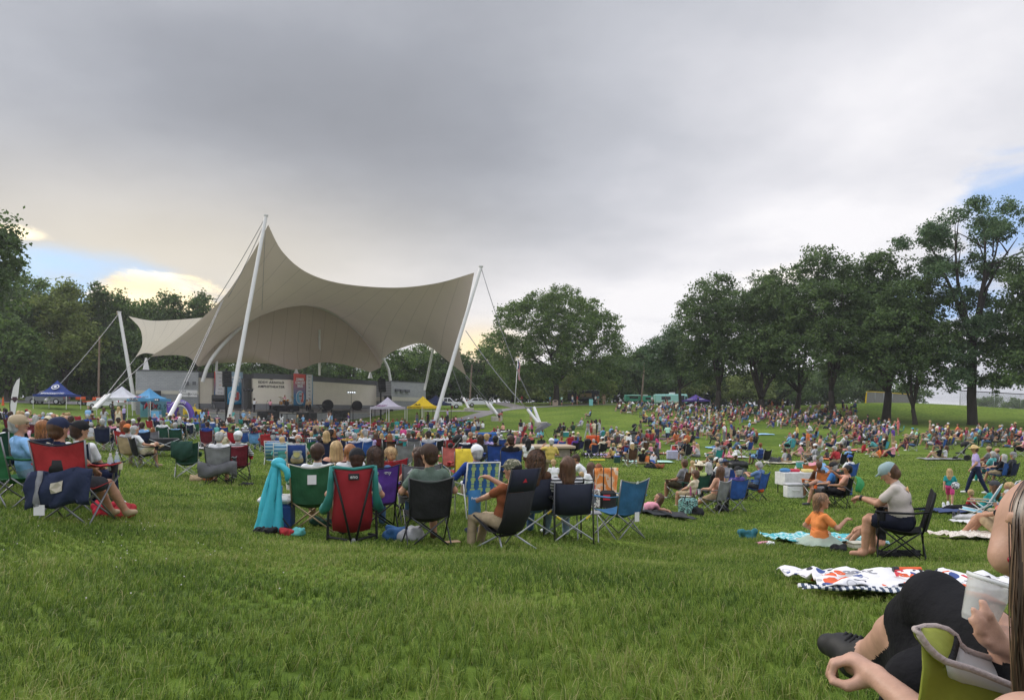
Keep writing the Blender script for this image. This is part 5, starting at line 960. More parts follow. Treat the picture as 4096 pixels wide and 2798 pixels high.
def body(J, top='short', sleeve='short', legs='long', hi=False, child=False, hairless=False, shoes=True):
 """capsule list for one continuous figure"""
 P, T, R = J['P'], J['T'], J['R']; R = (R - T*R.dot(T)).normalized(); Fw = T.cross(R)
 if abs(T.z) > .3 and Fw.y < 0: Fw = -Fw
 pr = []; A = lambda a, ra, b_, rb, t, k=.03: pr.append((tuple(a), ra, tuple(b_), rb, t, k))
 N = P+T*.50; sh = [N-T*.055-R*.17, N-T*.055+R*.17]; hip = [P-R*.085-T*.0, P+R*.085-T*.0]
 hl = PA if legs != 'dress' else SH
 A(P-R*.075, .118, P+R*.075, .118, hl, .05); A(P+T*.13-R*.055, .118, P+T*.13+R*.055, .118, SH, .06); A(P+T*.30-R*.08, .112, P+T*.30+R*.08, .112, SH, .06); A(N-T*.09-R*.12, .078, N-T*.09+R*.12, .078, SH, .05)
 if J.get('belly'): A(P+T*.16+Fw*.035-R*.05, .118, P+T*.16+Fw*.035+R*.05, .118, SH, .08); A(P+T*.33+Fw*.0-R*.09, .118, P+T*.33+R*.09, .118, SH, .08)
 A(N-T*.05, .07, N-T*.0, .058, SH if sleeve != 'none' else SK, .03)
 yaw, pit = J['look']; up0 = J.get('hup') or (T+V(0,0,1.1 if abs(T.z) > .4 else .4)).normalized(); f0 = (Fw - up0*Fw.dot(up0)).normalized(); f = Matrix.Rotation(yaw, 3, up0) @ f0; rt = f.cross(up0); f = Matrix.Rotation(pit, 3, rt) @ f; up = Matrix.Rotation(pit, 3, rt) @ up0
 if J.get('lookat'): f = (J['lookat']-N).normalized(); rt = f.cross(up0).normalized(); up = rt.cross(f)
 hs = 1.18 if child else 1.0; H = N+up0*(.168-.05*max(0,-pit))*hs+f*.02+f0*.09*max(0,-pit); J['H'] = H; J['hf'] = f; J['hup_'] = up; J['hr'] = rt
 A(N-T*.02, .054, H-up*.05*hs, .050, SK, .02)
 A(H+up*.028*hs-f*.022*hs, .090*hs, H+up*.022*hs+f*.024*hs, .084*hs, SK, .02); A(H-up*.045*hs+f*.03*hs, .060*hs, H-up*.075*hs+f*.058*hs, .035*hs, SK, .03)
 A(H+f*.098*hs+up*.012*hs, .010*hs, H+f*.116*hs-up*.018*hs, .014*hs, SK, .012)
 for s in (-1, 1):
  A(H+rt*s*.086*hs+up*.012*hs-f*.008, .014*hs, H+rt*s*.090*hs-up*.02*hs-f*.004, .011*hs, SK, .008)
  if hi: A(H+f*.094*hs+rt*s*.034*hs+up*.020*hs, .011*hs, H+f*.092*hs+rt*s*.036*hs+up*.02*hs, .011*hs, EY, .004); A(H+f*.090*hs+rt*s*.02*hs+up*.042*hs, .011, H+f*.080*hs+rt*s*.052*hs+up*.04*hs, .009, SK, .01)
 if hi: A(H+f*.097*hs-rt*.018*hs-up*.046*hs, .008, H+f*.097*hs+rt*.018*hs-up*.046*hs, .008, LI, .006); A(H-up*.085*hs+f*.07*hs, .022*hs, H-up*.085*hs+f*.072*hs, .02*hs, SK, .02)
 J['hs'] = hs
 if top == 'beard' : A(H-up*.05*hs+f*.045*hs-rt*.02, .058, H-up*.08*hs+f*.06*hs+rt*.02, .045, HA, .02)
 if not hairless:
  h = hs
  if top != 'bald':
   A(H+up*.040*h-f*.030*h, .098*h, H+up*.050*h+f*.014*h, .086*h, HA, .01); A(H-up*.03*h-f*.052*h, .078*h, H+up*.01*h-f*.04*h, .088*h, HA, .01)
  else: A(H-up*.02*h-f*.06*h, .062*h, H-up*.0*h-f*.055*h, .066*h, HA, .01)
  if top in ('long', 'caplong'):
   A(H-f*.06*h, .085*h, H-f*.075*h-up*.20*h, .075*h, HA, .03); A(H-f*.075*h-up*.2*h, .075*h, N-T*.14-Fw*.10, .05, HA, .03)
   for s in (-1, 1): A(H+rt*s*.065*h+up*.02*h-f*.01, .050*h, H+rt*s*.085*h-up*.19*h-f*.01, .04*h, HA, .02)
  if top == 'bun': A(H-f*.11*h+up*.03*h, .05*h, H-f*.12*h-up*.02*h, .045*h, HA, .01); A(H-f*.11*h, .035*h, H-f*.13*h-up*.14*h, .02*h, HA, .01)
  if top in ('cap', 'caplong'):
   A(H+up*.052*h-f*.022*h, .101*h, H+up*.056*h+f*.018*h, .096*h, HT, .008)
   for s in (-1, 0, 1): A(H+up*.055*h+f*.09*h+rt*s*.045*h, .014*h, H+up*.043*h+f*(.165-.02*abs(s))*h+rt*s*.04*h, .010*h, HT, .02)
  if top == 'hat':
   A(H+up*.055*h-f*.02*h, .102*h, H+up*.085*h+f*.012*h, .088*h, HT, .008)
   for k in range(12): a = k*PI/6; a2 = a+PI/6; q = lambda a: H+up*.052*h+(f*math.cos(a)+rt*math.sin(a))*.165*h; A(q(a), .017, q(a2), .017, HT, .02); A(q(a), .015, H+up*.062*h, .015, HT, .02)
 for i, s in enumerate((-1, 1)):
  ap = J.get('armp') or (s*.7, -.45, -.65)
  if isinstance(ap, list): ap = ap[i]
  a = sh[i]; e, w = ik(a, J['hands'][i], .285, .255, ap); J.setdefault('el', []).append(e); J.setdefault('wr', []).append(w)
  st = SH if sleeve != 'none' else SK
  A(a, .060, a.lerp(e, .25), .052, st, .03); A(a, .05, e, .041, SK if sleeve != 'long' else SH, .02); A(e, .041, w, .029, SK if sleeve != 'long' else SH, .015)
  if sleeve == 'short': A(a, .062, a.lerp(e, .62), .060, SH, .012)
  if sleeve == 'long': A(a, .062, e, .052, SH, .02); A(e, .052, w, .04, SH, .02)
  hd = (w-e).normalized(); hd = (hd*.75+V(0,0,-.25)+Vector(J.get('hdir', [(0,0,0)]*2)[i])).normalized()
  if hi:
   side = hd.cross(Vector(J.get('palm', [(0,0,-1)]*2)[i])).normalized(); pn = side.cross(hd).normalized()
   A(w, .026, w+hd*.05, .030, SK, .015); A(w+hd*.045-side*.024, .016, w+hd*.075-side*.026, .013, SK, .012); A(w+hd*.045+side*.024, .016, w+hd*.075+side*.026, .013, SK, .012)
   cu = J.get('curl', [.7, .7])[i]
   for k, (o_, ln) in enumerate(((-.030,.068),(-.010,.078),(.010,.074),(.030,.060))):
    b0 = w+hd*.082+side*o_; d1 = (hd*math.cos(cu*.6)+pn*math.sin(cu*.6)); b1 = b0+d1*ln*.5; d2 = hd*math.cos(cu*1.7)+pn*math.sin(cu*1.7); b2 = b1+d2*ln*.5
    A(b0, .0098, b1, .0088, SK, .003); A(b1, .0088, b2, .0075, SK, .003)
   b0 = w+hd*.03-side*s*.028; b1 = b0+(hd*.6-side*s*.7+pn*.3).normalized()*.035; A(b0, .013, b1, .011, SK, .01); A(b1, .011, b1+(hd*.9-side*s*.15+pn*.5).normalized()*.03, .009, SK, .004)
  else:
   A(w, .027, w+hd*.07, .031, SK, .01); A(w+hd*.07, .027, w+hd*.13, .015, SK, .01); A(w+hd*.03, .014, w+hd*.075+R*(-s)*.04, .011, SK, .01)
 for i, s in enumerate((-1, 1)):
  kp = J['kneep'][i] if 'kneep' in J else J['kp']; k, an = ik(hip[i], J['feet'][i], .43, .42, kp); J.setdefault('kn', []).append(k); J.setdefault('an', []).append(an)
  if legs == 'long': A(hip[i], .094, k, .070, PA, .03); A(k, .070, an, .053, PA, .02)
  elif legs in ('short', 'dress'):
   t_ = PA if legs == 'short' else SH; A(hip[i], .088, k, .060, SK, .03); A(hip[i], .100, hip[i].lerp(k, .72), .092, t_, .02); A(k, .060, k.lerp(an, .35), .060, SK, .015); A(k.lerp(an, .35), .060, an, .040, SK, .015)
   if legs == 'dress' and i: A(hip[0].lerp(J['kn'][0], .6), .10, hip[1].lerp(k, .6), .10, SH, .05)
  fd = J.get('toe'); fd = Vector(fd[i]) if fd else None
  if fd is None:
   sd = (an-k).normalized(); fd = (Fw*1.0 - sd*sd.dot(Fw));
   if abs(sd.z) > .75: fd = V(fd.x, fd.y, 0)
   if fd.length < .2: fd = V(0,0,1)
   fd.normalize(); fd = (fd + V(s*.15,0,0)).normalized()
  ft = FO if shoes else SK
  A(an, .045, an+fd*.03-V(0,0,.02), .045, ft, .02); A(an+fd*.02-V(0,0,.025), .043, an+fd*.15-V(0,0,.03), .034, ft, .02)
 return pr
def mirror(J):
 return J
_cache = {}
def figure_mesh(pose, var, top, sleeve, legs, child=False, vox=.027, flip=False):
 key = (pose, var, top, sleeve, legs, child, vox, flip)
 if key not in _cache:
  J = joints(pose, random.Random(sum(map(ord, pose))*7+var)); pr = body(J, top, sleeve, legs, child=child)
  if flip: pr = [((-a[0],)+tuple(a[1:]), ra, (-b[0],)+tuple(b[1:]), rb, t, k) for a, ra, b, rb, t, k in pr]
  _cache[key] = sdf_mesh('figure', pr, vox, BODY)
 return _cache[key]
def sheet(mb, L, Rr, sag, dip, n=9, m=0, th=.006, wr=0.):
 """cloth hung between a left and a right polyline; sag bows it back, dip lowers the ends' middle"""
 k = len(L); P = []
 for i in range(k):
  row = []; sg = sag[i] if isinstance(sag, (list, tuple)) else sag; dp = dip[i] if isinstance(dip, (list, tuple)) else dip
  for j in range(n):
   t = j/(n-1); q = Vector(L[i]).lerp(Vector(Rr[i]), t); b = 4*t*(1-t); q = q+V(0,-sg*b + wr*math.sin(i*2.3+j*1.1+i*j*.7), -dp*b); row.append(q)
  P.append(row)
 return mb.grid(P, m, th)
BKL = [(-.245,-.245,.40),(-.255,-.275,.53),(-.265,-.31,.66),(-.275,-.345,.78),(-.285,-.38,.905)]
def mirx(p): return (-p[0],)+tuple(p[1:])
def chair_parts(detail):
 out = {}; mb = MB(); sheet(mb, BKL, [mirx(p) for p in BKL], [.06,.075,.065,.05,.03], [.02,0,0,.01,.065], wr=.007)
 mb.tube([(-.285+.57*t/8, -.38-.025*4*t/8*(1-t/8), .905-.05*4*t/8*(1-t/8)) for t in range(9)], .009, 6, 1)
 out['backrest'] = (mb, [M_fab, M_fab2]); mb = MB()
 Lp = [(-.245,-.245,.40),(-.25,-.12,.385),(-.26,.02,.40),(-.265,.15,.42),(-.27,.25,.435)]; sheet(mb, Lp, [mirx(p) for p in Lp], 0, [.03,.075,.08,.06,.03]); out['seat'] = (mb, [M_fab, M_fab2])
 legs = []; r = .0105
 for s in (-1, 1):
  legs += [((-.28*s,.27,0),(.265*s,.25,.435)), ((-.28*s,-.29,0),(.25*s,-.245,.40)), ((.28*s,.27,.0),(.25*s,-.245,.40)), ((.28*s,-.29,0),(.265*s,.25,.435))]
  out.setdefault('post', []).append(MB().tube([(.25*s,-.25,.38),(.285*s,-.382,.91)], r, 7)); out['post'].append(MB().tube([(.265*s,.25,.42),(.29*s,.27,.63)], r, 7))
 out['leg'] = [MB().tube(l, r, 7) for l in legs]; fe = MB()
 for sx in (-.28,.28):
  for y in (.27,-.29): fe.ball((sx,y,.012), (.022,.022,.014), 8, 5)
 out['foot'] = fe; arms = []
 for s in (-1, 1):
  mb = MB(); Lp = [(s*.335,.30,.635),(s*.335,.1,.625),(s*.32,-.15,.63),(s*.30,-.32,.66)]; Rp = [(s*.245,.30,.635),(s*.245,.1,.625),(s*.255,-.15,.63),(s*.26,-.32,.66)]
  sheet(mb, Lp, Rp, 0, .015, 4, 0, .012); mb.lathe([(.04,0),(.048,-.02),(.042,-.11),(0,-.115)], 12, 1, Matrix.Translation((s*.29,.22,.632)), cap=False); arms.append(mb)
 out['armrest'] = arms; return out
_CP = {}
def chair_mesh(kind):
 if kind in _CP: return _CP[kind]
 d = chair_parts(kind == 'near')
 if kind == 'far':
  mb = MB()
  for k in ('backrest','seat'): q = d[k][0]; mb.add(q.v, q.f); mb.m[-len(q.f):] = q.m
  for a in d['armrest']: mb.add(a.v, a.f, 1)
  for l in d['leg']+d['post']: mb.add(l.v, l.f, 2)
  _CP[kind] = mb.mesh('camp_chair', [M_fab, M_fab2, M_pole], True, 50)
 else:
  fr = MB()
  for l in d['post'] if kind != 'near' else []: fr.add(l.v, l.f)
  r = {'backrest': [d['backrest'][0].mesh('backrest', d['backrest'][1], True, 50)], 'seat': [d['seat'][0].mesh('seat', d['seat'][1], True, 50)], 'armrest': [a.mesh('armrest', [M_fab, M_fab2], True, 50) for a in d['armrest']]}
  if kind == 'near': r['leg'] = [l.mesh('leg', [M_pole], True) for l in d['leg']]
  else:
   for l in d['leg']: fr.add(l.v, l.f)
  r['frame' if kind != 'near' else 'post'] = [fr.mesh('frame', [M_pole], True)] if kind != 'near' else [l.mesh('post', [M_pole], True) for l in d['post']]; _CP[kind] = r
 return _CP[kind]
def lighter(c, k=.55): return [x*k for x in (PAL[c] if isinstance(c, str) else c)]
def camp_chair(label, loc, rz, col, trim=None, pole='grey', kind='mid', group=None, scale=1.):
 trim = trim or lighter(col); ch = chair_mesh(kind)
 if kind == 'far':
  o = bpy.data.objects.new('camp_chair', ch); C.objects.link(o); o.location = loc; o.rotation_euler = (0,0,rz); o.scale = (scale,)*3; setc(o, fab=col, trim=trim, pole=pole); return tag(o, label, 'camp chair', group)
 t = thing('camp_chair', label, 'camp chair', loc, rz, group, scale)
 for nm, ms in ch.items():
  for me in ms: o = bpy.data.objects.new(nm, me); C.objects.link(o); o.parent = t; setc(o, fab=col, trim=trim, pole=pole)
 return t
CROWD = """
12 58 sit0 white denim short:brunette black|28 60 sit1 pink denim long:brunette black|57 35 sit0 plum navy long:brunette maroon|86 34 sit1 light_grey denim long:blond red|101 36 sit0 grey khaki short:blond crimson|119 36 sit0 pink white/s cap:white:silver -gnd
155 27 sit0 grey denim long:silver maroon|172 33 sit1 navy khaki/s bald:silver crimson|203 24 sit1 light_grey khaki/s cap:cream:brunette royal_blue r-8|181 43 sit0 light_blue white short:silver grey|199 44 sit0 white khaki short:silver blue|209 41 sit1 light_blue grey cap:white:silver navy
223 30 sit0 navy grey bald:skin maroon|239 34 sit0 navy black hat:straw:brown blue|262 36 sit0 red denim long:blond red|279 30 sit1 pink khaki/s bald:skin dark_green|296 29 sit0 pink white long:brunette -|352 55 st0 light_blue khaki/s bald:silver -|363 56 st1 black denim short:brunette -
364 36 gnd2 light_grey khaki/s short:silver -|388 38 gnd0 red white/s long:blond - c.7|398 40 gnd2 white red/s short:brown - c.7|416 52 st7 light_grey faded_denim long:brown -|452 66 st0 black navy short:brunette -|474 50 st0 cream cream/d long:blond -|496 70 st1 lavender navy short:silver -
418 28 sit1 dark_grey khaki/s short:silver navy|449 29 sit0 pink grey cap:grey:brown navy|475 33 sit0 tan denim cap:black:brunette black|503 27 sit0 white denim long:auburn red|525 30 sit0 teal navy short:brunette grey|542 34 sit1 maroon grey cap:white:silver dark_grey|563 36 sit0 plum black short:brunette maroon
573 27 sit0 light_blue white short:brunette navy|591 29 sit0 white pink/s long:blond - c.75|620 28 sit0 maroon denim long:ginger grey c.8|655 34 sit1 white khaki/s cap:maroon:silver dark_green|709 32 sit1 light_blue khaki/s short:silver dark_green|726 43 sit0 lime khaki long:silver green|728 38 sit0 black denim short:brunette black c.7|747 48 sit0 blue khaki short:brown black|763 45 sit0 white grey short:brown navy
783 62 st0 blue faded_denim long:brunette -|809 72 st0 light_blue light_blue/d long:brunette -|822 74 st0 dark_grey black short:brunette -|829 75 st1 hot_pink black/s long:brunette -|829 33 sit0 royal_blue khaki/s short:brunette maroon|895 35 gnd0 cream khaki hat:straw:brown -|908 36 gnd1 pink white long:silver -|937 36 sit5 olive denim short:brunette crimson|983 47 sit0 light_grey khaki cap:white:silver grey|1022 39 sit0 navy denim short:brunette sky_blue
1064 37 sit1 red black short:brunette red|932 82 st0 turquoise white/s bald:skin -|973 82 st6 light_blue khaki/s hat:straw:silver -|998 82.6 st6 light_grey black long:blond - r120|1075 86 st6 dark_grey black short:brunette -|1088 86.4 st6 peach orange/d long:brunette - r150|1126 86 st3 white white long:black_hair -|1190 89 st6 sage lime/d long:blond - r-60|1213 89 st6 light_blue denim bald:silver - r60|1315 92 st4 white light_grey long:auburn - r-50|1327 92.4 st4 light_blue tan/s short:brunette - r50|1342 93 st1 black black/d long:black_hair -|1394 94 st7 purple white/s long:blond - r40|1484 99 st6 black white/d short:black_hair -
1265 77 st0 orange red/s short:brown - c.82|1125 33 sit0 light_grey denim bun:ginger blue|1098 26 sit0 blue khaki/s cap:black:silver -beach|1134 23.5 sit5 turquoise white/s short:blond -beach2|1188 23 sit1 light_grey khaki/s bald:silver -beach3|1181 34 sit0 white khaki cap:white:brown black|1245 35 sit0 white denim short:blond grey|1300 38 sit5 cream khaki short:brunette grey|1331 37 sit0 maroon denim long:ginger maroon|1352 36 sit0 royal_blue grey cap:grey:silver crimson
1375 42 sit0 dark_green grey short:black_hair dark_green|1410 43 sit0 pink grey short:silver brown|1396 62 sit0 white denim cap:white:silver aqua|1446 36 sit1 tan black long:blond black|1310 24 sit0 black denim long:blond navy|1328 27 sit0 black grey cap:black:brunette black|1388 29 sit0 gold khaki short:silver navy|1411 25 sit0 light_grey denim short:silver royal_blue|1453 27 sit0 white navy cap:grey:silver blue|1277 27 sit0 navy black short:brunette royal_blue c.75
1482 30 sit0 lavender khaki cap:plum:silver -gnd|1499 37 sit0 plum denim long:brown maroon|1526 40 sit0 cream khaki long:blond dark_grey|1566 39 sit0 dark_grey denim long:silver blue|1610 40 sit0 light_grey khaki cap:white:silver coral|1631 44 sit0 grey navy long:brown navy|1615 52 sit0 red black short:auburn crimson|1672 46 sit0 red white/s long:blond red|1671 36 sit0 red khaki/s cap:black:brunette - c.8
1701 36 sit0 cream denim bun:brown black|1726 40 sit0 gold tan hat:gold:brown dark_grey|1746 38 sit0 white grey short:brunette black|1703 30 sit0 brown khaki short:blond brown|1768 76 st3 white denim long:brown -|1796 42 sit1 maroon black short:brunette red|1828 50 sit0 plum black short:brunette plum|1787 70 gnd2 turquoise khaki/s cap:white:silver -|1559 29 sit0 red denim long:ginger black|1645 31 sit0 dark_grey khaki cap:dark_green:brunette grey|1712 27 sit0 light_grey navy cap:black:brunette blue
1870 31 sit2 olive faded_denim short:blond navy c.85|1882 27 sit0 red grey bald:skin black|1851 26 sit0 white khaki/s short:silver navy|1796 21 sit0 navy denim short:black_hair coral c.7|1823 86 st0 pink pink/d short:brunette - c.72|1918 25 sit5 grey black long:brunette dark_grey|1886 78 gnd0 rust khaki/s cap:white:brown -|1899 79 gnd2 white tan/s long:blond -|1931 80 gnd2 white grey short:black_hair -|1998 93 st5 coral black/s short:black_hair - r160|2012 76 gnd2 peach black short:black_hair -|2040 75 lie0 light_grey white/s short:brunette - r-70
2123 94 st0 blue light_grey/s cap:blue:brown - r150|2118 68 gnd1 pink grey long:black_hair -|2148 67 gnd1 light_blue khaki/s short:auburn -|2232 70 sit0 black black long:brunette black|2246 71 sit1 grey khaki/s short:brunette black|2284 72 sit5 olive khaki/s short:black_hair dark_green|2034 60 sit2 navy denim short:brunette navy|1984 66 sit0 dark_grey khaki/s bald:skin maroon|1955 52 sit0 royal_blue khaki/s short:brunette royal_blue|1986 54 sit0 white denim short:silver royal_blue|2002 51 sit0 light_grey khaki cap:white:silver royal_blue|1905 48 sit0 grey denim short:brunette cream
2045 45.6 sit0 pink brown short:blond -plat r70|2060 55 sit0 tan denim short:blond grey|2072 56 sit0 navy white cap:white:silver coral|2097 52 sit0 dark_grey khaki cap:coral:brunette dark_grey|2115 51 sit0 coral black bun:blond black|2168 50 sit1 black khaki/s short:auburn dark_grey r-40|2215 50 sit0 sky_blue khaki/s short:brunette royal_blue|2239 49 sit0 coral khaki/s short:auburn blue
2193 27 sit5 yellow khaki cap:white:silver -gnd|2113 27 sit0 white brown/s long:black_hair -gnd r-30|1959 25 sit0 lavender white short:blond - r-40|1977 23 sit0 black denim short:black_hair royal_blue|2034 19 sit0 black denim short:brunette royal_blue|2337 21.5 gnd4 white denim short:brunette - r60|2327 21 gnd2 light_blue grey/s short:blond - c.6|2366 19.5 gnd2 white denim long:brown - r20|2395 20 gnd2 light_grey khaki long:auburn -|2215 22 gnd2 white pink/s short:blond - c.7
2439 66 sit0 light_blue tan/s bald:silver dark_grey|2456 65 sit0 dark_grey khaki/s short:silver black|2351 66 st2 grey light_grey short:brunette -|2366 67 st0 coral red/s long:brunette -|2377 66 st6 cream khaki/s short:black_hair -|2384 68 st0 black black long:black_hair -|2398 68 st6 light_grey navy/d long:brown -|2318 78 sit2 lavender white/s short:blond white|2353 92 sit1 light_blue khaki/s short:brown black|2284 57 sit1 cream khaki cap:white:brown red|2303 56 sit5 grey khaki hat:straw:silver blue
2273 54 sit0 red khaki/s short:brown crimson|2292 48 sit0 purple khaki/s short:brunette black|2310 50 sit0 black black/s short:brown navy|2454 60 sit0 white khaki/s cap:peach:silver grey|2470 59 sit0 white tan/s short:blond grey|2482 58 sit0 white khaki/s short:silver grey|2491 62 sit0 pink pink/d cap:white:brunette - c.6|2513 52 sit1 black khaki/s cap:white:brown black|2490 54 sit0 peach khaki/s long:brunette dark_grey|2466 45 gnd1 white black/s hat:straw:brown -|2441 49 gnd1 light_grey tan/s short:blond -|2432 46 gnd1 peach pink/s long:blond - c.7|2448 46 gnd0 yellow white/s short:black_hair - c.7
2544 58 sit0 peach denim bun:brunette dark_grey|2559 60 sit0 grey khaki/s short:brunette grey|2493 42 sit1 maroon dark_grey/s bald:brown blue|2506 43 sit0 grey khaki/s short:brunette dark_grey|2519 38 sit1 black khaki/s caplong:white:blond brown|2563 40 gnd0 black tan/s cap:cream:brunette -|2586 40 gnd2 orange tan/s short:brown - c.8|2609 41 lie1 blue light_grey/s short:black_hair - r-60|2604 44 gnd1 dark_grey tan/s short:brown -|2625 45 gnd2 dark_grey grey/s short:brunette -|2630 52 st7 hot_pink denim long:brunette - c.72
2561 66 st7 olive khaki/s short:brunette -|2628 58 st0 navy navy short:auburn - r170|2671 60 st2 mint navy/s short:brown - r100|2594 60 sit4 red khaki/s short:brown crimson|2580 61 sit0 grey khaki/s short:silver maroon|2695 59 sit2 orange tan/s long:brown orange|2727 59 sit0 white red/s short:brunette red|2740 57 sit0 orange tan/s short:auburn orange|2758 58 sit2 tan black/s long:black_hair black|2705 50 sit0 coral red/s short:ginger grey|2690 49 gnd1 red black/s short:brown -|2740 44 sit0 black khaki/s short:ginger black
2787 52 st5 blue tan/s short:brown - c.6|2858 40 sit1 light_grey khaki/s cap:tan:brown teal|2839 41 gnd1 plum tan/s long:brunette -|2929 36 gnd0 black denim cap:white:brown -|2931 46 gnd1 white pink/s short:brunette -|2895 47 gnd2 pink pink/s short:blond - c.6|2912 48 gnd1 pink tan/s long:blond - c.7|2916 53 gnd0 black grey cap:white:black_hair -|2873 56 gnd2 black denim short:blond -|2912 57 gnd0 coral coral short:black_hair -|2936 55 gnd1 denim denim short:brown -|2878 51 gnd0 grey denim short:brunette -
2927 66 sit0 dark_grey black long:brown black|2960 67 sit0 tan white short:brunette grey|2975 65 sit1 pink khaki/s long:brown dark_grey|2903 66 st0 hot_pink hot_pink/d short:brown - c.72|3011 57 sit1 black black/d long:auburn black|3027 41 sit5 light_blue light_blue/d short:auburn royal_blue|2720 66 gnd0 green khaki/s short:silver -|2806 68 st5 grey white/s cap:white:brown - r80|2790 67 gnd2 plum denim long:black_hair -|2837 88 st0 cream white short:brunette -|2886 31 gnd4 black tan/s cap:white:brunette - r20|2875 27 st5 green light_blue/s long:blond - c.7 r-40|2770 26 st0 cream pink/d long:blond - c.62
3140 42 gnd2 light_grey khaki/s short:brunette -|3156 42 gnd2 dark_grey khaki/s short:brown - r25|3247 40 sit2 light_grey dark_grey/s cap:white:brown grey|3235 42 sit0 tan tan/s long:brown grey|3202 55 sit1 light_blue dark_grey/s cap:navy:brown navy|3228 53 sit1 lavender grey short:ginger navy|3250 54 sit0 plum black short:brunette - c.7|3271 52 sit2 peach light_grey/s short:brunette white|3262 60 gnd2 yellow khaki/s short:black_hair - c.6|3278 60 gnd2 red khaki/s short:brown - c.6|3308 46 gnd2 dark_grey black/s cap:white:brown - c.75|3353 47 gnd0 brown tan/s bun:brunette -|3374 52 sit1 grey khaki short:silver navy
3353 37 sit4 red khaki/s short:silver black|3378 38 sit0 light_blue khaki/s short:silver black|3385 29 sit2 white khaki cap:blue:black_hair blue|3254 28 sit4 pink khaki short:silver orange r-70|3302 27.5 sit4 light_blue khaki/s cap:olive:silver black r20|3318 24.5 sit5 peach tan/s short:brunette dark_grey|3262 23.5 sit0 brown tan/s short:brown orange
3243 72 sit4 white white/s bald:silver dark_grey|3330 64 sit4 olive white short:silver grey|3407 62 sit1 red tan/s short:brown crimson|3433 61 sit2 black denim short:black_hair black|3456 60 sit4 white black/s short:brunette black|3480 60 st0 plum navy/s short:black_hair - c.72|3376 66 sit2 navy tan/s short:brunette dark_grey|3445 68 sit0 tan brown/s hat:tan:brown grey|3490 66 sit0 grey black/s cap:grey:brown black|3378 77 sit0 tan khaki/s short:brunette grey|3407 77 sit0 cream khaki/s bald:brown black|3430 76 sit0 lavender khaki short:brunette dark_grey|3471 78 st1 black black cap:black:brunette -
3593 71 st6 coral navy/d short:auburn -|3638 62 sit1 white khaki/s cap:aqua:brown grey|3657 61 sit0 mint khaki/s cap:green:silver black|3705 63 sit1 olive khaki/s bald:brown black|3735 62 sit0 black khaki/s long:blond grey|3758 61 sit0 lime khaki/s cap:blue:brown blue|3778 60 sit0 maroon white/s long:brown grey|3822 60 sit0 navy khaki bald:silver navy|3845 59 sit0 light_grey white short:brunette grey|3879 60 sit0 light_blue light_grey hat:straw:brown cream|3500 50 sit4 turquoise tan/s long:black_hair navy|3531 51 sit1 black tan/s bun:brown aqua|3584 49 st2 white red/s short:blond - c.6
3758 52 sit4 maroon tan/s short:brown blue|3748 46 gnd0 black tan/s short:brunette -|3776 46 gnd0 white tan/s long:brown -|3935 58 sit1 red black long:black_hair dark_grey|3982 57 sit1 black khaki/s long:brunette black|4047 58 st2 rust turquoise/d long:brunette - c.72|4012 60 st0 grey tan/s short:brown - c.72|3937 36 sit0 grey khaki/s cap:tan:brown maroon|3970 35 sit0 grey khaki/s bald:brown maroon|3952 31 sit0 turquoise teal short:silver navy|3990 30 sit1 black khaki/s long:silver blue|4026 30 sit1 dark_grey black/s cap:grey:silver navy|4085 48 sit1 pink black long:blond black
3905 25 st2 lavender navy hat:straw:brown - r40|3800 21 st2 teal hot_pink/s long:blond - c.6 r-60|3922 19 gnd1 teal black caplong:dark_grey:brown - r10|3885 19.5 gnd2 red navy/s short:blond - c.6|3972 16.5 gnd1 coral light_grey short:silver - r10|4043 18 gnd2 light_blue khaki short:blond -|4000 13.6 gnd0 black tan/s long:brunette - r10
2088 131 st0 red black/s short:brunette -|2201 124 st0 aqua grey/s short:brunette -|2247 121 st0 mint black/s cap:green:brown -|2290 122 st1 white denim/s long:blond -|2309 122 st1 red khaki/s short:brown -|2383 122 st0 white black long:brown -|2393 123 st0 turquoise khaki/s short:brown -|2413 124 st6 tan khaki/s short:brunette -|2419 125 st0 tan khaki/s bald:brown -|2608 126 st0 white grey short:brunette -|2663 121 st0 dark_grey black short:brunette -|2950 104 st0 maroon navy cap:white:brown -|2925 106 st0 peach tan/s long:brown -|3077 103 st0 black tan/s long:brown -|3088 102 st0 orange tan/s short:brown -|3170 96 st0 grey khaki cap:white:silver -
1017 0 st3 white black cap:black:brunette - S.12|1082 0 st6 pink black short:black_hair - S.2|1135 0 sit6 pink black short:ginger - S.5|1229 0 st0 tan black short:black_hair - S.22|1239 0 st6 tan black short:brunette - S.24|862 0 sit0 dark_grey black bald:dark_skin grey S.3|450 84 st0 black black short:brunette -|604 80.6 st1 black denim short:black_hair -|710 81 st0 purple khaki/s short:black_hair - r180|1668 88 st0 grey denim short:brown -|1712 88.6 st0 black black short:brunette -|1790 95 st0 lavender navy short:auburn -
"""
FILL = [(600,1000,50,80,40,.9),(1000,1490,46,86,135,.92),(1490,1900,46,84,100,.9),(0,420,40,62,16,.7),(2560,3420,80,97,150,.5),(3380,3600,64,80,26,.85),(3680,4095,54,70,46,.75),(2640,2900,70,80,22,.6),(1900,2250,58,82,10,.3),(2250,3050,44,70,40,.5),(3100,3700,44,64,26,.6),(2470,2870,98,114,46,.5),(2880,3420,97,106,40,.4)]
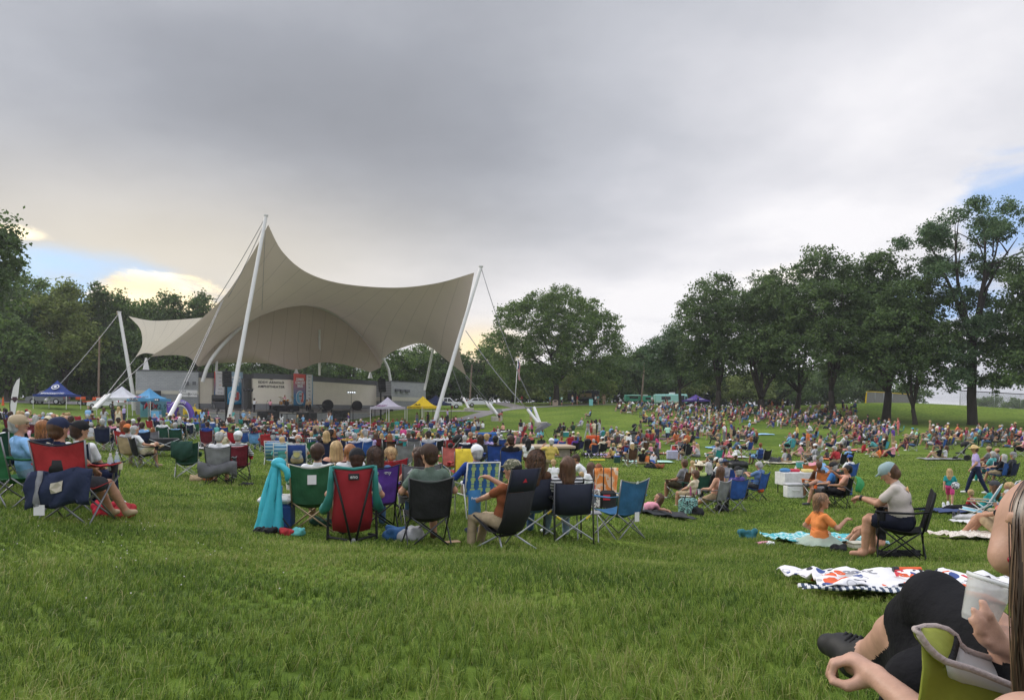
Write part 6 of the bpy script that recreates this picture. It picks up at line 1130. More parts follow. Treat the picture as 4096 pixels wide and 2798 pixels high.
LM = [(50,1640,'feather flag'),(215,1640,'blue town canopy'),(440,1660,'white canopy'),(600,1680,'radio canopy'),(722,1690,'purple arch'),(905,1690,'tall mast'),(1080,1690,'sign wall'),(1210,1690,'concert banner'),(1420,1690,'round fans'),(1551,1680,'bank canopy'),(1692,1680,'yellow canopy'),(1860,1690,'tan plaza'),(1990,1660,'ribbed bin'),(2163,1700,'anchor posts'),(2156,1800,'concrete platform'),(2371,1735,'orange cart'),(2348,1790,'grey stroller'),(2529,1700,'far trash can'),(2680,1620,'mint truck'),(2783,1620,'purple canopy'),(2880,1650,'triple trunks'),(3040,1650,'leaning tree'),(3330,1660,'mound tree'),(3553,1680,'twin trunks'),(3650,1690,'slim tree'),(3890,1700,'thickest trunk'),(2952,1850,'bagged trash can'),(3190,1870,'picnic table'),(1820,1780,'black stroller'),(3845,1790,'folded stroller'),(1160,1950,'blue cooler'),(656,1780,'black wagon'),(300,1950,'red chair'),(1400,2000,'red lounger'),(2240,1950,'navy chairs'),(2840,1930,'teal patterned bag'),(3280,2080,'orange-shirted girl'),(3880,2060,'white blanket'),(2221,1610,'memorial stone'),(2060,1620,'flagpole'),(2340,1600,'dark food truck')]
def near_lm(p, skip=0):
 x = CX+p.x/p.y*F; y = HY-p.z/p.y*F; return sorted(LM, key=lambda l: (l[0]-x)**2+(1.6*(l[1]-y))**2)[skip][2]
SKINS = [(.44,.235,.15),(.40,.205,.13),(.37,.185,.11),(.46,.26,.175),(.33,.165,.095)]
people = []
def parse(tok):
 t = tok.split(); d = dict(x=float(t[0]), Y=float(t[1]), pose=t[2], shirt=t[3].replace('_',' '), rot=0., sc=1., stage=None)
 pt, _, lg = t[4].partition('/'); d['pants'] = pt.replace('_',' '); d['legs'] = {'':'long','s':'short','d':'dress'}[lg]
 tp = t[5].split(':'); d['top'] = tp[0]; d['hair'] = tp[-1].replace('_',' '); d['hat'] = tp[1].replace('_',' ') if len(tp) > 2 else 'straw'; d['chair'] = t[6].replace('_',' ')
 for o in t[7:]:
  if o[0] == 'c': d['sc'] = float(o[1:])
  elif o[0] == 'r': d['rot'] = math.radians(float(o[1:]))
  elif o[0] == 'S': d['stage'] = float(o[1:])
 return d
for line in CROWD.strip().split('\n'):
 for tok in line.split('|'): people.append(parse(tok))
occ = []
def pos(d):
 if d['stage'] is not None: return stg(d['x'], d['stage']) + (V(0,.1,.72) if d['x'] == 1135 else V(0,0,0))
 return on(d['x'], d['Y'])
for d in people: d['p'] = pos(d); occ.append((d['p'].x, d['p'].y))
SHC = ['white']*4+['navy','navy','black','black','dark grey','grey','light grey','red','maroon','royal blue','blue','light blue','light blue','teal','pink','pink','coral','peach','green','olive','lavender','purple','tan','cream','yellow','orange','turquoise','hot pink']
CHC = ['navy','navy','blue','royal blue','royal blue','black','dark grey','grey','maroon','crimson','red','dark green','green','aqua','hot pink','sky blue','brown','lime','teal','plum']
HRC = ['brunette','brunette','brown','brown','blond','blond','silver','silver','black hair','auburn','ginger']
r = random.Random(42)
for x0, x1, y0, y1, n, ps in FILL:
 k = tr = 0
 while k < n and tr < n*40:
  tr += 1; Y = math.sqrt(r.uniform(y0*y0, y1*y1)); x = r.uniform(x0, x1); p = on(x, Y)
  if any((p.x-a)**2+(p.y-b)**2 < .85**2 for a, b in occ): continue
  if x < 1500 and Y > 83+(x-850)/660*14: continue
  if 430 < x < 790 and Y > 70: continue
  occ.append((p.x, p.y)); k += 1; ch = r.random() < .12
  tp = r.choices(['short','long','cap','hat','bald','bun'], [40,28,18,5,5,4])[0]; sit = r.random() < ps
  people.append(dict(x=x, Y=Y, p=p, pose=r.choice(['sit0','sit0','sit1','sit3','sit5','sit0']) if sit else r.choice(['gnd0','gnd1','gnd2','gnd3','gnd2','st0']), shirt=r.choice(SHC), pants=r.choice(['denim','khaki','black','navy','grey','white','tan']), legs=r.choice(['long','short','short']), top=tp, hair=r.choice(HRC), hat=r.choice(['white','white','navy','black','grey','tan','red']) if tp == 'cap' else 'straw', chair=r.choice(CHC) if sit else '-', rot=r.uniform(-.2,.2), sc=.72 if ch else 1., stage=None))
people.sort(key=lambda d: d['p'].y if d['stage'] is None else 50)
NP = 265
def descr(d):
 who = 'child' if d['sc'] < .8 else 'person'; g = ' dress' if d['legs'] == 'dress' else ''
 t = d['top']; h = {'short':f"short {d['hair']} hair",'long':f"long {d['hair']} hair",'bald':'bald head','cap':f"{d['hat']} cap",'caplong':f"{d['hat']} cap",'hat':'brimmed hat','bun':f"{d['hair']} ponytail"}[t].replace('hair hair','hair')
 b = d['pose'].rstrip('0123456789'); c = d['chair']
 w = {'sit': f"on {c} chair" if c[0] != '-' else 'seated', 'gnd':'on grass', 'lie':'lying down', 'st':'bending' if d['pose']=='st5' else 'standing'}[b]
 return f"{who} in {d['shirt']}{g}, {h}, {w}"
ORD = ['leftmost','second from left','third from left','fourth from left','fifth from left','sixth from left','seventh from left','eighth from left']
ind = people[:NP]; from collections import defaultdict
def uniq(items, base):   # labels made unique by landmark, then by order
 g = defaultdict(list)
 for d in items: g[base(d)].append(d)
 for b, ds in g.items():
  ds.sort(key=lambda d: d['p'].x/d['p'].y)
  for i, d in enumerate(ds): yield d, b + (f", {ORD[i]}" if len(ds) > 1 else '')
for d, l in uniq(ind, lambda d: descr(d) + (' on stage' if d['stage'] is not None else ' near ' + near_lm(d['p']))): d['label'] = l
PLAT = .67
def dress(o, d):
 setc(o, skin='dark skin' if d['hair'] == 'dark skin' else SKINS[int(d['x']*7) % 5], shirt=d['shirt'], pants=d['pants'], hair=d['hair'] if d['hair'] not in ('skin',) else SKINS[int(d['x']*7) % 5], shoe='white' if int(d['x']) % 3 else 'dark grey', hat=d['hat'])
for i, d in enumerate(ind):
 p = d['p']; rz = face_rot(p) + d['rot'] + (math.pi if d['stage'] is not None and d['x'] != 1017 else 0); Y = p.y
 if d['stage'] is None and abs(d['rot']) < .01: rz += rng.uniform(-.16, .16)
 if d['stage'] is not None: rz = (math.pi*.95 if d['x'] not in (1017, 862) else (-.9 if d['x'] == 1017 else -.6))
 me = figure_mesh(d['pose'], int(d['x']) % 3, d['top'], 'none' if d['legs'] == 'dress' else ('long' if int(d['x']) % 7 == 0 else 'short'), d['legs'], d['sc'] < .8, .016 if Y < 20 else .022 if Y < 34 else .03 if Y < 62 else .04, int(d['x']*3) % 2 == 1)
 o = bpy.data.objects.new('person', me); C.objects.link(o); o.rotation_euler = (0,0,rz); sc = d['sc']*(1+.05*math.sin(d['x']*1.7)); o.scale = (sc,)*3
 z = .0; c = d['chair']
 if d['pose'].startswith('sit'):
  if c == '-gnd': z = -.05
  if c.startswith('-beach'): z = -.14
  if c == '-plat': z = .22
  if c[0] != '-' and sc < .8: z = .40*(1-sc)
  if d['x'] == 1135: z = .1
 o.location = p + V(0,0,z); dress(o, d); tag(o, d['label'], 'person', 'concert crowd on the lawn' if d['stage'] is None else 'performers on stage')
 d['rz'] = rz
chairs = [d for d in ind if d['pose'].startswith('sit') and d['chair'][0] != '-']
EMPTY = [(749,18.5,'dark green'),(1236,25,'green'),(1258,29,'royal blue'),(980,40,'blue'),(1677,33,'dark green'),(1620,32,'teal'),(1566,24.5,'brown'),(1609,22,'grey'),(3052,40,'black'),(2067,64,'hot pink'),(2080,64.5,'red'),(3990,60,'navy'),(3600,72,'turquoise'),(3490,58,'aqua'),(3505,58,'aqua'),(2990,67,'dark grey'),(134,17,'green'),(2440,62,'grey'),(640,50,'navy'),(1980,67,'coral')]
for d in [dict(x=x, p=on(x, Y), chair=c, rz=face_rot(on(x, Y))+.15*math.sin(x), empty=1, sc=1.) for x, Y, c in EMPTY]: chairs.append(d)
HASWORD = lambda d: f"empty {d['chair']} camp chair near {near_lm(d['p'])}" if 'empty' in d else f"{d['chair']} camp chair under " + d['label'].replace(f" on {d['chair']} chair", '').replace(f", {d['chair']} chair", '')
for d, l in uniq(chairs, HASWORD):
 l = l.replace(',,', ',').replace(', near', ' near'); w = l.split(); l = ' '.join(w[:16]); Y = d['p'].y
 camp_chair(l, d['p'], d['rz'], d['chair'], None, 'light grey' if int(d['x']) % 3 else 'dark grey', 'near' if Y < 17 else 'mid' if Y < 44 else 'far', 'camp chairs of the crowd', 1.0)
def crowd_mass(rest):
 m = bpy.data.materials.new('crowd_cloth'); m.use_nodes = True; a = nd(m.node_tree, 'ShaderNodeAttribute', attribute_name='col'); m.node_tree.links.new(a.outputs['Color'], m.node_tree.nodes['Principled BSDF'].inputs['Base Color']); m.node_tree.nodes['Principled BSDF'].inputs['Roughness'].default_value = .85
 VS, FS, CS, off = [], [], [], 0; ch = chair_mesh('far')
 def arr(me):
  v = np.zeros(len(me.vertices)*3, np.float32); me.vertices.foreach_get('co', v); mi = np.zeros(len(me.polygons), np.int32); me.polygons.foreach_get('material_index', mi)
  return v.reshape(-1,3), [tuple(p.vertices) for p in me.polygons], mi
 cache = {}
 for d in rest:
  me = figure_mesh(d['pose'], int(d['x']) % 2, d['top'], 'short', d['legs'], d['sc'] < .8, .05); rz = face_rot(d['p'])+d['rot']; cs, sn = math.cos(rz), math.sin(rz)
  pal = [SKINS[int(d['x']) % 5], PAL[d['shirt']], PAL[d['pants']], PAL[d['hair']], (.3,.3,.3), PAL[d['hat']], (.02,.02,.02), (.3,.1,.1)]; jobs = [(me, pal, d['sc'])]
  if d['chair'][0] != '-': jobs.append((ch, [PAL[d['chair']], tuple(lighter(d['chair'])), (.1,.1,.1)], 1.))
  for me_, pl, sc in jobs:
   if me_ not in cache: cache[me_] = arr(me_)
   v, f, mi = cache[me_]; q = np.stack([v[:,0]*cs-v[:,1]*sn, v[:,0]*sn+v[:,1]*cs, v[:,2]], 1)*sc + np.array(d['p']); VS.append(q); FS += [tuple(i+off for i in t) for t in f]; CS.append(np.array(pl, np.float32)[mi]); off += len(v)
 me = bpy.data.meshes.new('crowd'); me.from_pydata(np.concatenate(VS).tolist(), [], FS); cl = me.attributes.new('col', 'FLOAT_COLOR', 'FACE'); c4 = np.concatenate(CS); c4 = np.concatenate([c4, np.ones((len(c4),1), np.float32)], 1); cl.data.foreach_set('color', c4.ravel()); me.materials.append(m)
 me.polygons.foreach_set('use_smooth', [True]*len(FS)); o = bpy.data.objects.new('crowd', me); C.objects.link(o); tag(o, 'dense far rows of seated people before the stage and under the grove', 'crowd', kind='stuff')
crowd_mass(people[NP:])
def hair_strands(par, J, M_, length, n, curl=0., face=50, seed=1, wid=.007, vol=.0, frizz=.012):
 r = random.Random(seed); H, f, up, rt, hs = J['H'], J['hf'], J['hup_'], J['hr'], J['hs']; mb = MB(); tones = [M_[0]]+M_; grav = Vector((0,0,-1))
 for _ in range(n):
  az = r.uniform(-PI, PI); fr = abs(az) < math.radians(face); rad = (.104+vol+r.uniform(-.004,.006))*hs; pts = []; ln = length*r.uniform(.75,1.05)*(.3 if fr and length > .12 else 1); ph = r.uniform(0,6.28); s = r.uniform(0,.03); el = math.radians(88-r.random()**.7*55)
  p = None; q = 0; ndir = f*math.cos(az)+rt*math.sin(az); step = .022
  while q < ln:
   if el > math.radians(-8): p = H+f*-.012+up*.012+(ndir*math.cos(el)*.92+up*math.sin(el))*rad; el -= step/rad
   else: p = p+grav*step+ndir*(.001+vol*.02)*math.cos(q*9)
   w = curl*math.sin(q*55+ph); pts.append(p+ndir.cross(up)*w+ndir*curl*.7*math.cos(q*48+ph)+Vector((r.uniform(-1,1),r.uniform(-1,1),0))*frizz*.12); q += step
  if len(pts) < 3: continue
  k = len(pts); L, R_ = [], []
  for i, p in enumerate(pts):
   t = (pts[min(i+1,k-1)]-pts[max(i-1,0)]).normalized(); o = (p-H); o = (o-up*o.dot(up)); sd = t.cross(o).normalized()*wid*(1-.75*i/k); L.append(p-sd); R_.append(p+sd)
  mb.add([v for pr in zip(L, R_) for v in pr], [(2*i, 2*i+1, 2*i+3, 2*i+2) for i in range(k-1)], r.choice((0,0,1,1,2)))
 o = mb.obj('hair', M_, par, smooth=True); return o
HM = {}
def hairmat(c):
 if c not in HM: q = PAL[c] if isinstance(c, str) else c; HM[c] = [mat('strands_'+str(c).replace(' ','_')+str(k), tuple(v*s for v in q), rough=.4, var=.3, scale=55, stretch=(1,1,.12), spec=.45) for k, s in enumerate((1., .5, 1.75))]
 return HM[c]
def hero(label, p, rz, J, shirt, pants, top, hair, hat='black', legs='long', sleeve='short', shoe='white', skin=0, strands=None, vox=.0105, child=False, sc=1., shoes=True, mats=None, dz=0., group='people in the nearest rows'):
 pr = body(J, top, sleeve, legs, True, child, False, shoes); me = sdf_mesh('person', pr, vox, BODY);
 if mats:
  for k, m in mats.items(): me.materials[k] = m
 o = bpy.data.objects.new('person', me); C.objects.link(o); o.location = p+V(0,0,dz); o.rotation_euler = (0,0,rz); o.scale = (sc,)*3
 setc(o, skin=SKINS[skin], shirt=shirt, pants=pants, hair=hair if hair != 'skin' else SKINS[skin], shoe=shoe, hat=hat); tag(o, label, 'person', group)
 if not strands and top in ('short','bun','long'): strands = (.34 if top == 'long' else .10, 190, .003, 64, int(p.x*9) % 97, .009, .0)
 if strands: hair_strands(o, J, hairmat(hair), *strands)
 return o
def Jm(pose, seed=1, **kw):
 J = joints(pose, random.Random(seed)); J.update(kw); return J
def prop(par, name, mb, m, **k): return mb.obj(name, m, par, **k)
M_stripe_bw = stripes_mat('striped_shirt', (.6,.6,.6), (.03,.03,.035), 22, 2, 'Object'); M_camo = bpy.data.materials.new('camo');
def camo(m, cols, sc):
 m.use_nodes = True; nt = m.node_tree; tc = nd(nt, 'ShaderNodeTexCoord'); n = nd(nt, 'ShaderNodeTexNoise', i_Scale=sc, i_Detail=3.); nt.links.new(tc.outputs['Object'], n.inputs['Vector']); r = nd(nt, 'ShaderNodeValToRGB'); nt.links.new(n.outputs['Fac'], r.inputs[0]); r.color_ramp.interpolation = 'CONSTANT'; e = r.color_ramp.elements
 while len(e) < len(cols): e.new(.5)
 for i, (q, c) in enumerate(zip(e, cols)): q.position = 0 if i == 0 else .34+.32*i/len(cols); q.color = (*c,1)
 nt.links.new(r.outputs[0], nt.nodes['Principled BSDF'].inputs['Base Color']); nt.nodes['Principled BSDF'].inputs['Roughness'].default_value = .85; return m
camo(M_camo, [(.03,.035,.02),(.14,.13,.08),(.06,.07,.035),(.3,.27,.2)], 28)
def seat(label, x, Y, col, rz=None, **k):
 k.setdefault('scale', 1.07 if Y < 16 else 1.0); p = on(x, Y); rz = face_rot(p) if rz is None else rz; return camp_chair(label, p, rz, col, kind='near', group='camp chairs of the nearest rows', **k), p, rz
t, p, rz = seat('green camp chair of the man in the khaki cap at the left edge', 84, 10.0, 'green', -.5, trim='dark green', pole='grey')
hero('older man in light blue polo, jeans and khaki cap, legs crossed', p+V(.16,.1,0), rz-.15, Jm('sit1', 3, look=(-.55,-.05)), 'light blue', 'faded denim', 'cap', 'silver', 'khaki', shoe='white', sleeve='short')
t, p, rz = seat('dark green camp chair at the very left edge', 0, 12.6, 'dark green')
hero('dark haired woman in white top at the very left edge', p, rz, Jm('sit0', 4, look=(-.4,0)), 'white', 'navy', 'bun', 'brunette', strands=(.1,160,0,50,5))
t, p, rz = seat('steel blue camp chair behind the woman with the blond bob', 192, 12.2, 'navy', None, trim=(.04,.07,.13))
hero('woman with blond bob seen from behind in steel blue chair', p, rz, Jm('sit0', 5, look=(0,0)), 'tan', 'denim', 'short', 'ginger', strands=(.30,340,.004,55,6,.007,.012), sleeve='none')
t, p, rz = seat('red camp chair with dark mesh middle and navy bag hung behind', 306, 8.8, 'red', .05, trim=(.03,.028,.03), scale=1.1); CH_RED = t
mb = MB(); sheet(mb, [(-.17,-.305,.56),(-.175,-.325,.70)], [(.17,-.305,.56),(.175,-.325,.70)], .062, 0, wr=.002); mb.obj('mesh_panel', mat('dark_mesh', (.025,.025,.027), rough=.9), t, smooth=True)
hero('man in navy cap and grey shorts in the red camp chair', p, rz-.25, Jm('sit0', 6, look=(-.1,.0), feet=[V(.05,.5,.07), V(.25,.52,.07)]), 'navy', 'dark grey', 'cap', 'brown', 'navy', legs='short', shoe='tan')
def drape_cloth(name, label, cat, p, rz, P, m, th=.008, group=None, lv=0):
 t = thing(name, label, cat, p, rz, group); MB().grid(P, thick=th).obj('cloth', m, t, smooth=True); return t
M_navycanvas = mat('navy_canvas', (.022,.03,.065), rough=.9, var=.2, bump=.5, bscale=14); M_greyband = mat('grey_band', (.22,.22,.23), rough=.9)
b = thing('carry_bag', 'navy canvas carry bag with grey band draped behind the red chair', 'bag', p, rz+.02); P = [[V(-.34+.72*i/12+.03*j/7*-1, -.40-.045*math.sin(PI*j/7)-.022*math.sin(i*1.3+j*.9)-.014*math.sin(i*2.6-j*1.7), .62+.07*i/12-.42*j/7+.02*math.sin(i*.9)) for j in range(8)] for i in range(13)]
MB().grid(P, thick=.012).obj('cloth', M_navycanvas, b, smooth=True); MB().grid([[v+V(0,-.016,0) for v in P[i]] for i in (2,3)], thick=.004).obj('band', M_greyband, b, smooth=True); MB().grid([[P[i][j]+V(0,-.018,.0) for j in (2,3,4)] for i in (5,6,7)], thick=.003).obj('patch', mat('cream_patch', (.5,.45,.36), rough=.9), b)
MB().box((-.2,-.42,.2),(.12,.006,.12)).obj('tag', M_bwhite, b)
t, p, rz = seat('navy camp chair with cream piping beside the red chair', 352, 10.4, (.012,.016,.04), -.1, trim='cream')
hero('woman in black cap with low ponytail in navy chair', p, rz, Jm('sit0', 8, look=(-.5,.0)), 'white', 'navy', 'cap', 'brunette', 'black', strands=(.16,80,.003,120,3))
def bottle(label, p, group='water bottles on the armrests'):
 t = thing('water_bottle', label, 'bottle', p, 0, group); M_pet = mat('clear_plastic', (.6,.65,.68), rough=.12, var=0, alpha=.5); MB().lathe([(.0,0),(.032,.002),(.034,.02),(.031,.06),(.034,.10),(.033,.14),(.014,.185),(.013,.2),(0,.2)], 16, cap=False).obj('bottle_body', M_pet, t, smooth=True); MB().lathe([(.0155,.19),(.0155,.215),(0,.216)], 12).obj('cap', M_white, t); MB().lathe([(.0345,.06),(.0345,.10)], 16, cap=False).obj('label_band', mat('bottle_label', (.35,.45,.6), var=0), t)
pc = CH_RED.location; Mr = Matrix.Rotation(CH_RED.rotation_euler.z, 4, 'Z')
bottle('clear water bottle on the red armrest', pc + (Mr @ V(.29,.22,.60))); bottle('clear water bottle on the navy armrest', p + (Matrix.Rotation(rz, 4, 'Z') @ V(.29,.22,.60)))
t, p, rz = seat('green camp chair of the grey haired man in the second row', 70, 16.3, 'green')
hero('grey haired man in dark shirt turning right, green chair behind the khaki cap', p, rz, Jm('sit0', 9, look=(-.9,0)), 'black', 'khaki', 'short', 'silver', vox=.014)
drape_cloth('towel', 'pink towel hung on the empty green chair', 'towel', on(134,17), face_rot(on(134,17)), [[V(-.08+.2*i/5, -.39-.05*(j > 1)+.01*math.sin(i*2+j), .93-.30*j/6 if j > 1 else .92+.02*j) for j in range(7)] for i in range(6)], mat('pink_towel', (.6,.36,.42), rough=.95, bump=.4))
t = thing('wagon', 'black folding wagon with bags beside the maroon chairs at left', 'wagon', on(128, 21), .3, 'folding wagons'); MB().rbox((0,0,.45),(1.05,.55,.42),.05).obj('basket', mat('black_nylon', (.015,.015,.017), rough=.75, bump=.5, bscale=10), t)
for sx in (-.4,.4):
 for sy in (-.28,.28): MB().lathe([(.0,-.04),(.13,-.04),(.13,.04),(0,.04)], 16, 0, Matrix.Translation((sx,sy,.13)) @ Matrix.Rotation(PI/2,4,'X')).obj('wheel', M_glossblack, t)
def midseat(lab_c, lab_p, x, Y, col, pose, shirt, pants, top, hair, hat='white', legs='long', rz=None, seed=1, **k):
 ck = {q: k.pop(q) for q in ('trim','pole') if q in k}; dr = k.pop('drot', 0); t, p, rz = seat(lab_c, x, Y, col, rz, **ck); return hero(lab_p, p, rz+dr, Jm(pose, seed, **k.pop('J', {})), shirt, pants, top, hair, hat, legs, vox=k.pop('vox', .014), **k)
midseat('tan camp chair with striped blanket on its back', 'person in bright orange cap in the tan chair', 524, 22, 'tan', 'sit0', 'light grey', 'khaki', 'cap', 'brown', 'orange', trim='brown')
midseat('black high backed camp chair turned to the right', 'grey haired man with legs crossed in black chair facing right', 580, 21.5, 'black', 'sit1', 'white', 'cream', 'short', 'silver', legs='short', rz=-.75, seed=12, shoe='tan')
midseat('grey camp chair with large grey bag hung below it', 'grey haired man in white shirt in the grey chair', 880, 17, 'grey', 'sit0', 'white', 'black', 'short', 'silver', legs='short', shoe='black', seed=13, J=dict(look=(-.35,-.15)), trim='dark grey', pole='black')
midseat('maroon camp chair beside the grey one', 'man in white cap and striped shirt in the maroon chair, ankle crossed', 952, 18.4, 'maroon', 'sit1', 'light grey', 'light grey', 'cap', 'silver', 'white', seed=14, trim='crimson', pole='black', mats={SH: M_stripe_bw}, sleeve='long')
for t_ in (text('emblem', 'Ӂ', .1, Matrix.Identity(4), M_inkw),): bpy.data.objects.remove(t_)
drape_cloth('jacket', 'dark green jacket hung on the empty green camp chair', 'jacket', on(749,18.5), face_rot(on(749,18.5)), [[V(-.29+.5*i/8, -.42-.07*math.sin(PI*j/8)-.02*math.sin(i*1.7+j), .94-.52*j/8*(1-.25*abs(i-4)/4)) for j in range(9)] for i in range(9)], mat('green_jacket', (.015,.05,.035), rough=.85, bump=.5, bscale=12))
drape_cloth('carry_bag', 'grey carry bag slung under the grey chair', 'bag', on(880,17), face_rot(on(880,17)), [[V(-.42+.84*i/9, -.37-.06*math.sin(PI*j/5)-.028*math.sin(i*1.7+j), .52-.30*j/5+.05*math.cos(i*.8+j*.3)) for j in range(6)] for i in range(10)], mat('grey_canvas', (.11,.11,.115), rough=.9, bump=.4))
t = thing('wagon', 'black wagon with crossed frame behind the black chair', 'wagon', on(656, 27), .5, 'folding wagons'); MB().rbox((0,0,.45),(1.05,.55,.45),.04).obj('basket', MATS['black_nylon'], t); mb = MB()
for sg in (-1,1): mb.tube([(-.5,-.29,.45-.2*sg),(.5,-.29,.45+.2*sg)], .015, 6)
mb.obj('frame', M_steel, t)
for sx in (-.4,.4): MB().lathe([(.0,-.3),(.12,-.3),(.12,.3),(0,.3)], 16, 0, Matrix.Translation((sx,0,.12)) @ Matrix.Rotation(PI/2,4,'X')).obj('wheel', M_glossblack, t)
t = thing('umbrella', 'black umbrella open on the ground among the left crowd', 'umbrella', on(860, 36)); MB().lathe([(0,.75),(.3,.68),(.62,.42),(.8,.1),(.79,.09),(.6,.38),(.3,.64),(0,.71)], 8, cap=False).obj('canopy', MATS['black_nylon'], t); MB().tube([(0,0,.0),(0,0,.8)], .012, 6).obj('shaft', M_blackmetal, t)
t = thing('umbrella', 'grey umbrella tilted over the seated group right of the anchor posts', 'umbrella', on(2200, 64)); R_ = Matrix.Rotation(-.5, 4, 'Y'); MB().lathe([(0,1.75),(.35,1.68),(.65,1.5),(.85,1.22),(.84,1.21),(.6,1.48),(.3,1.64),(0,1.71)], 8, 0, R_, cap=False).obj('canopy', mat('grey_nylon', (.07,.07,.075), rough=.6), t); MB().tube([R_ @ V(0,0,.2), R_ @ V(0,0,1.8)], .012, 6).obj('shaft', M_blackmetal, t)
def beach_chair(label, x, Y, m, rz=None):
 p = on(x, Y); t = thing('beach_chair', label, 'beach chair', p, face_rot(p) if rz is None else rz, 'low beach chairs'); Lb = [(-.27,-.10,.20),(-.27,-.30,.50),(-.27,-.45,.82)]; mb = MB(); sheet(mb, Lb, [mirx(q) for q in Lb], .03, 0); mb.obj('backrest', m, t, smooth=True); Lb = [(-.27,-.12,.20),(-.27,.1,.21),(-.27,.34,.26)]; mb = MB(); sheet(mb, Lb, [mirx(q) for q in Lb], 0, .04); mb.obj('seat', m, t, smooth=True)
 for s in (-1,1): MB().tube([(s*.285,-.47,.86),(s*.285,-.1,.19),(s*.285,.36,.26)], .012, 8).obj('side_tube', M_white, t, smooth=True); MB().tube([(s*.3,.36,.0),(s*.3,-.30,.42),(s*.3,-.32,.46),(s*.3,.2,.46)], .011, 8).obj('leg', M_white, t, smooth=True); MB().tube([(s*.3,-.42,.0),(s*.3,.12,.44)], .011, 8).obj('leg', M_white, t, smooth=True); MB().rbox((s*.31,0,.475),(.05,.4,.025),.01).obj('armrest', mat('arm_wood', (.4,.3,.18)), t)
 MB().tube([(-.285,-.47,.86),(.285,-.47,.86)], .012, 8).obj('top_tube', M_white, t); return t, p
bs = stripes_mat('blue_stripes', (.05,.2,.4), (.35,.5,.58), 5, 2); beach_chair('blue striped beach chair of the man in the black cap', 1096, 25.6, bs); beach_chair('light blue striped beach chair of the woman in turquoise', 1134, 23.6, bs)
t, p = beach_chair('navy blue beach chair with palm patch and white tubes', 1188, 23.1, mat('beach_navy', (.02,.05,.2), rough=.8)); MB().lathe([(0,0),(.1,0),(.1,.006),(0,.006)], 18, 0, Matrix.Translation((0,-.42,.52)) @ Matrix.Rotation(1.05,4,'X')).obj('palm_patch', mat('gold_patch', (.3,.28,.1)), t)
G_N = 'gear on the grass'
t = thing('cooler', 'tall blue drum-shouldered cooler with white lid beside the hanging aqua jacket', 'cooler', on(1110, 10.2), .05, 'coolers'); MB().rbox((0,0,.20),(.42,.42,.40),.07).obj('cooler_body', mat('cooler_blue', (.02,.06,.2), rough=.45), t, smooth=True, angle=30); MB().rbox((0,0,.43),(.45,.45,.10),.04).obj('lid', M_white, t, smooth=True, angle=30); MB().lathe([(.04,0),(.045,.13),(0,.13)], 14).obj('blue_cup', mat('cup_blue', (.05,.25,.5), rough=.3), t, loc=(.02,.02,.48))
p = on(1100, 9.75); t = thing('jacket_stand', 'black pole stand holding up the aqua rain jacket', 'stand', p); MB().tube([(.06,0,0),(.06,0,.93)], .012, 8).obj('pole', M_blackmetal, t);
mb = MB()
for a in (0,2.1,4.2): mb.tube([(.06,0,.25),(.06+.2*math.cos(a),.2*math.sin(a),0)], .01, 6)
mb.obj('foot', M_blackmetal, t)
t = thing('rain_jacket', 'long aqua rain jacket hanging to the ground beside the cooler', 'jacket', p); M_aqua = mat('aqua_nylon', (.05,.40,.48), rough=.5, var=.1, bump=.6, bscale=7); P = []
for j in range(19):
 z = .97-.95*j/18; w = .035+.125*(j/18)**.8; row = []
 for i in range(25): a = 2*PI*i/24; row.append(V(.02-.10*(j/18)+w*math.cos(a)*(1+.30*math.cos(7*a+j*.16)*min(1,j/5)), -.02+w*.6*math.sin(a)*(1+.38*math.cos(5*a+j*.2)*min(1,j/5)), z-.02*math.sin(3*a)*(j/18)))
 P.append(row)
MB().grid(P, thick=.004).obj('cloth', M_aqua, t, smooth=True); MB().tube([(.03,-.04,.93),(.11,-.06,.90),(.18,-.07,.84),(.19,-.06,.76),(.17,-.05,.70)], [.035,.042,.045,.04,.02], 12).obj('sleeve', M_aqua, t, smooth=True); MB().ball((.05,-.01,.93), (.10,.07,.08), 14, 8).obj('hood', M_aqua, t, smooth=True)
def heap(name, label, cat, x, Y, dims, cols, seed=1, group=G_N, rz=0.):
 r = random.Random(seed); t = thing(name, label, cat, on(x, Y), rz, group)
 for k, c in enumerate(cols):
  w, d, h = dims; ox = (k-(len(cols)-1)/2)*w*.5; pr = [((ox+r.uniform(-w,w)*.28, r.uniform(-d,d)*.28, h*.25), h*r.uniform(.16,.34), (ox+r.uniform(-w,w)*.38, r.uniform(-d,d)*.35, h*r.uniform(.2,.7)), h*r.uniform(.1,.26), 0, .02) for _ in range(18)]
  me = sdf_mesh('bundle', pr, max(.012, h*.07), [mat('bundle_'+str(c).replace(' ','_'), PAL[c] if isinstance(c, str) else c, rough=.85, bump=.7, bscale=12, var=.3)]); o = bpy.data.objects.new('bundle', me); C.objects.link(o); o.parent = t
 return t
heap('bag', 'black bag lying flat in front of the aqua jacket', 'bag', 1062, 9.5, (.36,.25,.12), ['black'], 3); heap('clothes_pile', 'red and teal clothes piled at the foot of the cooler', 'clothes', 1172, 9.6, (.24,.2,.13), ['red','turquoise'], 4)
t, p, rz = seat('green camp chair with white tag and tan tubes left of the red lounger', 1248, 10.4, (.03,.11,.05), None, trim=(.5,.48,.42), pole='tan'); prop(t, 'tag', MB().box((0,-.400,.70),(.11,.010,.12)), M_bwhite)
hero('dark haired boy in white shirt in the green chair', p+V(.08,.1,0), rz-.1, Jm('sit0', 21, look=(-.2,0)), 'white', 'grey', 'short', 'brunette', strands=(.12,300,.0,60,21,.008,.0), legs='short', shoe='dark grey')
